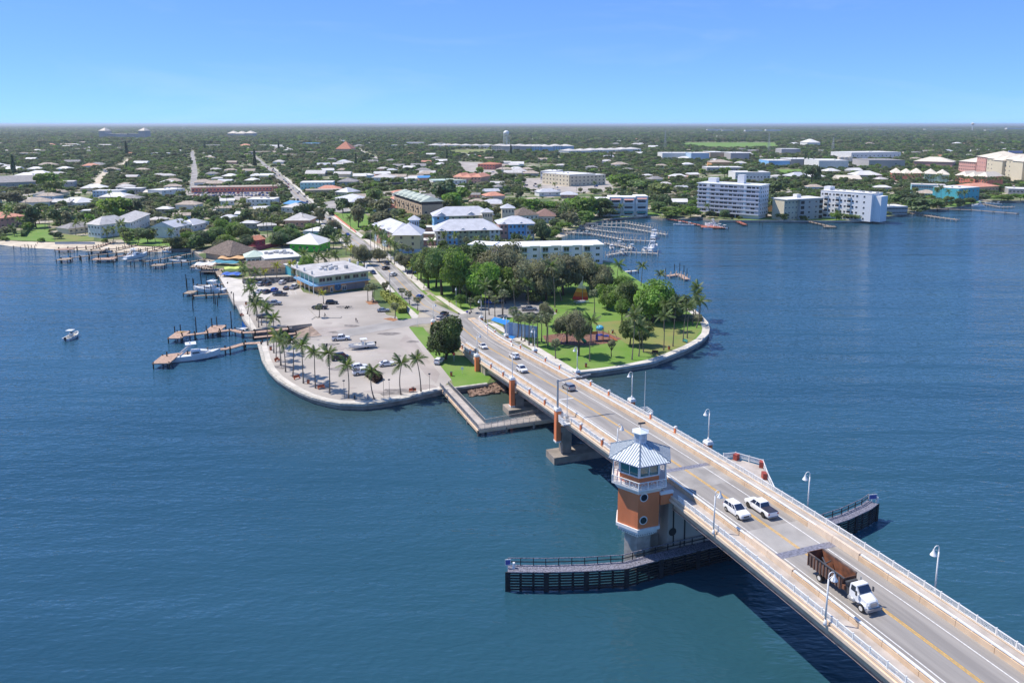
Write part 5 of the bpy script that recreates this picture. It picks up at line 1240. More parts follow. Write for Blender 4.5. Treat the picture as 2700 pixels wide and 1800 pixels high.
# ordinary houses half hidden by trees: measured pale roofs of the photo (px, py of the eaves, width in px)
HS = [(60,470,60,'white'),(95,462,50,'white'),(150,462,40,'pale'),(165,450,34,'white'),(345,470,30,'pale'),(372,452,30,'tanr'),(440,468,40,'pale'),(455,482,44,'tanr'),(456,500,40,'tanr'),(330,500,44,'pale'),(330,492,40,'tanr'),
(420,408,90,'pale'),(500,408,80,'pale'),(505,398,60,'white'),(560,462,34,'grey'),(568,450,30,'pale'),(575,475,30,'pale'),(650,412,28,'tanr'),(680,404,70,'tanr'),(700,385,50,'pale'),(250,438,40,'grey'),(290,452,36,'tanr'),
(190,430,36,'grey'),(120,438,44,'tanr'),(20,445,40,'pale'),(610,430,26,'tanr'),(750,412,90,'tanr'),(810,405,40,'tanr'),(845,452,40,'tanr'),(830,462,50,'pale'),(890,436,26,'pale'),(915,433,30,'pale'),(900,452,24,'tanr'),
(965,466,34,'white'),(1010,463,40,'white'),(1008,448,30,'pale'),(1050,440,30,'grey'),(1105,440,34,'grey'),(1115,452,40,'grey'),(1160,436,30,'white'),(1120,475,30,'blue'),(1050,470,40,'tanr'),(985,428,24,'grey'),
(1330,450,44,'tanr'),(1360,460,36,'pale'),(1390,450,30,'tanr'),(1350,440,36,'pale'),(1400,462,40,'tanr'),(1310,488,34,'pale'),(1325,500,36,'grey'),(1255,540,36,'tanr'),(1215,500,26,'pale'),(1250,520,30,'grey'),
(1640,438,40,'tanr'),(1600,428,30,'pale'),(1660,452,26,'grey'),(1710,468,24,'white'),(1735,478,40,'grey'),(1745,440,30,'tanr'),(1690,500,24,'white'),(1790,470,44,'white'),(1830,466,30,'white'),(1755,490,30,'pale'),(1800,500,30,'silver'),
(1790,540,44,'white'),(1450,515,60,'silver'),(1500,520,44,'silver'),(2115,470,60,'silver'),(2160,472,44,'white'),(2050,470,30,'pale'),(2240,478,60,'cream'),(2290,470,70,'white'),(2330,478,30,'pale'),(2150,500,40,'tanr'),
(2200,455,40,'white'),(2330,500,40,'white'),(2260,455,34,'white'),(1560,445,30,'grey'),(1480,440,24,'pale'),(600,585,30,'silver'),(590,560,34,'tanr'),(640,575,24,'white'),(600,540,30,'white'),(480,580,28,'tanr'),(520,560,30,'red'),
(430,560,34,'white'),(410,590,30,'pale'),(150,570,40,'tanr'),(160,540,50,'pale'),(70,540,60,'pale'),(120,525,50,'tanr'),(655,600,30,'silver'),(705,605,36,'pale'),(690,560,34,'white'),(560,600,30,'grey'),
(2340,410,30,'white'),(2410,405,40,'pale'),(2460,400,40,'tanr'),(2600,398,50,'white'),(2560,380,60,'red'),(2480,385,40,'pale'),(2660,395,40,'pale'),(1950,395,40,'tanr'),(1990,400,40,'white'),(2180,400,40,'pale'),(1050,385,40,'white'),(1100,380,60,'pale'),(960,378,60,'white'),(1010,372,60,'pale'),(900,372,40,'white'),(860,378,30,'tanr'),(760,398,30,'pale'),(740,372,50,'tanr'),(560,385,50,'pale'),(120,400,60,'tanr'),(60,408,70,'tanr'),(200,395,60,'tanr'),(330,408,30,'red')]
for k, (xL,xR,y,yt) in enumerate(((1865,1900,349,341),(1905,1935,350,343),(1965,2010,351,343),(2020,2062,351,342),(1893,1916,366,359),(2240,2290,347,342),(2312,2340,347,342),(2440,2500,347,341),(2505,2545,347,342),(2600,2625,349,343),(2655,2700,345,338),(2100,2130,372,366),(1595,1640,378,372),(1650,1690,378,373),(955,1000,378,372),(1010,1060,376,371),(1070,1120,382,376),(880,930,376,371),(1140,1180,384,379),(700,740,372,368))):
    bpx('distant_building', 'x', 'building', xL,y,xR,y, 40, ytop=yt, roof='flat', rc='white', wc='white', ov=.3)
    FD = [q for q in S.objects if q.get('label') == 'x'][0]; FD['label'] = 'white flat building near the horizon, %s counted from the left edge' % 'x'; FD['_px'] = xL; FD['group'] = 'white buildings near the horizon'; FARW = globals().setdefault('FARW', []); FARW.append(FD)
NUM = ['first','second','third','fourth','fifth','sixth','seventh','eighth','ninth','tenth','eleventh','twelfth','thirteenth','fourteenth','fifteenth','sixteenth','seventeenth','eighteenth','nineteenth','twentieth']
for i_, q in enumerate(sorted(FARW, key=lambda o: o['_px'])): q['label'] = 'white flat building far away under the horizon, %s from the left' % NUM[i_]; del q['_px']
rh = random.Random(11); HD = []
for (px,py,wd,rc) in HS:
    p = W(px,py+3,1.5); sc = (p.y*CT+69*ST)/FPX; L_ = min(44, max(11, wd*sc)); D = L_*rh.uniform(.55,.8); rot = R(rh.choice((-4,2,18,20,-3)))
    if not free(p.x, p.y+D/2, 4): continue
    rf = rh.choice(('hip','hip','gable')) if L_ < 34 else 'flat'
    HD.append((p.x,p.y,rot,L_,D,rh.uniform(3.2,4.6) if L_ < 30 else 5.5,rf,rc,rh.choice(('white','cream','white','grey','salmon','pblue')), 3 if p.y < 1300 else 0))
for k in range(4000):     # more of the same town, further out and between
    if len(HD) > 292: break
    py = 362 + 200*rh.random()**1.2; px = rh.uniform(-60,2760); p = W(px,py,1.5)
    if px > 1400 and py > 440: continue
    L_ = rh.uniform(14,24)*(1 if p.y < 2200 else 1.7); D = L_*rh.uniform(.6,.8)
    if not inpoly(p.x,p.y,CP) or not free(p.x,p.y+D/2,L_*.6) or any(inpoly(p.x,p.y,q) for q in OPEN) : continue
    rc = rh.choice(('white','pale','tanr','white','pale','white','grey','tanr','white','silver','salmon')); HD.append((p.x,p.y,R(rh.choice((-3,0,4,18,20))),L_,D,rh.uniform(3,4.2),rh.choice(('hip','gable','hip')),rc,rh.choice(('white','cream','white','grey','salmon','pblue')), 0)); occ(p.x,p.y+D/2,L_*.5)
RN = dict(salmon='salmon',white='white',pale='pale',tanr='tan',grey='grey',red='red tiled',silver='metal',blue='blue',cream='cream')
houses = []
for (x,y,rot,L_,D,h,rf,rc,wc,nw) in HD:
    b = building('house', '', 'house', x,y,rot,L_,D,h,rf,rc,wc,1,nw, group='houses scattered among the trees of the town', rise=min(L_,D)*.22, ov=.7)
    houses.append((b, '%s roofed %s' % (RN[rc], 'house' if L_ < 26 else 'low building'), x, y))
# ================================================================ LABELS FROM POSITION
def side_of(dx, dy, y):
    a = math.degrees(math.atan2(dy, dx))
    return 'right of' if -35 < a < 35 else 'beyond' if 35 <= a < 145 else 'left of' if abs(a) >= 145 else 'nearer than'
ORD = ['', 'second ', 'third ', 'fourth ', 'fifth ', 'sixth ', 'seventh ', 'eighth ', 'ninth ', 'tenth ', 'eleventh ', 'twelfth ', 'thirteenth ', 'fourteenth ', 'fifteenth ', 'sixteenth ','seventeenth ','eighteenth ','nineteenth ','twentieth ']
def autolabel(items):
    """items: (object, look, x, y); labelled by the nearest landmark, the side and the order of distance"""
    B = {}
    for o, look, x, y in items:
        best = min(LM, key=lambda l: (l[1]-x)**2 + ((l[2]-y)*.6)**2); d = math.hypot(best[1]-x, best[2]-y)
        B.setdefault((look, best[0], side_of(x-best[1], y-best[2], y)), []).append((d, o))
    for (look, lm, sd_), L_ in B.items():
        L_.sort(key=lambda q: q[0])
        for i, (d, o) in enumerate(L_):
            o['label'] = '%s %s the %s%s' % (look, sd_, lm, '' if len(L_) == 1 else ', %snearest' % (ORD[min(i,19)]))
autolabel(houses)

# ================================================================ VEHICLES
def car(kind, col, label, group=None, name='parked_car', rimm=rim):
    """front faces local +Y, origin on the ground in the middle"""
    r = thing(name, label, {'suv':'car','sedan':'car','pickup':'pickup truck','van':'van'}[kind], (0,0,0), 0, group)
    P = dict(sedan=(4.6,1.8,[(-2.3,.45,.9,.80),(-2.2,.30,1.0,.88),(-1.2,.22,1.02,.9),(.6,.22,.98,.9),(1.6,.22,.90,.9),(2.15,.28,.78,.86),(2.3,.40,.62,.74)],[(-1.75,.0),(-1.0,.40),(.05,.46),(.95,.0)],1.36),
             suv=(4.65,1.88,[(-2.32,.45,1.05,.80),(-2.25,.30,1.12,.9),(-1.2,.25,1.14,.94),(.6,.25,1.12,.94),(1.5,.25,1.06,.93),(2.15,.30,.95,.88),(2.32,.42,.72,.76)],[(-2.2,.0),(-1.9,.50),(.1,.56),(1.0,.0)],1.3),
             pickup=(5.8,2.0,[(-2.9,.50,1.15,.95),(-2.85,.42,1.2,.98),(-1.0,.38,1.2,1.0),(1.2,.38,1.2,1.0),(2.3,.38,1.15,.98),(2.8,.42,1.05,.93),(2.92,.5,.85,.85)],[(-1.0,.0),(-.75,.62),(.7,.66),(1.45,.0)],1.35),
             van=(5.3,2.0,[(-2.65,.45,1.15,.95),(-2.6,.32,1.25,1.0),(-1,.28,1.25,1.0),(1.2,.28,1.25,1.0),(2.0,.28,1.15,.98),(2.5,.32,1.0,.93),(2.66,.45,.8,.84)],[(-2.6,.0),(-2.45,.75),(1.0,.80),(1.9,.0)],1.5))[kind]
    L_, W_, ST_, GH, _ = P; m = col; mb = MB(); mb.sm = False
    rings = []
    for y,zb,zt,w_ in ST_:
        rings.append([(-w_*.92,y,zb),(-w_,y,zb+.18),(-w_*1.0,y,(zb+zt)/2+.1),(-w_*.94,y,zt-.03),(-w_*.8,y,zt),(w_*.8,y,zt),(w_*.94,y,zt-.03),(w_*1.0,y,(zb+zt)/2+.1),(w_,y,zb+.18),(w_*.92,y,zb)])
    mb.loft(rings); 
    def top(y):
        for i in range(len(ST_)-1):
            if ST_[i][0] <= y <= ST_[i+1][0]: t = (y-ST_[i][0])/(ST_[i+1][0]-ST_[i][0]); return ST_[i][2]+(ST_[i+1][2]-ST_[i][2])*t
        return 1
    if kind == 'pickup':   # open bed
        pass
    body = mb.build('body', m, r)
    hw = W_/2
    g = GH; zb = [top(g[0][0]), top(g[1][0]), top(g[2][0]), top(g[3][0])]
    mb = MB(); y0,y1,y2,y3 = [q[0] for q in g]; b0, b3 = zb[0]-.02, zb[3]-.02; t1, t2 = zb[1]+g[1][1], zb[2]+g[2][1]; wb, wt = hw*.90, hw*.74
    V = [(-wb,y0,b0),(wb,y0,b0),(-wt,y1,t1),(wt,y1,t1),(-wt,y2,t2),(wt,y2,t2),(-wb,y3,b3),(wb,y3,b3)]
    mb.add(V, [(0,2,4,6),(7,5,3,1),(0,1,3,2),(4,5,7,6)]); mb.build('windows', glassb, r)
    mb = MB(); e = .03
    mb.loft([[(-wt-.03,y1-.05,t1-.05),(wt+.03,y1-.05,t1-.05),(wt-.05,y1-.02,t1+e),(-wt+.05,y1-.02,t1+e)],[(-wt-.03,(y1+y2)/2,(t1+t2)/2-.02),(wt+.03,(y1+y2)/2,(t1+t2)/2-.02),(wt-.05,(y1+y2)/2,(t1+t2)/2+e+.04),(-wt+.05,(y1+y2)/2,(t1+t2)/2+e+.04)],[(-wt-.03,y2+.06,t2-.06),(wt+.03,y2+.06,t2-.06),(wt-.05,y2+.04,t2+e),(-wt+.05,y2+.04,t2+e)]])
    rfo = mb.build('roof', m, r)
    mb = MB()
    for s in (-1,1):
        mb.beam((s*wb,y0,b0),(s*wt,y1,t1),.10,.08); mb.beam((s*wb,y3,b3),(s*wt,y2,t2),.07,.07)
        for f in ((.38,.72) if kind in ('suv','van') else (.52,)):
            yb = y0+(y3-y0)*f; yt = y1+(y2-y1)*f; mb.beam((s*(wb+.01),yb,top(yb)-.02),(s*(wt+.01),yt,t1+(t2-t1)*f),.09,.03, up=Vector((s,0,0)))
    mb.build('pillars', m, r)
    wr = .34 if kind != 'pickup' else .42; wy = (-L_*.30, L_*.31); WH = 'wh%s%s' % (kind, rimm.name)
    if WH not in WIN:
        mb = MB(); mb.tube([(-.13,0,0),(.13,0,0)], wr, 14); a = mb.mesh('tyre', black); mb = MB(); mb.tube([(-.14,0,0),(.14,0,0)], wr*.62, 10); WIN[WH] = (a, mb.mesh('rim', rimm))
    for y in wy:
        for s in (-1,1):
            w_ = mk('wheel', WIN[WH][0], r, (s*(hw-.1), y, wr)); mk('rim', WIN[WH][1], w_)
            mb = MB(); n = 9
            ring = [(s*(hw+.01), y+math.cos(math.pi*i/n)*(wr+.09), wr+math.sin(math.pi*i/n)*(wr+.09)) for i in range(n+1)]
            ring2 = [(s*(hw-.25), p[1], p[2]) for p in ring]
            mb.add(ring+ring2, [(i,i+1,n+2+i,n+1+i) for i in range(n)]); mb.poly(ring); mb.build('wheel_arch', black, r)
    for s in (-1,1):
        mb = MB(); mb.box(s*hw*.68, L_/2-.10, ST_[-2][2]-.28, ST_[-2][2]-.12, .42, .16); mb.build('headlight', mat('headlight glass', (.55,.58,.6), .15, 0), r)
        mb = MB(); mb.box(s*hw*.80, -L_/2+.05, .85, 1.08, .22, .14); mb.build('tail_light', mat('tail light red', (.45,.02,.02), .3, 0), r)
        mb = MB(); mb.box(s*(hw+.08), y3-.25, top(y3)+.02, top(y3)+.18, .2, .1); mb.build('door_mirror', m, r)
    mb = MB(); mb.box(0, L_/2-.02, .55, .78, W_*.5, .12); mb.build('grille', metald, r)
    mb = MB(); mb.box(0, -L_/2-.0, .38, .52, W_*.85, .2); mb.box(0, L_/2-.03, .33, .48, W_*.85, .2); mb.build('bumper', mat('grey bumper', (.25,.25,.26), .5, .05) if kind != 'sedan' else m, r)
    if kind == 'pickup':
        mb = MB(); mb.box(0, -1.95, 1.19, 1.24, W_*.86, 1.85); mb.build('load_bed', mat('dark load bed', (.03,.03,.05), .6, .1), r)
    return r
cwhite = mat('white car paint', (.80,.80,.80), .22, 0, spec=.6); cblack = mat('black car paint', (.015,.015,.018), .18, 0, spec=.7)
csilver = mat('silver car paint', (.42,.43,.44), .25, 0, metal=.5); cblue = mat('blue car paint', (.03,.10,.42), .2, 0); cnavy = mat('navy car paint', (.02,.03,.10), .2, 0); cred = mat('red car paint', (.40,.03,.02), .25, 0); cgrey = mat('dark grey car paint', (.07,.075,.08), .25, 0)
proto = {}
def put(kind, col, x, y, z, rot, label, group=None, name='parked_car', rimm=rim, pitch=None):
    k = (kind, col.name, rimm.name)
    if k not in proto: proto[k] = car(kind, col, label, group, name, rimm); o = proto[k]
    else: o = copy_tree(proto[k], None, None, None, None, label); o.name = name
    o['category'] = {'suv':'car','sedan':'car','pickup':'pickup truck','van':'van'}[kind]
    if group: o['group'] = group
    elif 'group' in o: del o['group']
    o.location = (x,y,z); o.rotation_euler = (pitch or 0, 0, rot); return o
def onbridge(kind, col, s, off, away, label, **k):
    p = BR(s, off, .01); q = BR(s+2, off, .01); pt = math.atan2(q.z-p.z, 2)
    return put(kind, col, p.x, p.y, p.z, AL + (0 if away else math.pi), label, 'vehicles driving over the bridge', 'car', pitch=pt if away else -pt, **k)
def s_of(px, py, off, z=None):
    best = min((abs(PX(BR(34+i*.25, off, 0))[1]-py), 34+i*.25) for i in range(1000)); return best[1]
onbridge('suv', cwhite, s_of(0,1362,-1.8)+.9, -1.9, False, 'white suv nearest the truck, driving towards the near end of the bridge')
onbridge('pickup', cwhite, s_of(0,1350,1.9)+.3, 2.0, True, 'white pickup truck with open bed driving towards the town', rimm=rimd)
onbridge('suv', csilver, s_of(0,1027,1.9), 1.9, True, 'silver grey suv driving away under the overhead mast arm')
onbridge('suv', cwhite, s_of(0,980,-1.9), -1.9, False, 'white suv following the small white car towards the tower')
onbridge('suv', cwhite, s_of(0,944,1.9), 1.9, True, 'white suv driving away beside the curved end of the barrier')
onbridge('sedan', cwhite, s_of(0,918,-1.9), -1.9, False, 'small white car coming down past the tall round tree')
# roll off truck
def truck():
    s = s_of(0,1580,-1.9)+1.9; p = BR(s,-1.9,.01); t = thing('roll_off_truck', 'white truck carrying a rusty open container on the bridge', 'truck', p, AL+math.pi)
    q = BR(s+2,-1.9); t.scale = (.96,.94,.96); t.rotation_euler = (-math.atan2(q.z+.01-p.z,2),0,AL+math.pi)
    rust = mat('rusty container steel', (.11,.055,.04), .85, .3, 1.2, col2=(.24,.10,.05), streak=(1,1,.3)); rusti = mat('rusty container inside', (.26,.10,.05), .9, .3, 1, col2=(.10,.045,.03)); rusto = mat('dull brown container side', (.16,.115,.10), .8, .25, 1.5, streak=(1,1,.3))
    mb = MB(); mb.box(-.45,-.6,.75,.95,.2,8.6); mb.box(.45,-.6,.75,.95,.2,8.6); mb.build('chassis', metald, t)
    # container: local y -5 .. .9, open top
    y0, y1, z0, z1, w_ = -5.3, 1.0, 1.15, 2.95, 1.2
    mb = MB(); mb.box(0,(y0+y1)/2,z0,z0+.1,2*w_,y1-y0); c = mb.build('container_floor', rusti, t)
    for s_ in (-1,1):
        mb = MB(); mb.box(s_*w_,(y0+y1)/2,z0,z1,.08,y1-y0); mb.box(s_*(w_+.02),(y0+y1)/2,z1-.12,z1+.03,.2,y1-y0); sd_ = mb.build('container_side', rusto, t)
        mb = MB(); mb.box(s_*(w_-.06),(y0+y1)/2,z0+.1,z1-.13,.02,y1-y0-.2); mb.build('inner_side', rusti, t).parent = sd_
        for k in range(11): mb = MB(); mb.box(s_*(w_+.1), y0+.2+k*(y1-y0-.4)/10, z0, z1-.12, .12, .12); mb.build('side_rib', rust, t).parent = sd_
    mb = MB(); mb.box(0,y0,z0,z1,2*w_,.08); mb.build('container_end', rust, t); mb = MB(); mb.box(0,y1,z0,z1-.3,2*w_,.08); mb.build('container_end', rust, t)
    mb = MB(); mb.beam((-.2,y0+1.2,2.5),(.9,y0+3.2,2.6),.15,.15); mb.beam((-.9,y0+2,2.3),(.6,y0+2.6,2.5),.12,.12); mb.build('tarp_bar', metald, t)
    mb = MB(); mb.beam((1.35,y0+1.5,3.05),(1.35,1.6,3.0),.14,.12); mb.build('tarp_arm', metald, t)
    mb = MB(); mb.box(0,1.45,1.0,2.4,1.7,.35); mb.box(-.6,1.9,.9,2.0,.5,.6); mb.box(.5,1.85,.9,1.8,.7,.5); mb.build('hoist_frame', metald, t)
    mb = MB(); mb.cyl(-1.05,1.9,.95,2.9,.09,.09,8); mb.build('exhaust_stack', metal, t)
    mb = MB(); mb.box(0,1.2,1.3,1.9,2.3,.5); mb.build('headboard', rust, t)
    # cab
    mb = MB(); mb.loft([[(-1.05,2.25,1.0),(1.05,2.25,1.0),(1.05,2.25,2.05),(.95,2.3,2.75),(-.95,2.3,2.75),(-1.05,2.25,2.05)],[(-1.08,3.3,.9),(1.08,3.3,.9),(1.08,3.35,2.0),(.92,3.25,2.85),(-.92,3.25,2.85),(-1.08,3.35,2.0)],[(-1.05,3.95,.9),(1.05,3.95,.9),(1.02,3.95,1.9),(.95,3.75,2.05),(-.95,3.75,2.05),(-1.02,3.95,1.9)]]); cab = mb.build('cab', cwhite, t)
    mb = MB(); mb.add([(-.84,3.34,2.74),(.84,3.34,2.74),(.93,3.86,2.07),(-.93,3.86,2.07)], [(0,1,2,3)]); mb.v = [(x,y+.05,z+.05) for x,y,z in mb.v]; mb.build('windscreen', glassb, t)
    for s_ in (-1,1): mb = MB(); mb.add([(s_*1.09,2.5,2.05),(s_*1.09,3.3,2.03),(s_*.96,3.2,2.7),(s_*.98,2.5,2.68)], [(0,1,2,3)]); mb.v = [(x*1.01,y,z) for x,y,z in mb.v]; mb.build('side_window', glass, t)
    mb = MB(); mb.loft([[(-1.0,3.9,.85),(1.0,3.9,.85),(1.0,3.9,1.85),(.7,3.9,2.03),(-.7,3.9,2.03),(-1.0,3.9,1.85)],[(-.95,5.0,.85),(.95,5.0,.85),(.85,5.0,1.55),(.5,5.0,1.75),(-.5,5.0,1.75),(-.85,5.0,1.55)],[(-.85,5.25,.85),(.85,5.25,.85),(.7,5.2,1.4),(.42,5.2,1.62),(-.42,5.2,1.62),(-.7,5.2,1.4)]]); mb.build('bonnet', cwhite, t)
    mb = MB(); mb.box(0,5.26,.95,1.5,.9,.08); mb.build('grille', metal, t); mb = MB(); mb.box(0,5.35,.5,.85,2.3,.3); mb.build('bumper', mat('grey bumper', (.25,.25,.26), .5, .05), t)
    for s_ in (-1,1):
        mb = MB(); mb.box(s_*.72,5.2,1.05,1.3,.35,.15); mb.build('headlight', mat('headlight glass', (.55,.58,.6), .15, 0), t)
        mb = MB(); n = 8; ring = [(s_*1.15,4.35+math.cos(math.pi*i/n)*.72,.5+math.sin(math.pi*i/n)*.72) for i in range(n+1)]; r2 = [(s_*.7,p[1],p[2]) for p in ring]; mb.add(ring+r2, [(i,i+1,n+2+i,n+1+i) for i in range(n)]); mb.build('mudguard', cwhite, t)
        mb = MB(); mb.box(s_*1.35,3.7,1.9,2.5,.1,.25); mb.build('door_mirror', metald, t)
        mb = MB(); mb.sm = True; mb.tube([(s_*.98,2.2,.85),(s_*.98,3.3,.85)], .3, 12); mb.build('fuel_tank', metal, t)
        for y in (4.35,-2.9,):
            mb = MB(); wd = .16 if y > 0 else .3; mb.tube([(s_*(1.0)-wd,y,.5),(s_*1.0+wd,y,.5)], .5, 18); w0 = mb.build('wheel', black, t)
            mb = MB(); mb.tube([(s_*1.0-wd-.01,y,.5),(s_*1.0+wd+.01,y,.5)], .3, 12); mb.build('rim', whitew, t).parent = w0
    for k in range(4): mb = MB(); mb.box(-1.24,y0+2.6+k*.9,1.1,1.2,.04,.25); mb.build('reflector', mat('tail light red', (.45,.02,.02), .3, 0), t)
truck()
# parked and moving cars on land: kind, colour, px, py, heading (deg from +Y), label
LC = [('pickup',cwhite,899,896,-78,'white pickup truck with long trailer in the middle of the lot'),('van',cblack,897,947,-66,'dark van parked under the palms in the lot'),
('suv',cwhite,948,972,-62,'white suv parked behind the white pickup near the seawall'),('pickup',cwhite,957,985,-66,'white pickup parked closest to the seawall in the lot'),
('sedan',cwhite,1020,963,-68,'white low car parked alone in the middle of the lot'),('suv',cwhite,1158,956,15,'white suv parked in the shade of the tall round tree'),
('sedan',csilver,1011,821,-80,'silver car parked beside the hedge'),('suv',cblack,875,801,-82,'black suv in the upper part of the lot'),('pickup',cblack,843,814,88,'black pickup beside the small palm in the lot'),
('pickup',csilver,722,803,-88,'silver pickup next to the pilings by the slips'),('sedan',cwhite,686,771,12,'white car at the left end of the row by the basin'),('suv',cgrey,703,772,12,'dark grey car second in the row by the basin'),
('suv',cblue,724,768,5,'bright blue car in the row by the basin'),('suv',csilver,688,752,5,'silver suv at the rear wall of the small yard'),('suv',cblack,707,751,5,'black suv at the rear wall of the small yard'),
('suv',cwhite,745,748,-8,'white car in the middle of the small yard'),('pickup',cwhite,776,760,-12,'white pickup in front of the blue balcony'),('sedan',cgrey,756,762,5,'dark trailer towing car between white cars in the small yard'),
('pickup',cgrey,738,779,88,'grey pickup behind the palms by the slips'),('suv',cgrey,695,838,80,'dark car half hidden under the leaning palm'),
('sedan',cblue,1107,785,20,'blue car driving down the main street towards the junction'),('suv',cblack,1172,832,20,'black suv waiting at the junction'),('suv',csilver,1163,842,24,'silver car behind the tall round tree at the junction'),
('suv',cwhite,1037,727,25,'white suv on the main street beside the restaurant'),('suv',cblack,1018,710,26,'black car behind the white suv on the main street'),('suv',cblack,1020,697,206,'second black car further along the main street'),('sedan',csilver,979,666,27,'silver car further up the main street'),
('suv',cnavy,984,722,206,'dark blue car parked at the kerb by the restaurant'),('sedan',cblue,917,620,208,'blue car on the main street beside the small lawn'),
('suv',cblack,1405,835,-80,'black car in the park car park'),('pickup',csilver,1395,818,-82,'silver pickup behind the black car in the park'),('suv',cblack,1320,800,-85,'dark car in the shaded left end of the park car park'),('sedan',cblue,1290,800,-85,'blue car under the palms of the park car park'),
('pickup',cgrey,1100,712,-80,'dark pickup in the small car park under the trees'),('suv',cnavy,1085,722,-80,'navy car in the small car park under the trees')]
carit = []
for (k,c,px,py,hd,lb) in LC:
    p = W(px,py,1.6); put(k,c,p.x,p.y,1.59,R(hd) if abs(hd) > 60 and hd < 0 else R(-hd) if hd > 0 and hd < 60 else R(hd),lb,'vehicles parked and driving on land')
rc_ = random.Random(5)
ML = [W(x,y) for x,y in MAIN[5:]]
n_ = 0
for i in range(len(ML)-1):
    d = ML[i+1]-ML[i]; L_ = d.length; d.normalize(); nn = Vector((d.y,-d.x,0)); t = 5.
    while t < L_:
        if rc_.random() < .55:
            sgn = rc_.choice((-1,1)); offv = rc_.choice((1.8,1.8,4.6))*sgn; p = ML[i]+d*t+nn*offv; col, cn = rc_.choice(((cwhite,'white'),(cblack,'black'),(csilver,'silver'),(cgrey,'grey'),(cnavy,'navy'),(cred,'red')))
            o = put(rc_.choice(('suv','sedan')),col,p.x,p.y,1.6,math.atan2(-d.x,d.y)+(0 if sgn > 0 else math.pi),'x','cars on the main street'); n_ += 1; carit.append((o, '%s car on the main street' % cn, p.x, p.y))
        t += rc_.uniform(8,16)
for k in range(46):
    px = 515 + (k%23)*9.4 + rc_.uniform(-2,2); py = 511 + (k//23)*6 + rc_.uniform(-.5,.5); p = W(px,py); col, cn = rc_.choice(((cwhite,'white'),(cblack,'black'),(csilver,'silver'),(cblue,'blue'),(cgrey,'grey'),(cred,'red'),(cwhite,'white')))
    o = put(rc_.choice(('suv','sedan')),col,p.x,p.y,1.6,R(rc_.choice((0,180))),'x','cars in front of the red strip mall'); carit.append((o, '%s car parked by the strip mall' % cn, p.x, p.y))
for k in range(30):
    px, py = rc_.choice(((1230,455),(1250,462),(1340,475),(1400,490),(1440,500),(1480,500),(1560,495),(1280,450)))
    px += rc_.uniform(-25,25); py += rc_.uniform(-5,5); p = W(px,py); col, cn = rc_.choice(((cwhite,'white'),(cblack,'black'),(csilver,'silver'),(cblue,'blue')))
    if free(p.x,p.y,2): o = put(rc_.choice(('suv','sedan')),col,p.x,p.y,1.6,R(rc_.choice((0,90,20))),'x','cars in the yards beyond the townhouses'); carit.append((o, '%s car in a distant yard' % cn, p.x, p.y))
autolabel(carit)
# trailers
for px,py,hd,ln,lb in ((868,912,-78,6.5,'long empty boat trailer behind the white pickup in the lot'),(907,812,88,6,'small dark two axle trailer standing alone in the lot')):
    p = W(px,py); t = thing('trailer', lb, 'trailer', p, R(hd)); mb = MB(); mb.beam((-.8,-ln/2,.5),(-.8,ln/2-1.5,.5),.1,.12); mb.beam((.8,-ln/2,.5),(.8,ln/2-1.5,.5),.1,.12); mb.beam((-.8,ln/2-1.5,.5),(0,ln/2,.5),.1,.12); mb.beam((.8,ln/2-1.5,.5),(0,ln/2,.5),.1,.12)
    for k in range(5): mb.beam((-.8,-ln/2+k*1.1,.5),(.8,-ln/2+k*1.1,.5),.08,.08)
    mb.build('frame', metald, t)
    for s in (-1,1):
        for y in (-.6,.2): mb = MB(); mb.tube([(s*.95-.1,y-1,.33),(s*.95+.1,y-1,.33)], .33, 12); mb.build('wheel', black, t)

# ================================================================ BOATS
hullw = mat('white gelcoat', (.78,.78,.77), .3, .03); hullb = mat('blue grey hull', (.30,.36,.50), .35, .05); cush = mat('cream cushions', (.60,.55,.45), .7, .05)
def hull(mb, L_, B, fr, zk=-.4, bowup=.5):
    """stern at -L/2, bow at +L/2; fr freeboard"""
    rings = []
    for t,w_,dz in ((0,.86,0),(.15,.94,0),(.45,1,0),(.7,.86,.25),(.86,.56,.55),(.96,.22,.85),(1.0,.02,1)):
        y = -L_/2+L_*t; b = B/2*w_; zd = fr + bowup*dz; zc = .05 + bowup*dz*.7
        rings.append([(-b,y,zd),(-b*.86,y,zc),(0,y,zk+(fr-zk)*max(0,t-.85)*4.5),(b*.86,y,zc),(b,y,zd)])
    mb.loft(rings, 0, False, False); mb.poly(rings[0])
    return [(r[0],r[4]) for r in rings]
def deck(mb, E, z=-.08, m=0):
    n = len(E); V = [p for e in E for p in ((e[0][0]*.96,e[0][1],e[0][2]+z),(e[1][0]*.96,e[1][1],e[1][2]+z))]; mb.add(V, [(2*i,2*i+1,2*i+3,2*i+2) for i in range(n-1)], m)
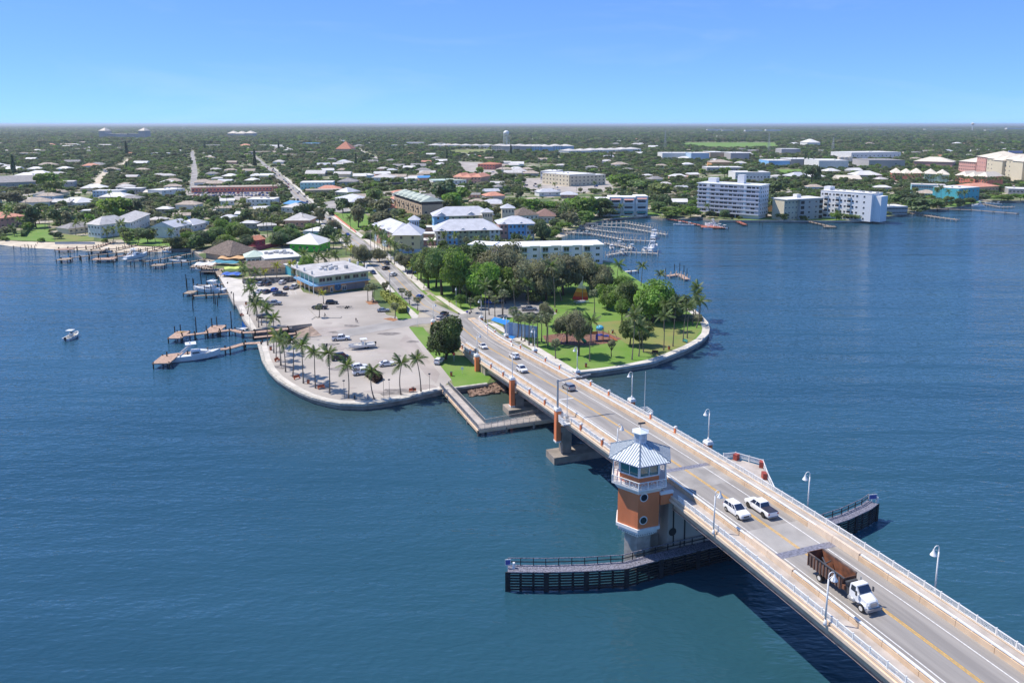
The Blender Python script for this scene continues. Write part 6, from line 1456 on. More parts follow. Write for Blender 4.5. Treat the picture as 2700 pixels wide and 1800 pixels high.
def small_boat(label, x, y, z, rot, L_=6.8, top=True, name='motor_boat', hm=hullw, motors=1, group=None):
    t = thing(name, label, 'boat', (x,y,z), rot, group); mb = MB(); E = hull(mb, L_, L_*.34, .75); mb.build('hull', hm, t)
    mb = MB(); deck(mb, E, -.35); mb.build('cockpit_floor', whitew, t)
    mb = MB()
    for i in range(len(E)-1):
        for s in (0,1): mb.beam(E[i][s], E[i+1][s], .16, .1)
    mb.build('gunwale', hullw, t)
    mb = MB(); mb.box(0,-.3,.4,1.45,.9,.9); mb.build('console', hullw, t); mb = MB(); mb.box(0,-1.3,.4,1.0,1.2,.5); mb.box(0,L_*.22,.45,.8,L_*.18,L_*.2); mb.build('seat', cush, t)
    mb = MB(); mb.add([(-.4,.16,1.45),(.4,.16,1.45),(.35,-.05,1.85),(-.35,-.05,1.85)], [(0,1,2,3)]); mb.build('windscreen', glass, t)
    if top:
        mb = MB(); mb.box(0,-.6,2.35,2.45,1.9,2.1); tp_ = mb.build('t_top', hullw, t); mb = MB()
        for a,b in ((-.5,.1),(.5,.1),(-.5,-1.1),(.5,-1.1)): mb.tube([(a,b,.5),(a*1.3,b,2.35)], .04, 5)
        mb.build('top_frame', metal, t)
    for k in range(motors):
        mb = MB(); x0 = (k-(motors-1)/2)*.6; mb.box(x0,-L_/2-.25,.45,1.15,.4,.55); mb.box(x0,-L_/2-.3,-.3,.5,.15,.2); mb.build('outboard_motor', black, t)
    return t
def cruiser(label, x, y, z, rot, L_=13, hm=hullw, fly=True, group=None):
    t = thing('cabin_cruiser', label, 'boat', (x,y,z), rot, group); B = L_*.30; t.scale = (1,1,1.2); mb = MB(); E = hull(mb, L_, B, 1.35, -.5, .75); mb.build('hull', hm, t)
    mb = MB(); deck(mb, E, -.04); mb.build('deck', hullw, t)
    mb = MB(); mb.loft([[(-B*.40,-L_*.12,1.3),(B*.40,-L_*.12,1.3),(B*.36,-L_*.10,2.3),(-B*.36,-L_*.10,2.3)],[(-B*.40,L_*.08,1.4),(B*.40,L_*.08,1.4),(B*.30,L_*.04,2.35),(-B*.30,L_*.04,2.35)],[(-B*.26,L_*.30,1.75),(B*.26,L_*.30,1.75),(B*.20,L_*.28,1.85),(-B*.20,L_*.28,1.85)]]); mb.build('cabin', hullw, t)
    mb = MB(); mb.add([(-B*.33,L_*.075,2.22),(B*.33,L_*.075,2.22),(B*.30,L_*.17,1.98),(-B*.30,L_*.17,1.98)], [(0,1,2,3)]); mb.v = [(a,b,c+.06) for a,b,c in mb.v]; mb.build('windscreen', glassb, t)
    for s in (-1,1): mb = MB(); mb.add([(s*B*.405,-L_*.08,1.7),(s*B*.41,L_*.07,1.75),(s*B*.375,L_*.05,2.15),(s*B*.38,-L_*.08,2.15)], [(0,1,2,3)]); mb.build('side_window', glass, t)
    mb = MB(); mb.box(0,-L_*.30,.9,1.25,B*.8,L_*.3); mb.build('cockpit', cush, t)
    mb = MB()
    for s in (-1,1): mb.beam((s*B*.42,-L_*.34,1.4),(s*B*.36,-L_*.12,3.5),.35,.14,up=Vector((1,0,0)))
    mb.box(0,-L_*.13,3.45,3.6,B*.78,1.0); mb.build('radar_arch', hullw, t)
    if fly:
        mb = MB(); mb.box(0,-L_*.10,4.1,4.22,B*.8,L_*.22); mb.build('bimini_top', hullw, t); mb = MB()
        for s in (-1,1): mb.tube([(s*B*.34,-L_*.14,3.5),(s*B*.36,-L_*.14,4.1)], .04, 5)
        mb.cyl(0,-L_*.12,4.2,4.9,.05,.03,5); mb.ball((.4,-L_*.12,4.45),.28,8,5); mb.build('mast', hullw, t)
    mb = MB()
    for s in (-1,1):
        pr = None
        for i in range(2,7):
            e = E[i][0 if s < 0 else 1]; q = (e[0]*.93,e[1],e[2]+.6); mb.beam((e[0]*.93,e[1],e[2]), q, .04,.04,up=Vector((1,0,0)))
            if pr: mb.beam(pr,q,.04,.04)
            pr = q
    mb.build('bow_rail', metal, t); mb = MB(); mb.box(0,-L_/2-.5,.15,.28,B*.8,1.1); mb.build('swim_platform', hullw, t); return t
pa, pb = W(171,897,0), W(208,886,0); p = (pa+pb)/2; small_boat('small white centre console boat alone on the open water', p.x,p.y,-.05, math.atan2(pb.y-pa.y,pb.x-pa.x)-math.pi/2+.35, 7.2).scale = (1.15,1,1.25)
pa, pb = W(470,950,0), W(570,938,0); p = (pa+pb)/2
cruiser('large white sport cruiser moored along the wooden pier', p.x, p.y-.6, .05, math.atan2(pb.y-pa.y,pb.x-pa.x)-math.pi/2, 14, hullw)
pa, pb = W(598,772,0), W(508,768,0); p = (pa+pb)/2
cruiser('white cruiser in the slip beside the restaurant', p.x, p.y, .05, math.atan2(pb.y-pa.y,pb.x-pa.x)-math.pi/2, 15)
pa, pb = W(325,692,0), W(395,680,0); p = (pa+pb)/2; cruiser('white cruiser raised on a boat lift at the left docks', p.x,p.y,1.3, math.atan2(pb.y-pa.y,pb.x-pa.x)-math.pi/2, 13)
p = W(517,712,0); small_boat('small white skiff beside the restaurant deck', p.x,p.y,-.05, R(80), 6.5, False)
p = W(954,918,1.6); small_boat('white boat with blue bimini standing on a trailer in the lot', p.x,p.y,2.2, R(112), 8.2, True)
t = thing('boat_trailer', 'trailer under the white boat in the lot', 'trailer', (p.x,p.y,1.6), R(112)); mb = MB(); mb.beam((-.7,-3.6,.45),(-.7,2.5,.45),.1,.15); mb.beam((.7,-3.6,.45),(.7,2.5,.45),.1,.15); mb.beam((-.7,2.5,.45),(0,5,.45),.1,.12); mb.beam((.7,2.5,.45),(0,5,.45),.1,.12); mb.build('frame', metal, t)
for s in (-1,1):
    for y in (-1.8,-.9): mb = MB(); mb.tube([(s*1.0-.1,y,.33),(s*1.0+.1,y,.33)], .33, 12); mb.build('wheel', black, t)
p = W(642,868,0); t = thing('catamaran', 'small catamaran with blue sail cover at the dock', 'boat', (p.x,p.y,0), R(60)); mb = MB()
for s in (-1,1): mb.loft([[(s*1.1-.2,-2.4,.3),(s*1.1+.2,-2.4,.3),(s*1.1,-2.4,-.1)],[(s*1.1-.25,0,.35),(s*1.1+.25,0,.35),(s*1.1,0,-.15)],[(s*1.1-.03,2.5,.5),(s*1.1+.03,2.5,.5),(s*1.1,2.5,.3)]])
mb.box(0,-.2,.35,.42,2.0,2.4); mb.build('hulls', hullw, t); mb = MB(); mb.tube([(0,.4,.4),(0,.5,7.5)], .05, 6); mb.build('mast', metal, t); mb = MB(); mb.add([(-.3,.4,.7),(.3,-1.4,.8),(0,.45,3.0),(.25,.3,.7)],[(0,1,2),(1,3,2),(0,3,1)]); mb.build('sail_cover', mat('blue sail cloth', (.02,.22,.60), .6, .05), t)
p = W(480,876,1.8); mb = MB(); mb.loft([[(-.05,-1.6,.1),(.05,-1.6,.1),(0,-1.6,0)],[(-.35,0,.3),(.35,0,.3),(0,0,0)],[(-.05,1.6,.1),(.05,1.6,.1),(0,1.6,0)]]); tag(mb.build('kayak', mat('yellow kayak', (.60,.38,.04), .4, .05), None, (p.x,p.y,1.75), R(-60)), 'yellow kayak lying on the dock end platform', 'kayak')

# ================================================================ DOCKS AND PILES
mat('pale dock timber', (.58,.52,.44), .85, .12, 1)
def dock(label, pts, w_=2.0, z=1.3, m=timber, sp=4., ph=0, plats=(), name='dock', lift=()):
    P = [W(x,y,z) for x,y in pts]; t = thing(name, label, 'dock')
    for i in range(len(P)-1):
        a, b = P[i], P[i+1]; d = (b-a).normalized(); nn = Vector((-d.y,d.x,0)); mb = MB()
        mb.loft([[a-nn*w_/2+Vector((0,0,-.3)),a+nn*w_/2+Vector((0,0,-.3)),a+nn*w_/2,a-nn*w_/2],[b-nn*w_/2+Vector((0,0,-.3+.004*i)),b+nn*w_/2+Vector((0,0,-.3)),b+nn*w_/2,b-nn*w_/2]]); mb.v = [(x,y,zz+.005*i) for x,y,zz in mb.v]; mb.build('deck', m, t)
        n = max(1, round((b-a).length/sp))
        for k in range(n+1):
            if k == 0 and i > 0: continue
            for s in (-1,1):
                q = a.lerp(b,k/n) + nn*s*(w_/2+.12); mb = MB(); mb.cyl(q.x,q.y,-1.5,z+ph+(.7 if not ph else 0),.24,.22,6); mb.build('pile', pilem if not ph else MATS['pale dock timber'], t)
    for (px,py,lx,ly,rt) in plats:
        q = W(px,py,z); mb = MB(); mb.box(q.x,q.y,z-.3,z+.012,lx,ly,R(rt)); mb.build('platform', m, t)
        for sx in (-.45,.45):
            for sy in (-.45,.45):
                c, s_ = math.cos(R(rt)), math.sin(R(rt)); mb = MB(); mb.cyl(q.x+lx*sx*c-ly*sy*s_, q.y+lx*sx*s_+ly*sy*c,-1.5,z+.3,.2,.2,6); mb.build('pile', pilem, t)
    return t
dock('longest reddish pier with square end beside the large white cruiser', [(690,903),(645,905),(600,918),(440,936)], 2.2, 1.8, timberr, 5, plats=((437,946,5,8.5,5),))
dock('reddish pier with tall dark pilings above the large cruiser', [(760,866),(672,875),(640,876),(612,869),(480,884)], 2.0, 1.8, timberr, 4.5, plats=((472,882,4.5,9,4),(568,866,5,9,4)))
dock('reddish floating walkway in the boat ramp basin', [(780,878),(668,889)], 1.8, .7, timberr, 6)
dock('dock between the boat slips right of the white cruiser', [(610,774),(510,780)], 1.6, 1.3, timber, 4.5, plats=((502,770,4,6,0),))
dock('upper dock of the boat slips behind the white cruiser', [(600,748),(520,752)], 1.4, 1.3, timber, 4.5)
LD = [([(300,638),(250,650),(155,655)],'uppermost reddish dock at the left beach',((170,657,9,5,4),),timberr),([(360,645),(310,654),(240,660)],'short pale dock second from the beach lawn',((255,660,8,5,4),),timber),
([(440,648),(330,664),(160,682)],'longest straight dock at the left shore',((170,683,6,6,4),),timber),([(450,655),(350,670),(262,683)],'reddish dock with square platform at the left shore',((275,682,11,6,4),),timberr),
([(505,668),(420,684),(380,690)],'dock beside the raised white cruiser',(),timber),([(560,680),(500,690),(410,697)],'lowest dock of the left shore group',((418,698,6,6,4),),timber)]
for pts,lb,pl,m in LD: dock(lb, pts, 1.5, 1.6, m, 4.5, ph=.0, plats=pl)
dock('crowded restaurant dock with many dark pilings', [(560,690),(520,700),(575,716),(582,728)], 3.0, 1.5, timber, 3, plats=((538,700,12,8,10),(560,712,10,8,0)))
MD = [([(1590,590),(1650,588),(1720,600)],'farthest pale dock of the marina',4),([(1575,596),(1650,600),(1758,618)],'long dock with paired white pilings in the marina',4.2),([(1530,600),(1590,608),(1640,614)],'short dock nearest the mangrove shore',4.2),
([(1485,612),(1560,616),(1650,632),(1728,636)],'longest marina dock with boat lift frames',3.6),([(1592,640),(1640,648),(1660,655)],'dark walkway beside the long white condo',4),([(1600,672),(1650,664),(1735,668)],'nearest marina dock crowded with white boats',4)]
for pts,lb,sp in MD: dock(lb, pts, 1.7, 1.3, mat('pale dock timber', (.52,.46,.38), .85, .12, 1), sp*.8, ph=1.7)
dock('long red walkway dock on the far side of the marina', [(1712,569),(1800,583),(1850,594),(1905,600)], 1.7, 1.2, mat('red painted dock', (.42,.14,.09), .8, .15, 1), 5, plats=((1880,598,16,8,-8),))
dock('short red pier in front of the tall white block', [(1945,583),(1965,592)], 3.0, 1.2, MATS['red painted dock'], 4)
dock('thin pier in front of the beige block', [(2130,583),(2190,596)], 1.8, 1.2, timber, 5, plats=((2188,597,8,4,0),))
dock('wide grey dock right of the five storey block', [(2402,561),(2470,572),(2526,579)], 3.5, 1.3, timber, 4, ph=.6)
dock('long straight breakwater dock at the right edge', [(2470,551),(2560,553),(2684,563)], 3.0, 1.2, timber, 8)
dock('small dock with lifts near the turquoise motel', [(2590,537),(2640,546),(2672,545)], 2.5, 1.2, timber, 5, ph=.6)
dock('tan pier with upright poles off the park shore', [(1642,716),(1680,713)], 2, 1.2, lotw, 5)
dock('angled wooden pier right of the park shore palms', [(1760,727),(1790,722),(1812,736)], 2.6, .9, timberr, 4, ph=1.4)
pilit = []
def pilething(px, py, h, look, z=0):
    p = W(px,py,z); mb = MB(); mb.cyl(p.x,p.y,-1.5,h,.2,.16,7); o = tag(mb.build('mooring_pile', pilem), '', 'mooring pile', 'dark mooring piles by the slips and docks'); pilit.append((o, look, p.x, p.y))
LM.append(('large white cruiser', W(520,945,0).x, W(520,945,0).y)); LM.append(('slip cruiser', W(550,770,0).x, W(550,770,0).y)); LM.append(('left shore docks', W(300,680,0).x, W(300,680,0).y)); LM.append(('marina docks', W(1640,620,0).x, W(1640,620,0).y)); LM.append(('park pier', W(1790,728,0).x, W(1790,728,0).y))
for px,py,h in ((462,890,4),(477,885,4),(518,880,6),(545,884,3.5),(560,876,5),(573,872,5),(611,868,6.5),(492,758,6),(494,770,6),(510,762,5),(531,750,6),(545,752,4.5),(512,765,5),(509,818,5),(564,800,5),(568,802,4),(574,808,4),(618,815,6.5),(583,775,4.5),(540,777,4),(557,775,4)): pilething(px,py,h,'dark upright piling')
for px,py in [(36,655),(55,657),(66,652),(74,651),(75,655),(83,653),(92,655),(95,650),(99,646),(109,645),(114,645),(128,644)]: pilething(px,py,1.6,'short old piling stub')
for px,py,h in ((215,690,3),(235,694,3),(300,700,3),(345,704,3),(355,706,3),(375,700,3),(395,702,3),(1755,725,3.5),(1778,712,3),(1792,714,4),(1803,718,3.5),(1811,726,3.5),(2002,592,2.5),(2010,597,2.5)): pilething(px,py,h,'lone mooring piling')
autolabel(pilit)
bi = []
for px,py,rt,L_,z,kd in ((1725,628,-20,12,.5,1),(1722,664,-30,12,1.4,1),(1612,662,0,7,1.3,0),(1640,672,20,7,.8,0),(1665,660,10,7,1.2,0),(1630,650,80,8,.9,0),(1700,668,10,7,1,0),(1545,620,85,6,.6,0),(1560,607,80,8,.8,0),(1790,594,85,8,0,0),(1815,595,85,8,0,0),(1875,600,60,9,.8,1),(1895,602,60,8,.8,0),(1865,604,80,7,0,0),(1908,604,40,7,.5,0),(2578,546,80,10,0,1),(2610,540,60,8,.8,0),(2630,541,60,7,.8,0),(280,664,80,7,0,0),(470,690,80,10,0,0),(440,668,80,6,.5,0)):
    p = W(px,py,0); o = (cruiser if kd else small_boat)('x', p.x,p.y,z, R(rt), L_) if kd else small_boat('x', p.x,p.y,z,R(rt),L_, True, group='boats at the docks')
    o['group'] = 'boats at the docks'; bi.append((o, 'white cabin boat' if kd else 'small white boat', p.x, p.y))
autolabel(bi)
# boat lift frames
for px,py,rt,lb in ((1647,632,12,'left'),(1660,634,12,'middle'),(1690,636,12,'right'),(1718,606,12,'farthest'),(1560,606,12,'leftmost')):
    p = W(px,py,0); t = thing('boat_lift', 'pale boat lift frame, %s of those on the marina docks' % lb, 'boat lift', (p.x,p.y,0), R(rt), 'boat lift frames in the marina'); mb = MB()
    for a in (-3.4,3.4):
        for b in (-2,2): mb.cyl(a,b,-1.5,4.4,.17,.15,6)
    mb.build('posts', MATS['pale dock timber'], t); mb = MB(); mb.beam((-3.6,-2,4.4),(3.6,-2,4.4),.3,.3); mb.beam((-3.6,2,4.4),(3.6,2,4.4),.3,.3); mb.build('beam', MATS['pale dock timber'], t)
# ================================================================ PARK AND LOT FURNITURE
def bench(px,py,rt,lb,m=timberr,z=1.57):
    p = W(px,py); t = thing('bench', lb, 'bench', (p.x,p.y,z), R(rt), 'benches'); mb = MB(); mb.box(0,0,.42,.5,1.9,.5); mb.build('seat', m, t); mb = MB(); mb.box(0,.28,.5,1.0,1.9,.08); mb.build('backrest', m, t)
    for s in (-.8,.8): mb = MB(); mb.box(s,0,0,.42,.1,.5); mb.build('leg', m, t)
red = mat('orange red furniture', (.50,.13,.05), .6, .1)
bench(731,951,70,'orange bench by the seawall under the first lot palms',red); bench(783,998,50,'orange bench nearest the litter bin on the seawall walk',red); bench(847,1024,30,'orange bench at the bottom of the seawall curve',red); bench(1088,1033,10,'red bench between the last two lot palms',red)
bench(1727,932,-20,'dark bench on the round seawall corner of the park',mat('dark bench timber', (.09,.04,.03), .7, .1)); bench(1806,902,-60,'teal seat beside the park seawall',mat('teal seat', (.06,.28,.24), .6, .05)); bench(638,833,80,'small red bench by the leaning palms',red)
def binn(px,py,lb):
    p = W(px,py); t = thing('litter_bin', lb, 'litter bin', (p.x,p.y,1.57), 0, 'litter bins'); mb = MB(); mb.box(0,0,0,1.05,.6,.6); mb.build('body', red, t); mb = MB(); mb.box(0,0,1.05,1.15,.7,.7); mb.build('lid', metald, t)
for a in ((714,922,'brown litter bin at the first pair of lot palms'),(813,1010,'tall brown litter bin on the seawall walk'),(1190,990,'orange litter bin at the start of the pedestrian pier'),(1545,967,'orange litter bin beside the bridge in the park'),(1764,921,'orange litter bin near the park seawall'),(1467,823,'brown litter bin by the park car park'),(1615,878,'black litter bin right of the playground'),(649,803,'reddish bin beside the small basin')): binn(*a)
# slender lot lamps, poles, signs
pit = []
def pole(px,py,h,look,cat,name,m=metal,head=None,r=.07,z=1.57,col=None):
    p = W(px,py); t = thing(name, look, cat, (p.x,p.y,z), 0, 'street poles and signs'); mb = MB(); mb.cyl(0,0,0,h,r,r*.8,6); mb.build('pole', m, t)
    if head == 'lamp': mb = MB(); mb.box(0,0,h,h+.18,.55,.55); mb.build('lamp_head', metald, t)
    if head == 'bell': mb = MB(); mb.tube([(0,0,h-.3),(0,-.5,h+.1),(.0,-.8,h-.2)], .05, 5); mb.tube([(0,-.8,h-.2),(0,-.8,h-.8)], [.08,.35], 10); mb.build('lamp_head', white, t)
    if head == 'arms': 
        for k in range(2): mb = MB(); mb.beam((-1.2,0,h-.5-k*.9),(1.2,0,h-.5-k*.9),.12,.12); mb.build('crossarm', m, t)
    if head in ('sign','diamond'):
        mb = MB(); mb.box(0,-.06,h-.75,h,.7,.05) if head == 'sign' else mb.add([(0,-.06,h-.1-.5),(.5,-.06,h-.1),(0,-.06,h+.4),(-.5,-.06,h-.1)],[(0,1,2,3)]); mb.build('sign_plate', col, t)
    return t
for px,py,lb in ((818,893,'slim lamp post on the far edge of the boat ramp wall'),(743,970,'slim lamp post left of the fifth lot palm'),(908,1049,'slim lamp post left of the small seawall palm'),(1012,1047,'short slim lamp post right of the round planter'),(1027,1046,'slim lamp post just left of a tall lot palm'),(1133,1030,'slim lamp post near the pedestrian pier'),(660,866,'slim lamp post above the catamaran')): pole(px,py,4.6,lb,'lamp post','lamp_post',metald,'lamp',.05)
pole(1197,952,2.6,'red and white sign post beside the white suv in the shade','sign','sign_post',white,'sign',.05,col=mat('red sign face', (.55,.05,.04), .5, .05)); pole(1219,985,2.0,'small pale marker post near the abutment','sign','sign_post',white,'sign',.04,col=white)
pole(1100,862,2.8,'white post on the lawn tip by the end pilaster','post','marker_post',white,None,.06)
bs = mat('blue sign face', (.06,.10,.45), .5, .05); pole(1232,840,3.0,'blue sign post on the grass island','sign','sign_post',metal,'sign',.05,col=bs); pole(1239,842,2.8,'dark sign beside the blue sign post','sign','sign_post',metal,'sign',.05,col=metald)
pole(1051,778,3.0,'small blue sign beside the hedge','sign','sign_post',metal,'sign',.05,col=bs); pole(1144,855,2.8,'back of a wide grey sign in front of the tall tree','sign','sign_post',metal,'sign',.05,col=metal); pole(1185,814,3.0,'yellow crossing sign beside the pavement','sign','sign_post',metal,'diamond',.05,col=mat('warning yellow', (.62,.55,.02), .5, .05))
pole(1203,808,7.5,'white street lamp pole on the park lawn edge','street lamp','street_lamp',whitew,'bell',.10)
for px,py,h,lb in ((1029,790,11,'tall grey pole standing in the hedge'),(1270,812,5,'lamp post with blue banner under the park palms'),): pole(px,py,h,lb,'pole','pole',metal,None,.16)
rp = random.Random(2)
UP = [(825,640,12),(740,560,12),(738,545,11),(728,500,11),(735,520,11),(700,540,11),(640,530,10),(752,530,10),(800,600,11),(1040,600,13),(978,668,13),(240,530,13),(186,545,13),(150,520,12),(360,515,11),(470,520,11),(250,470,12),(1325,475,16),(1355,470,14),(1464,500,18),(1520,505,18),(1530,500,16),(1570,505,14),(1258,520,14),(1205,540,14),(1115,540,13),(1075,500,14),(1390,450,13),(1420,440,13),(1212,430,14),(1195,425,12),(1018,400,14),(2000,500,12),(2045,470,14),(2120,470,14),(2172,470,14),(1998,480,12),(885,470,12),(890,540,10),(560,545,11),(545,570,12),(600,560,12),(90,480,11),(70,560,10),(300,460,12)]
ui = []
for px,py,h in UP: o = pole(px,py,h,'x','utility pole','utility_pole',mat('pale utility pole', (.38,.35,.31), .8, .1) if h > 12 else mat('brown utility pole', (.16,.12,.09), .85, .15),'arms',.17,1.5); o['group'] = 'utility poles in the town'; ui.append((o,'pale concrete utility pole' if h > 12 else 'brown utility pole',o.location.x,o.location.y))
autolabel(ui)
# hedges and planters
def hedge_px(pts,h,m,lb,z=1.55,nm='hedge'):
    P = [W(x,y) for x,y in pts]; mb = MB(); rr = random.Random(len(lb)); mb.prism([(p.x,p.y) for p in P], z, z+h*.85, 0)
    n = max(60, int(len(P)*70)); c = sum(P, Vector())/len(P)
    for k in range(n*3):
        i = rr.randrange(len(P)); a, b = P[i], P[(i+1)%len(P)]; q = a.lerp(b, rr.random())
        if rr.random() < .55: q = q.lerp(c, rr.random()); zz = z+h*.85
        else: zz = z+rr.random()*h*.85
        s = rr.uniform(.2,.45); u = Vector((rr.gauss(0,1),rr.gauss(0,1),rr.gauss(0,1))).normalized(); v = u.cross(Vector((rr.gauss(0,1),rr.gauss(0,1),1))).normalized(); q = Vector((q.x,q.y,zz))
        mb.add([q-u*s-v*s*.5,q+u*s-v*s*.6,q+u*s*.8+v*s*.7,q-u*s*.7+v*s*.5+Vector((0,0,.1))],[(0,1,2,3)])
    tag(mb.build(nm, m), lb, 'hedge')
hedge_px([(1003,778),(1025,775),(1073,812),(1070,825),(1050,826)],2.2,hedgey,'large clipped yellow green hedge beside the silver car')
hedge_px([(62,612),(68,606),(86,592),(90,596),(74,612),(66,624),(56,624)],2.6,hedge,'clipped dark hedge along the left lawn')
hedge_px([(455,655),(480,655),(480,650),(455,650)],1.4,hedge,'small clipped hedge at the water left of the restaurants')
hedge_px([(1090,715),(1200,740),(1205,735),(1095,710)],1.6,hedge,'long dark hedge in front of the big park trees')
hedge_px([(1042,690),(1130,688),(1130,680),(1042,682)],3.0,leafd,'dark hedge below the yellow townhouse')
hedge_px([(1700,845),(1850,848),(1848,838),(1705,835)],1.6,leafo,'silvery low hedge inside the round park point')
hedge_px([(966,992),(990,1010),(1008,1000),(990,984)],1.2,mat('brown planter shrub', (.09,.05,.03), .8, .4, 2),'round brown planting around the seventh seawall palm')
for k,(x,y) in enumerate(((968,800),(1030,845))):
    sheet('planting_bed', [(x-5,y-6),(x+25,y-8),(x+30,y),(x+5,y+3)] if k == 0 else [(x-20,y-5),(x,y-8),(x+20,y-3),(x+8,y+2)], mat('orange mulch bed', (.36,.17,.08), .95, .2, 1), 1.58)
# stripes of the parking lot
mb = MB()
for k in range(6):
    a, b = W(783+k*4.5,815+k*5,1.55), W(815+k*4.5,812+k*5,1.55); mb.beam(a,b,.1,.012)
for k in range(5):
    a, b = W(862,812+k*6,1.55), W(935,808+k*6.5,1.55); mb.beam(a,b,.1,.012)
for k in range(6):
    a, b = W(965+k*8,806+k*6,1.55), W(990+k*7,803+k*5,1.55); mb.beam(a,b,.1,.012)
for k in range(11):
    a, b = W(905+k*15,908+k*8,1.556), W(945+k*15,903+k*8,1.556); mb.beam(a,b,.09,.012)
for k in range(9):
    a, b = W(842+k*3,872+k*13,1.556), W(872+k*3.4,866+k*13,1.556); mb.beam(a,b,.09,.012)
for k in range(8):
    a, b = W(690+k*13,776,1.556), W(685+k*13,764,1.556); mb.beam(a,b,.09,.012)
struct(mb.build('road_marking', wline))
# mast of kerb island lines
mb = MB(); pts = [(822,842),(830,836),(870,838),(898,838),(900,834)]
for a_, b_ in zip(pts, pts[1:]): mb.beam(W(*a_,1.6), W(*b_,1.6), .25, .2)
mb.beam(W(812,812,1.6), W(838,838,1.6), .25, .2); struct(mb.build('kerb', conc))
# magenta fence, stone wall
mb = MB(); mb.beam(W(676,656,2.6), W(743,641,2.6), .2, 2.4); tag(mb.build('magenta_fence', walls['magenta']), 'long magenta painted fence behind the brown thatched roof', 'fence')
mb = MB(); mb.beam(W(640,742,2.5), W(800,735,2.5), .6, 2.6); tag(mb.build('stone_wall', mat('dark dotted stone wall', (.30,.28,.25), .9, .5, .9)), 'long grey stone wall behind the small parking yard', 'wall')
mb = MB(); P = [W(x,y) for x,y in ((873,561),(889,574),(905,587),(922,600),(939,614))]
for a,b in zip(P,P[1:]): mb.beam(a+Vector((0,0,.5)), b+Vector((0,0,.5)), .3, 1.0)
tag(mb.build('brick_edging', walls['coral']), 'low red wall along the small city lawn', 'wall')
mb = MB(); mb.beam(W(1245,640,2.2)+Vector((0,0,0)), W(1300,640,2.2), .2, 1); 
mb = MB(); mb.beam(W(145,641,1.9), W(250,641,1.9), .3, 1.2); tag(mb.build('garden_wall', mat('blue grey wall', (.36,.42,.48), .8, .06)), 'low blue grey garden wall above the beach', 'wall')
# canopies of the restaurant deck
def sail(px,py,w_,d_,z,m,lb,rt=0):
    p = W(px,py,z); mb = MB(); n = 6
    V = [(-w_/2+w_*i/n, s*d_/2, .5*math.sin(i*2.1)*.5+.2*s) for i in range(n+1) for s in (-1,1)]; mb.add(V, [(2*i,2*i+2,2*i+3,2*i+1) for i in range(n)]); t = thing('shade_sail', lb, 'canopy', (p.x,p.y,z), R(rt)); mb.build('cloth', m, t); mb = MB()
    for a in (-w_/2,w_/2):
        for b in (-d_/2,d_/2): mb.cyl(a,b,-z+1.5,0,.07,.07,5)
    mb.build('posts', metald, t)
sail(612,678,13,6,4.2,mat('orange canvas', (.70,.42,.20), .7, .08),'orange canvas canopy in front of the thatched roof',4)
sail(632,704,14,4,3.6,mat('lime canvas', (.55,.66,.16), .7, .08),'lime green and cream shade sail on the restaurant deck',25)
sail(612,721,9,5,2.8,mat('blue canvas', (.05,.14,.50), .7, .1),'blue umbrellas at the edge of the restaurant deck',0)
sail(595,690,14,5,3.2,mat('teal deck canvas', (.06,.26,.34), .7, .1),'teal roofed deck beside the crowded restaurant dock',-15)
sail(540,695,9,6,4.6,whitew,'white canvas roof over the restaurant dock',8)
# blue sail shades and catamaran sculpture, playground
def blueshade():
    p = W(1375,890); t = thing('blue_shade_structure', 'tall striped blue shade structure between the park palms', 'shade structure', (p.x,p.y,1.55), R(-12)); cm = [mat('pale blue panel', (.50,.66,.82), .6, .05), mat('mid blue panel', (.26,.44,.72), .6, .05)]
    for k in range(8): mb = MB(); mb.box(-5+k*1.4,0,.3,5.2-.15*k,1.36,.15); mb.build('panel', cm[k%2], t)
    mb = MB(); mb.add([(-10,-1.5,5.8),(-5,-1.8,4.6),(-4,1.0,5.4),(-9.5,1.4,6.2)], [(0,1,2,3)]); mb.add([(-6,-4,2.2),(-2,-4.4,.6),(-1.5,-3,1.2)], [(0,1,2)]); mb.build('canopy', mat('vivid blue canopy', (.03,.27,.72), .6, .05), t)
    mb = MB(); mb.box(-3,-3,0,.2,9,4); mb.build('plinth', lotw, t); mb = MB(); mb.cyl(-11.5,0,0,5.9,.1,.1,6); mb.build('post', white, t)
blueshade()
def cata():
    p = W(1533,797); t = thing('beached_catamaran', 'catamaran with orange red and white striped sails on the park lawn', 'boat', (p.x,p.y,1.6), R(18)); mb = MB()
    for s in (-1.2,1.2): mb.loft([[(-2.8,s-.2,.3),(-2.8,s+.2,.3),(-2.8,s,0)],[(0,s-.25,.5),(0,s+.25,.5),(0,s,0)],[(2.8,s-.03,.7),(2.8,s+.03,.7),(2.8,s,.4)]])
    mb.box(0,0,.5,.6,3,2.4); mb.build('hull', cwhite, t); mb = MB(); mb.tube([(.4,0,.5),(.4,0,10.5)], .07, 6); mb.build('mast', metal, t)
    cols = [(.55,.03,.03),(.60,.16,.02),(.70,.34,.04),(.75,.62,.40),(.78,.66,.50)]; z = [.8,2.2,3.9,5.4,6.8,8.6]
    for k in range(5):
        f0, f1 = (z[k]-.8)/7.8, (z[k+1]-.8)/7.8; mb = MB(); w0, w1 = 3.6*(1-f0**1.6)+.5*(1-f0), 3.6*(1-f1**1.6)+.4*(1-f1)
        mb.add([(.4,0,z[k]),(.4-w0,.5*(1-f0),z[k]+.5),(.4-w1,.5*(1-f1),z[k+1]+.5),(.4,0,z[k+1])], [(0,1,2,3)]); mb.add([(.6,0,z[k]),(.6+w0*.55,-.3,z[k]),(.6+w1*.55,-.3,z[k+1]),(.6,0,z[k+1])], [(0,1,2,3)]) if k < 4 else None
        mb.build('sail_stripe', mat('sail stripe %d' % k, cols[k], .7, .04), t)
cata()
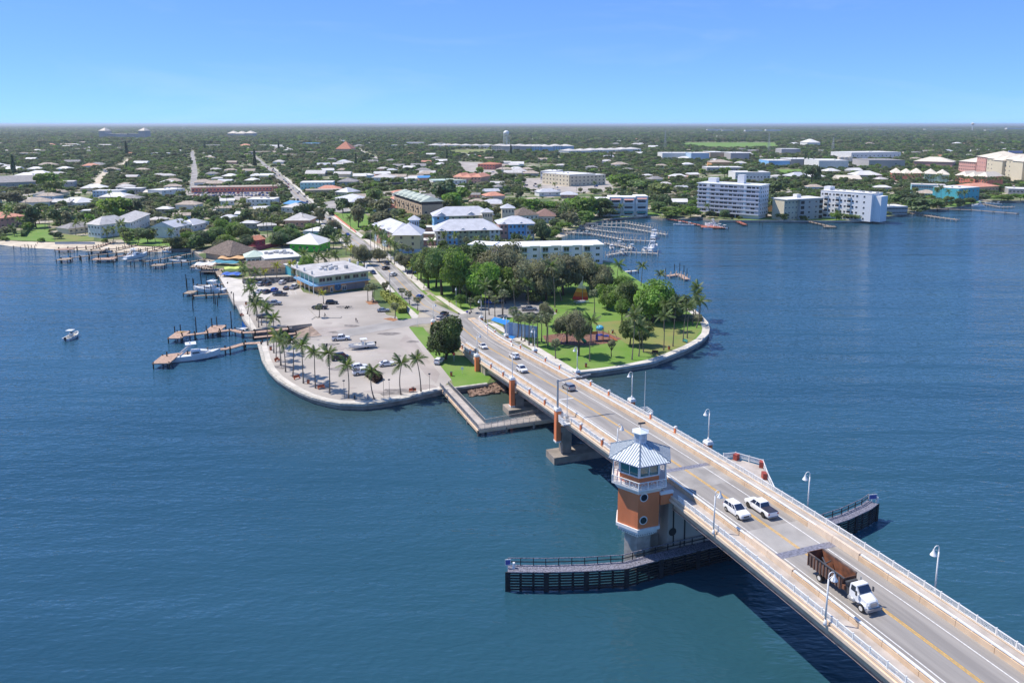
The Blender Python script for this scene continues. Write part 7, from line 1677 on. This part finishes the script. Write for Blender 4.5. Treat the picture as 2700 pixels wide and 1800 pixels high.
def play():
    p = W(1583,897); t = thing('playground_set', 'colourful playground with green tube slide and blue roof', 'playground', (p.x,p.y,1.57), R(5)); G = mat('green slide', (.03,.26,.10), .4, .05); B_ = mat('purple blue plastic', (.06,.05,.35), .4, .05); O = mat('orange plastic', (.62,.15,.03), .4, .05); A = mat('aqua plastic roof', (.10,.42,.58), .4, .05)
    mb = MB(); mb.sm = True; mb.tube([(-3.2,0,3.2),(-5,-.5,3.0),(-6.5,-1.2,1.9),(-6.0,-2.2,.9),(-5.4,-2.8,.4)], .55, 10); mb.build('tube_slide', G, t)
    for x in (-3.2,-1.2,.8,2.8):
        for y in (-1,1): mb = MB(); mb.cyl(x,y,0,4.2 if x < 2 else 3,.09,.09,6); mb.build('post', B_ if x < 0 else O, t)
    for x,z_ in ((-2.2,2.4),(-.2,1.8),(1.8,1.4)): mb = MB(); mb.box(x,0,z_,z_+.12,2,2); mb.build('platform', B_, t)
    mb = MB(); mb.box(-2.2,-1,2.5,3.3,1.9,.06); mb.build('panel', O, t); mb = MB(); mb.box(-1.4,-1.05,.5,2.2,.8,.08); mb.build('panel', B_, t)
    mb = MB(); mb.ball((-.2,0,4.2), 1.3, 10, 6, 0, 1, 1, .7); mb.build('dome_roof', A, t)
    mb = MB(); mb.beam((2.8,0,1.5),(5.2,-1.5,.25),.7,.1); mb.build('slide', O, t); mb = MB(); mb.tube([(3,1,1.4),(4.5,2,3),(6,2,.2)], .06, 6); mb.build('climbing_arch', G, t)
    p = W(1510,905); t = thing('swing_frame', 'swing frame and poles under the grey olive tree', 'playground', (p.x,p.y,1.57), 0); mb = MB()
    for x in (-3,0,3): mb.tube([(x-.8,0,0),(x,0,2.6),(x+.8,0,0)], .06, 5)
    mb.beam((-3,0,2.6),(3,0,2.6),.1,.1); mb.build('frame', B_, t)
play()
p = W(1654,825); t = thing('blue_play_tent', 'small blue canopy under the spreading park tree', 'canopy', (p.x,p.y,1.57), 0); mb = MB(); mb.ball((0,0,1.6),1.6,10,5,0,1.2,1,.6); mb.build('canopy', mat('vivid blue canopy', (.03,.27,.72), .6, .05), t); mb = MB(); [mb.cyl(a,b,0,1.6,.06,.06,5) for a in (-1.3,1.3) for b in (-1,1)]; mb.build('posts', metal, t)

# ---------------------------------------------------------------- people
def person_mesh(pose):
    V = {'pelvis':(0,0,.95),'chest':(0,.02,1.35),'neck':(0,.02,1.50),'head':(0,.04,1.64),'crown':(0,.03,1.74),
         'lsh':(-.19,.02,1.42),'lel':(-.26,0,1.14),'lha':(-.25,.12,.90),'rsh':(.19,.02,1.42),'rel':(.26,0,1.14),'rha':(.25,.14,.92),
         'lhip':(-.10,0,.90),'lkn':(-.11,.10,.50),'lan':(-.11,.0,.09),'lto':(-.11,.16,.04),'rhip':(.10,0,.90),'rkn':(.11,-.02,.50),'ran':(.11,-.16,.10),'rto':(.11,0,.04)}
    if pose == 'ride':
        V.update(lkn=(-.12,.38,.78),lan=(-.12,.30,.38),lto=(-.12,.44,.34),rkn=(.12,.34,.62),ran=(.12,.18,.22),rto=(.12,.33,.18),lel=(-.25,.22,1.18),lha=(-.24,.48,1.08),rel=(.25,.22,1.18),rha=(.24,.48,1.08),chest=(0,.12,1.32),neck=(0,.18,1.47),head=(0,.22,1.60),crown=(0,.22,1.71),lsh=(-.19,.14,1.40),rsh=(.19,.14,1.40))
    if pose == 'sit':
        V.update(pelvis=(0,0,.55),chest=(0,-.02,.95),neck=(0,-.02,1.1),head=(0,.0,1.24),crown=(0,0,1.34),lsh=(-.19,-.02,1.02),rsh=(.19,-.02,1.02),lel=(-.26,.05,.76),rel=(.26,.05,.76),lha=(-.2,.28,.68),rha=(.2,.28,.68),lhip=(-.1,0,.52),rhip=(.1,0,.52),lkn=(-.12,.42,.5),rkn=(.12,.42,.5),lan=(-.12,.42,.1),ran=(.12,.42,.1),lto=(-.12,.56,.05),rto=(.12,.56,.05))
    E = [('pelvis','chest'),('chest','neck'),('neck','head'),('head','crown'),('chest','lsh'),('lsh','lel'),('lel','lha'),('chest','rsh'),('rsh','rel'),('rel','rha'),('pelvis','lhip'),('lhip','lkn'),('lkn','lan'),('lan','lto'),('pelvis','rhip'),('rhip','rkn'),('rkn','ran'),('ran','rto')]
    Rd = dict(pelvis=.15,chest=.16,neck=.06,head=.10,crown=.07,lsh=.075,lel=.045,lha=.035,rsh=.075,rel=.045,rha=.035,lhip=.10,lkn=.065,lan=.045,lto=.035,rhip=.10,rkn=.065,ran=.045,rto=.035)
    K = list(V); me = bpy.data.meshes.new('person'); me.from_pydata([V[k] for k in K], [(K.index(a),K.index(b)) for a,b in E], []); o = bpy.data.objects.new('person', me); COL.objects.link(o)
    md = o.modifiers.new('s','SKIN'); 
    for i,k in enumerate(K): me.skin_vertices[0].data[i].radius = (Rd[k],Rd[k]); me.skin_vertices[0].data[i].use_root = (k == 'pelvis')
    o.modifiers.new('d','SUBSURF').levels = 1; dg = bpy.context.evaluated_depsgraph_get(); me2 = bpy.data.meshes.new_from_object(o.evaluated_get(dg)); bpy.data.objects.remove(o)
    return me2, V
skin = mat('skin', (.42,.25,.17), .6, 0); HC = mat('dark hair', (.03,.02,.015), .7, 0)
PMc = {}
def person(px,py,rt,pose,lb,shirt,trou,zz=1.6):
    if pose not in PMc: PMc[pose] = person_mesh(pose)
    me0, V = PMc[pose]; me = me0.copy(); me.materials.clear()
    for m in (skin, mat('cloth %s' % (shirt,), shirt, .8, .05), mat('cloth %s' % (trou,), trou, .8, .05)): me.materials.append(m)
    pz = V['pelvis'][2]; nz = V['neck'][2]
    for f in me.polygons: c = f.center; f.material_index = 0 if c.z > nz-.02 or abs(c.x) > .235 else (1 if c.z > pz-.02 else 2); f.use_smooth = True
    p = W(px,py,zz); t = thing('person', lb, 'person', (p.x,p.y,zz), R(rt)); mk('body', me, t); h = V['head']; mb = MB(); mb.ball((h[0],h[1]-.025,h[2]+.06),.115,8,5,0,1,1,.9); mb.build('hair', HC, t); return t
person(939,850,160,'walk','person in dark clothes walking across the open lot',(.05,.05,.07),(.04,.05,.10)); person(943,851,160,'walk','smaller figure walking right beside the adult on the lot',(.12,.10,.10),(.05,.05,.06)).scale = (.62,.62,.62)
c_ = person(858,837,75,'ride','cyclist in dark clothes riding past the small palm',(.03,.03,.04),(.04,.04,.05))
p = W(858,837); bk = thing('bicycle', 'dark bicycle under the cyclist in the lot', 'bicycle', (p.x,p.y,1.57), R(75))
for y in (-.52,.55): mb = MB(); mb.tube([(.0+.33*0, y+.33*math.cos(a), .34+.33*math.sin(a)) for a in [k*math.pi/8 for k in range(17)]], .025, 4); mb.build('wheel', black, bk)
mb = MB(); mb.tube([(0,-.52,.34),(0,-.15,.85),(0,.4,.88),(0,.55,.34)], .02, 4); mb.tube([(0,-.15,.85),(0,0,.32),(0,.4,.88)], .02, 4); mb.beam((-.25,.45,1.02),(.25,.45,1.02),.03,.03); mb.build('frame', metald, bk)
person(1087,1032,190,'sit','person in a red top sitting on the red bench',(.40,.05,.05),(.05,.05,.08)); person(1091,1032,190,'sit','person in black sitting at the right end of the red bench',(.03,.03,.03),(.05,.05,.08))
person(935,1054,200,'sit','person in black sitting low on the seawall walk',(.03,.03,.03),(.04,.04,.05),1.3); person(970,1055,200,'walk','person in pale clothes standing by the seawall',(.45,.45,.5),(.2,.2,.25),1.55)
person(192,897,-40,'walk','person in white standing at the boat console',(.6,.6,.6),(.3,.3,.35),.35)

# ---------------------------------------------------------------- towers in the distance
def wtower(px,py,ytop,label,col,legs=6):
    p = W(px,py,1.5); h = zat(p.y,ytop)-1.5; t = thing('water_tower', label, 'water tower', (p.x,p.y,1.5)); r = h*.16; mb = MB(); mb.sm = True; mb.ball((0,0,h-r),r,14,9,0,1,1,.85); mb.build('tank', col, t); mb = MB()
    if legs:
        for k in range(legs): a = 2*math.pi*k/legs; mb.tube([(math.cos(a)*r*1.1,math.sin(a)*r*1.1,0),(math.cos(a)*r*.85,math.sin(a)*r*.85,h-r*1.1)], h*.012, 5)
        mb.cyl(0,0,0,h-r,h*.02,h*.02,6)
    else: mb.tube([(0,0,0),(0,0,h*.1),(0,0,h-r*1.6)], [r*.7,r*.28,r*.35], 10)
    mb.build('legs', white, t); LM.append((label.split(' standing')[0], p.x, p.y))
wtower(1335,392,343,'white six legged water tower standing behind the pale apartments',white)
wtower(2563,348,323,'cream bulb water tower standing at the right horizon',roofs['cream'],0)
for px,py,yt,lb in ((2026,405,352,'tall lattice pylon left of the sports field end'),(2195,402,362,'second lattice pylon right of the curved hall'),(1753,395,345,'thin mast above the pale low roofs')):
    p = W(px,py,1.5); h = zat(p.y,yt)-1.5; t = thing('lattice_pylon', lb, 'pylon', (p.x,p.y,1.5), .3); mb = MB()
    for a,b in ((-1,-1),(1,-1),(1,1),(-1,1)): mb.tube([(a*3,b*3,0),(a*.6,b*.6,h)], .28, 4)
    for k in range(8):
        z0, z1 = h*k/8, h*(k+1)/8; w0, w1 = 3-2.4*k/8, 3-2.4*(k+1)/8
        for (a,b),(c,d) in (((-1,-1),(1,-1)),((1,-1),(1,1)),((1,1),(-1,1)),((-1,1),(-1,-1))): mb.beam((a*w0,b*w0,z0),(c*w1,d*w1,z1),.18,.18)
    mb.build('lattice', metal, t)
for k in range(3): p = W(2215+k*12,432,1.5); mb = MB(); mb.cyl(0,0,0,zat(p.y,414)-1.5,5,5,16); tag(mb.build('storage_tank', roofs['cream'], None, (p.x,p.y,1.5)), 'cream cylindrical storage tank, %s from the white warehouse' % ('first','second','third')[k], 'tank', 'storage tanks')
mb = MB(); p = W(2676,412,1.5); h = zat(p.y,398)-1.5; mb.box(0,0,h*.55,h,30,4); mb.cyl(-10,0,0,h*.6,.8,.8,6); mb.cyl(10,0,0,h*.6,.8,.8,6); tag(mb.build('roof_billboard', mat('lavender sign', (.36,.36,.60), .6, .1), None, (p.x,p.y,1.5)), 'large lavender sign board above the cream resort', 'sign')

# ================================================================ PALMS
PC = [ # base px,py, crown px,py, kind
(706,910,699,813,'c'),(722,930,721,840,'c'),(728,948,731,884,'y'),(740,963,733,889,'c'),(753,980,750,901,'c'),(772,993,762,898,'c'),(800,1010,793,913,'c'),(832,1023,822,928,'c'),(869,1037,864,933,'c'),(919,1049,918,963,'c'),(987,1052,987,977,'c'),(1057,1040,1051,957,'c'),(1110,1032,1106,948,'c'),
(970,795,969,760,'s'),(981,792,981,757,'s'),(985,795,987,758,'s'),(853,800,853,772,'y'),(841,837,841,810,'s'),(1041,840,1040,807,'s'),(1060,786,1060,766,'s'),(1079,803,1076,775,'s'),(1100,819,1098,790,'s'),(1117,760,1117,743,'s'),
(645,769,646,713,'c'),(668,764,674,718,'c'),(658,792,661,743,'c'),(652,828,660,762,'c'),(670,828,674,787,'c'),(677,845,672,795,'c'),(682,863,683,805,'c'),(690,858,693,800,'c'),(640,745,640,700,'c'),
(728,742,729,699,'y'),(772,740,773,696,'y'),(702,744,702,716,'y'),(805,706,805,666,'c'),(840,706,840,672,'c'),(869,702,869,666,'c'),(887,700,887,672,'c'),(825,716,825,684,'c'),(860,712,858,680,'c'),
(1555,952,1553,845,'c'),(1666,948,1671,834,'c'),(1684,939,1686,860,'c'),(1697,929,1700,868,'c'),(1750,923,1753,834,'c'),(1774,913,1780,800,'c'),(1801,900,1812,806,'c'),(1812,891,1821,812,'c'),(1826,856,1830,797,'c'),(1836,864,1848,795,'c'),(1834,829,1835,756,'c'),(1842,835,1846,775,'c'),(1751,872,1753,800,'c'),(1676,880,1677,820,'c'),
(1567,825,1564,772,'s'),(1690,753,1696,701,'c'),(1735,760,1736,723,'c'),(1628,735,1628,698,'c'),(1280,846,1275,752,'c'),(1325,830,1326,752,'c'),(1361,825,1362,746,'c'),(1394,815,1394,746,'c'),(1463,810,1454,700,'c'),
(1330,867,1329,775,'s'),(1353,885,1353,818,'s'),(1364,891,1364,832,'s'),(1374,899,1372,840,'s'),(1384,900,1385,836,'s'),(1395,910,1397,838,'s'),(1406,912,1406,842,'s'),(1417,915,1419,842,'s'),(1440,905,1440,842,'s'),(1445,910,1446,836,'s'),(1428,900,1430,830,'s'),
(1481,792,1484,746,'s'),(1243,824,1241,792,'s'),(1465,945,1465,905,'s'),(1230,800,1229,760,'s'),(1290,830,1290,775,'s'),(1305,835,1303,790,'s'),
(989,661,985,605,'c'),(995,665,991,610,'c'),(1001,669,998,614,'c'),(1008,674,1005,620,'c'),(1015,679,1012,626,'c'),(1023,684,1020,632,'c'),(1031,690,1028,638,'c'),(1040,697,1037,648,'c'),
(1062,686,1062,650,'s'),(1078,688,1078,655,'s'),(1140,668,1138,636,'c'),(1170,650,1168,620,'c'),(1199,660,1198,622,'c'),(1230,660,1229,632,'s'),(1255,660,1255,630,'c'),(1285,662,1285,635,'c'),(1310,664,1310,630,'c'),(1335,664,1335,640,'c'),(1360,664,1360,640,'s'),(1390,662,1390,632,'c'),(1400,640,1398,600,'s'),
(1100,740,1100,712,'y'),(1085,735,1085,700,'y'),(1055,690,1055,668,'y'),(930,680,930,655,'y'),(925,675,925,652,'y'),(912,672,910,640,'c'),(902,650,900,625,'c'),(895,640,893,615,'c'),(915,660,915,628,'c'),(880,655,880,630,'c'),(1360,760,1360,715,'s'),
(720,620,716,575,'c'),(706,625,704,580,'c'),(696,610,694,570,'c'),(635,570,632,535,'c'),(540,600,540,560,'c'),(466,610,462,570,'c'),(452,655,450,610,'c'),(330,655,318,590,'c'),(20,615,18,565,'c'),(56,612,55,580,'c'),(38,622,36,600,'c'),(130,600,128,560,'c'),(118,605,118,565,'c'),(225,618,226,585,'c'),(200,620,200,588,'c'),(365,642,365,618,'s'),(410,640,408,615,'c'),(480,620,478,590,'c'),(300,640,296,605,'c'),(285,640,283,610,'c'),
(1490,590,1487,545,'c'),(1505,592,1503,550,'c'),(1478,592,1476,552,'c'),(1497,585,1498,540,'c'),(2470,540,2470,500,'c'),(2480,542,2482,495,'c'),(2500,542,2500,505,'c'),(2530,540,2528,510,'c'),(2540,542,2542,508,'c'),(2345,565,2343,530,'c'),(2230,575,2228,545,'c'),(2205,578,2205,560,'c'),(2085,572,2085,550,'c'),(1950,572,1950,558,'c'),
(905,575,905,545,'c'),(925,605,925,575,'c'),(1125,600,1124,570,'s'),(975,560,973,530,'s')]
palms = []
pr_ = random.Random(21)
for i,(bx,by,cx,cy,kd) in enumerate(PC):
    p = W(bx,by,1.55); zt = zat(p.y, cy); h = max(3.2, zt-1.55); lean = xat(p.y, cx, zt) - p.x; sc = (p.y*CT+60*ST)/FPX
    near = by > 735; fl = {'c':3.1,'y':2.7,'s':2.1}[kd]*(1 if near else 1.15)*pr_.uniform(.9,1.15)
    if h < 5: fl *= .8
    o = palm(p.x,p.y,h,kd,'x','palm trees', fl, round(lean*2)/2, 1.52, near, i, 0 if abs(lean) > .7 else None); occ(p.x,p.y,1.8)
    palms.append((o, {'c':'coconut palm','y':'yellow green palm','s':'grey green fan palm'}[kd] if h > 4.5 else {'c':'short coconut palm','y':'short yellow palm','s':'short fan palm'}[kd], p.x, p.y))
# palm rows of the coral villas, then scattered town palms
PROTO_P = None
for k in range(125):
    if k < 34: px, py = 2340+k*9.2, 480+k*.45+pr_.uniform(-2,3)
    else: px, py = pr_.uniform(-20,2700), 500+ (110)*pr_.random()**1.2
    p = W(px,py,1.5)
    if not inpoly(p.x,p.y,CP) or (k >= 34 and (not free(p.x,p.y,1.5) or any(inpoly(p.x,p.y,q) for q in OPEN[:3]))): continue
    h = pr_.uniform(7,11); o = palm(p.x,p.y,h,'c' if pr_.random() < .75 else 's','x','palm trees',3.4,0,1.5,False,200+k); palms.append((o,'town palm',p.x,p.y)); occ(p.x,p.y,1.5)
for nm,x,y in (('boat ramp',800,880),('pedestrian pier',1200,1050),('park playground',1560,900),('blue shade structure',1375,890),('sailing catamaran on the lawn',1533,797),('clipped yellow hedge',1035,800),('round park point',1860,865),('park car park',1400,820),('tall round tree',1180,950),('small basin',640,795),('litter bin on the seawall walk',813,1010),('red bench on the seawall',1088,1033),('left lawn',100,610),('small city lawn',920,575)):
    p = W(x,y); LM.append((nm,p.x,p.y))
autolabel(palms)

# ================================================================ BROADLEAF TREES
trees = []
def tpx(bx,by,ty,wpx,kd,look=None,far=False,bury=0):
    p = W(bx,by,1.5); sc = (p.y*CT+62*ST)/FPX; wd = wpx*sc; h = max(3, zat(p.y, ty)-1.5); o = tree_at(p.x,p.y,h,wd,kd,'x','broadleaf trees',far); occ(p.x,p.y,wd*.42)
    trees.append((o, look or {'m':'leafy mid green tree','g':'bright green tree','o':'olive grey tree','d':'dark green tree'}[kd], p.x, p.y)); return o
# the tall round tree by the bridge, with its own denser crown
p = W(1176,947,1.5); bt = thing('broadleaf_tree', 'tall dense round tree standing beside the bridge approach', 'tree', (p.x,p.y,1.5)); hh = zat(p.y,836)-1.5; cm_ = crown_mesh('crown', 9000, .075, 77, 34, 1.0, mat('dense tree foliage', (.115,.165,.045), .5, .35, 1.6, leaf=.4), .68, .42)
mk('crown', cm_, bt, (0,0,hh*.54), 0, (6.2,6.2,hh*.55)); mk('trunk', TRUNK, bt, None, 0, (hh*.8,hh*.8,hh*.9)); occ(p.x,p.y,5)
TL = [(1150,758,668,85,'g'),(1195,772,685,80,'m'),(1240,790,705,75,'g'),(1290,788,705,75,'m'),(1325,785,712,70,'o'),(1370,775,690,75,'o'),(1455,775,690,80,'o'),(1120,725,665,60,'m'),(1560,765,690,70,'m'),(1690,835,765,70,'g'),(1745,838,765,70,'m'),(1790,842,785,55,'m'),(1640,850,790,45,'g'),(1130,705,665,50,'m'),(1130,760,655,80,'m'),(1165,778,652,100,'m'),(1212,792,655,110,'g'),(1268,800,690,105,'g'),(1238,765,640,95,'m'),(1312,795,700,85,'g'),(1178,735,650,80,'m'),(1110,740,668,60,'m'),
(1302,770,650,110,'o'),(1345,782,660,110,'o'),(1390,792,690,95,'o'),(1440,792,680,105,'o'),(1485,778,668,105,'o'),(1528,772,680,90,'o'),(1585,775,700,85,'o'),(1482,765,665,95,'o'),(1412,765,680,80,'o'),(1345,740,640,90,'o'),(1255,735,655,80,'g'),(1530,760,672,90,'o'),
(1602,812,752,75,'g'),(1652,832,742,82,'m'),(1722,850,742,120,'g'),(1778,850,775,65,'m'),(1661,910,842,62,'m'),(1690,912,850,60,'m'),(1525,938,825,85,'o'),(1495,905,820,75,'o'),(1645,778,725,60,'g'),(1440,860,800,45,'o'),(1427,795,740,48,'o'),(1345,790,745,70,'m'),(1408,800,770,45,'m'),
(1215,812,775,30,'g'),(1262,815,780,30,'m'),(1612,940,895,24,'o'),(1250,790,740,50,'m'),(1210,770,720,60,'g'),
(1000,690,655,50,'o'),(1070,715,668,62,'o'),(1016,780,742,22,'o'),(960,700,650,55,'o'),(945,690,645,44,'o'),(790,735,700,45,'o'),(808,722,676,50,'g'),(775,722,690,30,'m'),
(95,600,540,70,'d'),(60,570,535,80,'o'),(160,600,548,70,'d'),(175,600,555,45,'o'),(300,580,515,100,'g'),(345,575,520,70,'d'),(20,545,500,90,'o'),(30,570,540,50,'g'),(120,500,455,80,'g'),(140,520,470,70,'m'),(390,640,600,60,'d'),(355,625,600,60,'m'),(240,610,560,30,'g'),
(590,625,575,60,'g'),(620,635,590,60,'g'),(560,650,600,70,'m'),(530,655,610,60,'d'),(500,650,610,40,'g'),(640,640,590,60,'m'),(470,655,625,60,'m'),(600,660,620,60,'g'),(576,668,632,40,'o'),(650,655,620,50,'d'),(745,650,610,70,'d'),(765,640,600,50,'m'),
(690,595,545,70,'o'),(660,590,550,60,'d'),(810,580,530,50,'d'),(842,590,545,50,'o'),(870,640,595,60,'d'),(880,620,580,50,'o'),(905,560,520,60,'d'),(945,600,540,70,'o'),(1000,580,525,80,'o'),(960,560,520,70,'o'),(1020,560,520,60,'o'),(1010,600,560,70,'o'),(985,535,495,60,'m'),
(1160,570,520,90,'m'),(1190,560,505,80,'g'),(1230,575,540,80,'m'),(1170,540,475,90,'d'),(1215,530,490,70,'g'),(1270,570,530,80,'m'),(1130,580,545,50,'m'),(1100,620,590,60,'m'),(1350,560,520,80,'m'),(1400,560,520,60,'g'),(1440,560,530,70,'g'),
(1530,575,515,110,'g'),(1580,572,520,90,'m'),(1500,600,560,60,'o'),(1545,590,555,70,'g'),(1600,575,545,50,'d'),(1455,632,605,40,'g'),(1430,640,585,50,'d'),(1420,620,575,60,'m'),(1770,572,545,90,'g'),(1820,574,545,70,'g'),(1735,562,530,60,'m'),(1755,555,515,60,'d'),(1740,520,480,90,'m'),(1640,500,455,90,'g'),(1690,505,470,80,'m'),
(2045,560,505,80,'d'),(2080,550,500,70,'m'),(2040,510,475,70,'m'),(2098,530,512,24,'g'),(1910,470,440,40,'g'),(1985,480,440,40,'d'),(2270,578,555,60,'m'),(2245,580,562,50,'m'),(2410,560,520,100,'d'),(2450,552,520,70,'m'),(2390,540,505,70,'d'),(2360,540,510,60,'m'),(2140,490,430,50,'d'),(2640,530,512,60,'g'),(2690,530,510,60,'g'),
(1265,460,440,34,'g')]
for q in TL: tpx(*q, far=q[1] < 620)
n_ind = len(trees)
def pine_mesh():
    r = random.Random(4); mb = MB(); mb.tube([(0,0,0),(0,0,1)], [.03,.01], 5)
    for k in range(700):
        z = r.uniform(.08,1); rr = .17*(1-z*.75)*r.uniform(.5,1.1); a = r.uniform(0,6.28); p = Vector((math.cos(a)*rr, math.sin(a)*rr, z)); u = Vector((r.gauss(0,1),r.gauss(0,1),r.gauss(0,.4))).normalized()*.04; v = u.cross(Vector((math.cos(a),math.sin(a),1))).normalized()*.035
        mb.add([p-u-v,p+u-v,p+u*.6+v,p-u*.6+v], [(0,1,2,3)])
    return mb.mesh('crown', leafd)
PM_ = pine_mesh()
for k,(bx,by,ty) in enumerate(((36,460,408),(334,412,372),(334,450,425),(672,440,395),(938,440,405),(1178,425,392),(1347,412,382),(735,400,372),(105,395,372),(2122,440,405),(2130,442,412),(1612,420,400),(540,395,370),(2268,380,362))):
    p = W(bx,by,1.5); h = zat(p.y,ty)-1.5; t_ = thing('columnar_pine', 'x', 'tree', (p.x,p.y,1.5), k*1.0, 'tall dark columnar pines'); mk('crown', PM_, t_, None, 0, (h*.8,h*.8,h)); occ(p.x,p.y,3); pines = globals().setdefault('pines', []); pines.append((t_, 'tall dark columnar pine', p.x, p.y))
autolabel(pines)
# more individual trees near the front of the town, by chance between the buildings
tr_ = random.Random(31); tries = 0
while len(trees) < 299 and tries < 40000:
    tries += 1; py = 452 + 215*tr_.random()**.8; px = tr_.uniform(-40,2740); p = W(px,py,1.5); kd = tr_.choice('mmmgoodd'); wd = tr_.uniform(7,12)
    if not inpoly(p.x,p.y,CP) or not free(p.x,p.y,wd*.35) or any(inpoly(p.x,p.y,q) for q in OPEN) or inpoly(p.x,p.y,HAND): continue
    o = tree_at(p.x,p.y,tr_.uniform(5.5,9),wd,kd,'x','broadleaf trees',True); occ(p.x,p.y,wd*.40); trees.append((o, {'m':'leafy mid green tree','g':'bright green tree','o':'olive grey tree','d':'dark green tree'}[kd], p.x, p.y))
autolabel(trees)
# everything beyond: one mass of woods per kind, scattered with geometry nodes
def scatter(name, protos, pts):
    me = bpy.data.meshes.new(name); me.from_pydata([q[:3] for q in pts], [], []); n = len(pts)
    a = me.attributes.new('sc', 'FLOAT_VECTOR', 'POINT'); a.data.foreach_set('vector', [c for q in pts for c in q[3]])
    a = me.attributes.new('rt', 'FLOAT', 'POINT'); a.data.foreach_set('value', [q[4] for q in pts])
    o = mk(name, me); stuff(o); g = bpy.data.node_groups.new(name, 'GeometryNodeTree'); g.interface.new_socket('Geometry', in_out='INPUT', socket_type='NodeSocketGeometry'); g.interface.new_socket('Geometry', in_out='OUTPUT', socket_type='NodeSocketGeometry')
    N = g.nodes; gi = N.new('NodeGroupInput'); go = N.new('NodeGroupOutput'); ip = N.new('GeometryNodeInstanceOnPoints'); oi = N.new('GeometryNodeObjectInfo'); oi.inputs['Object'].default_value = protos; oi.inputs['As Instance'].default_value = True; oi.transform_space = 'ORIGINAL'
    s_ = N.new('GeometryNodeInputNamedAttribute'); s_.data_type = 'FLOAT_VECTOR'; s_.inputs[0].default_value = 'sc'; r_ = N.new('GeometryNodeInputNamedAttribute'); r_.data_type = 'FLOAT'; r_.inputs[0].default_value = 'rt'; cx = N.new('ShaderNodeCombineXYZ')
    g.links.new(gi.outputs[0], ip.inputs['Points']); g.links.new(oi.outputs['Geometry'], ip.inputs['Instance']); g.links.new(s_.outputs[0], ip.inputs['Scale']); g.links.new(r_.outputs[0], cx.inputs[2]); g.links.new(cx.outputs[0], ip.inputs['Rotation']); g.links.new(ip.outputs[0], go.inputs[0])
    md = o.modifiers.new('scatter','NODES'); md.node_group = g; return o
cr_of = {}
for t_, _, _, _ in trees:
    for c in t_.children:
        if c.name.startswith('crown'): cr_of.setdefault(c.data.name, c)
srcs = []
for k_ in 'mgod':
    for me in CROWN[k_+'f']:
        c = cr_of.get(me.name)
        if c: srcs.append((k_, c))
pts = {i: [] for i in range(len(srcs))}
ft = random.Random(5); wts = [ {'m':4,'g':1.2,'o':2,'d':4}[k_] for k_, _ in srcs ]; idx = list(range(len(srcs)))
def clear(x,y):
    if inpoly(x,y,HAND): return True
    for q in OPEN:
        if inpoly(x,y,q): return True
    return False
n = 0
for band,(y0,y1,spc,s0) in enumerate(((400,900,8.5,4.6),(900,1500,10.0,5.2),(1500,2600,14,7),(2600,4500,24,12),(4500,8000,44,22),(8000,16000,90,46))):
    y = y0
    while y < y1:
        hw = y*.72+60; x = -hw
        while x < hw:
            X, Y_ = x+ft.uniform(-.5,.5)*spc, y+ft.uniform(-.5,.5)*spc; x += spc
            if ft.random() < (.24 if band < 3 else .10): continue
            if not inpoly(X,Y_,CP): continue
            r = s0*ft.uniform(.65,1.25)
            if band < 4 and (not free(X,Y_,r*.55) or clear(X,Y_)): continue
            if band < 2 and (math.sin(X*.013+1)*math.sin(Y_*.011) > .72): continue
            h = r*ft.uniform(.55,.9) if band < 3 else min(11, r*.7)*ft.uniform(.8,1.2)
            i = ft.choices(idx, wts)[0]; pts[i].append((X,Y_,1.5+h*.75,(r,r*ft.uniform(.8,1.2),h),ft.uniform(0,6.28))); n += 1
        y += spc
print('scattered', n)
for i, L_ in pts.items():
    if L_: scatter('distant_woods', srcs[i][1], L_)
# rolling canopy sheet under and beyond the scattered woods
mb = MB(); ys = [4200*(1.10**k) for k in range(29)]; nx = 160; rr = random.Random(9); V = []
for j, y in enumerate(ys):
    for i in range(nx+1):
        x = (i/nx-.5)*2*(y*.8+200); V.append((x,y, 5 + (rr.random()*6 if j else -4) + (6 if j > 12 else 0)))
mb.add(V, [(j*(nx+1)+i, j*(nx+1)+i+1, (j+1)*(nx+1)+i+1, (j+1)*(nx+1)+i) for j in range(len(ys)-1) for i in range(nx)])
stuff(mb.build('far_forest', mat('far forest', (.045,.07,.03), .9, .4, .01)))
# low undergrowth and far shrubs between the trees
up = []
for k in range(5200):
    py = 345+ 300*ft.random(); px = ft.uniform(-60,2760); p = W(px,py,1.5)
    if not inpoly(p.x,p.y,CP) or not free(p.x,p.y,1.5) or clear(p.x,p.y): continue
    r = ft.uniform(1.2,2.6)*(1 if p.y < 1200 else 2); up.append((p.x,p.y,1.5+r*.4,(r,r,r*.8),ft.uniform(0,6.28)))
scatter('undergrowth', srcs[0][1], up[::2]); scatter('undergrowth', srcs[5][1], up[1::2])
# ================================================================ HAZE
mb = MB(); mb.box(0, 12500, -2.5, 82, 58000, 30000, 0); hz = mb.build('haze', []) if False else None
me = bpy.data.meshes.new('haze'); me.from_pydata([(a,b,c) for c in (-2.5,82) for a,b in ((-80000,-900),(80000,-900),(80000,84000),(-80000,84000))], [], [(0,3,2,1),(4,5,6,7),(0,1,5,4),(1,2,6,5),(2,3,7,6),(3,0,4,7)]); hz = mk('haze', me); stuff(hz)
hm = bpy.data.materials.new('haze'); hm.use_nodes = True; hn = hm.node_tree; hn.nodes.clear(); pv = hn.nodes.new('ShaderNodeVolumePrincipled'); oo = hn.nodes.new('ShaderNodeOutputMaterial'); hn.links.new(pv.outputs[0], oo.inputs['Volume'])
pv.inputs['Color'].default_value = (.80,.90,1.0,1); pv.inputs['Density'].default_value = 5e-5; pv.inputs['Anisotropy'].default_value = .2; me.materials.append(hm)
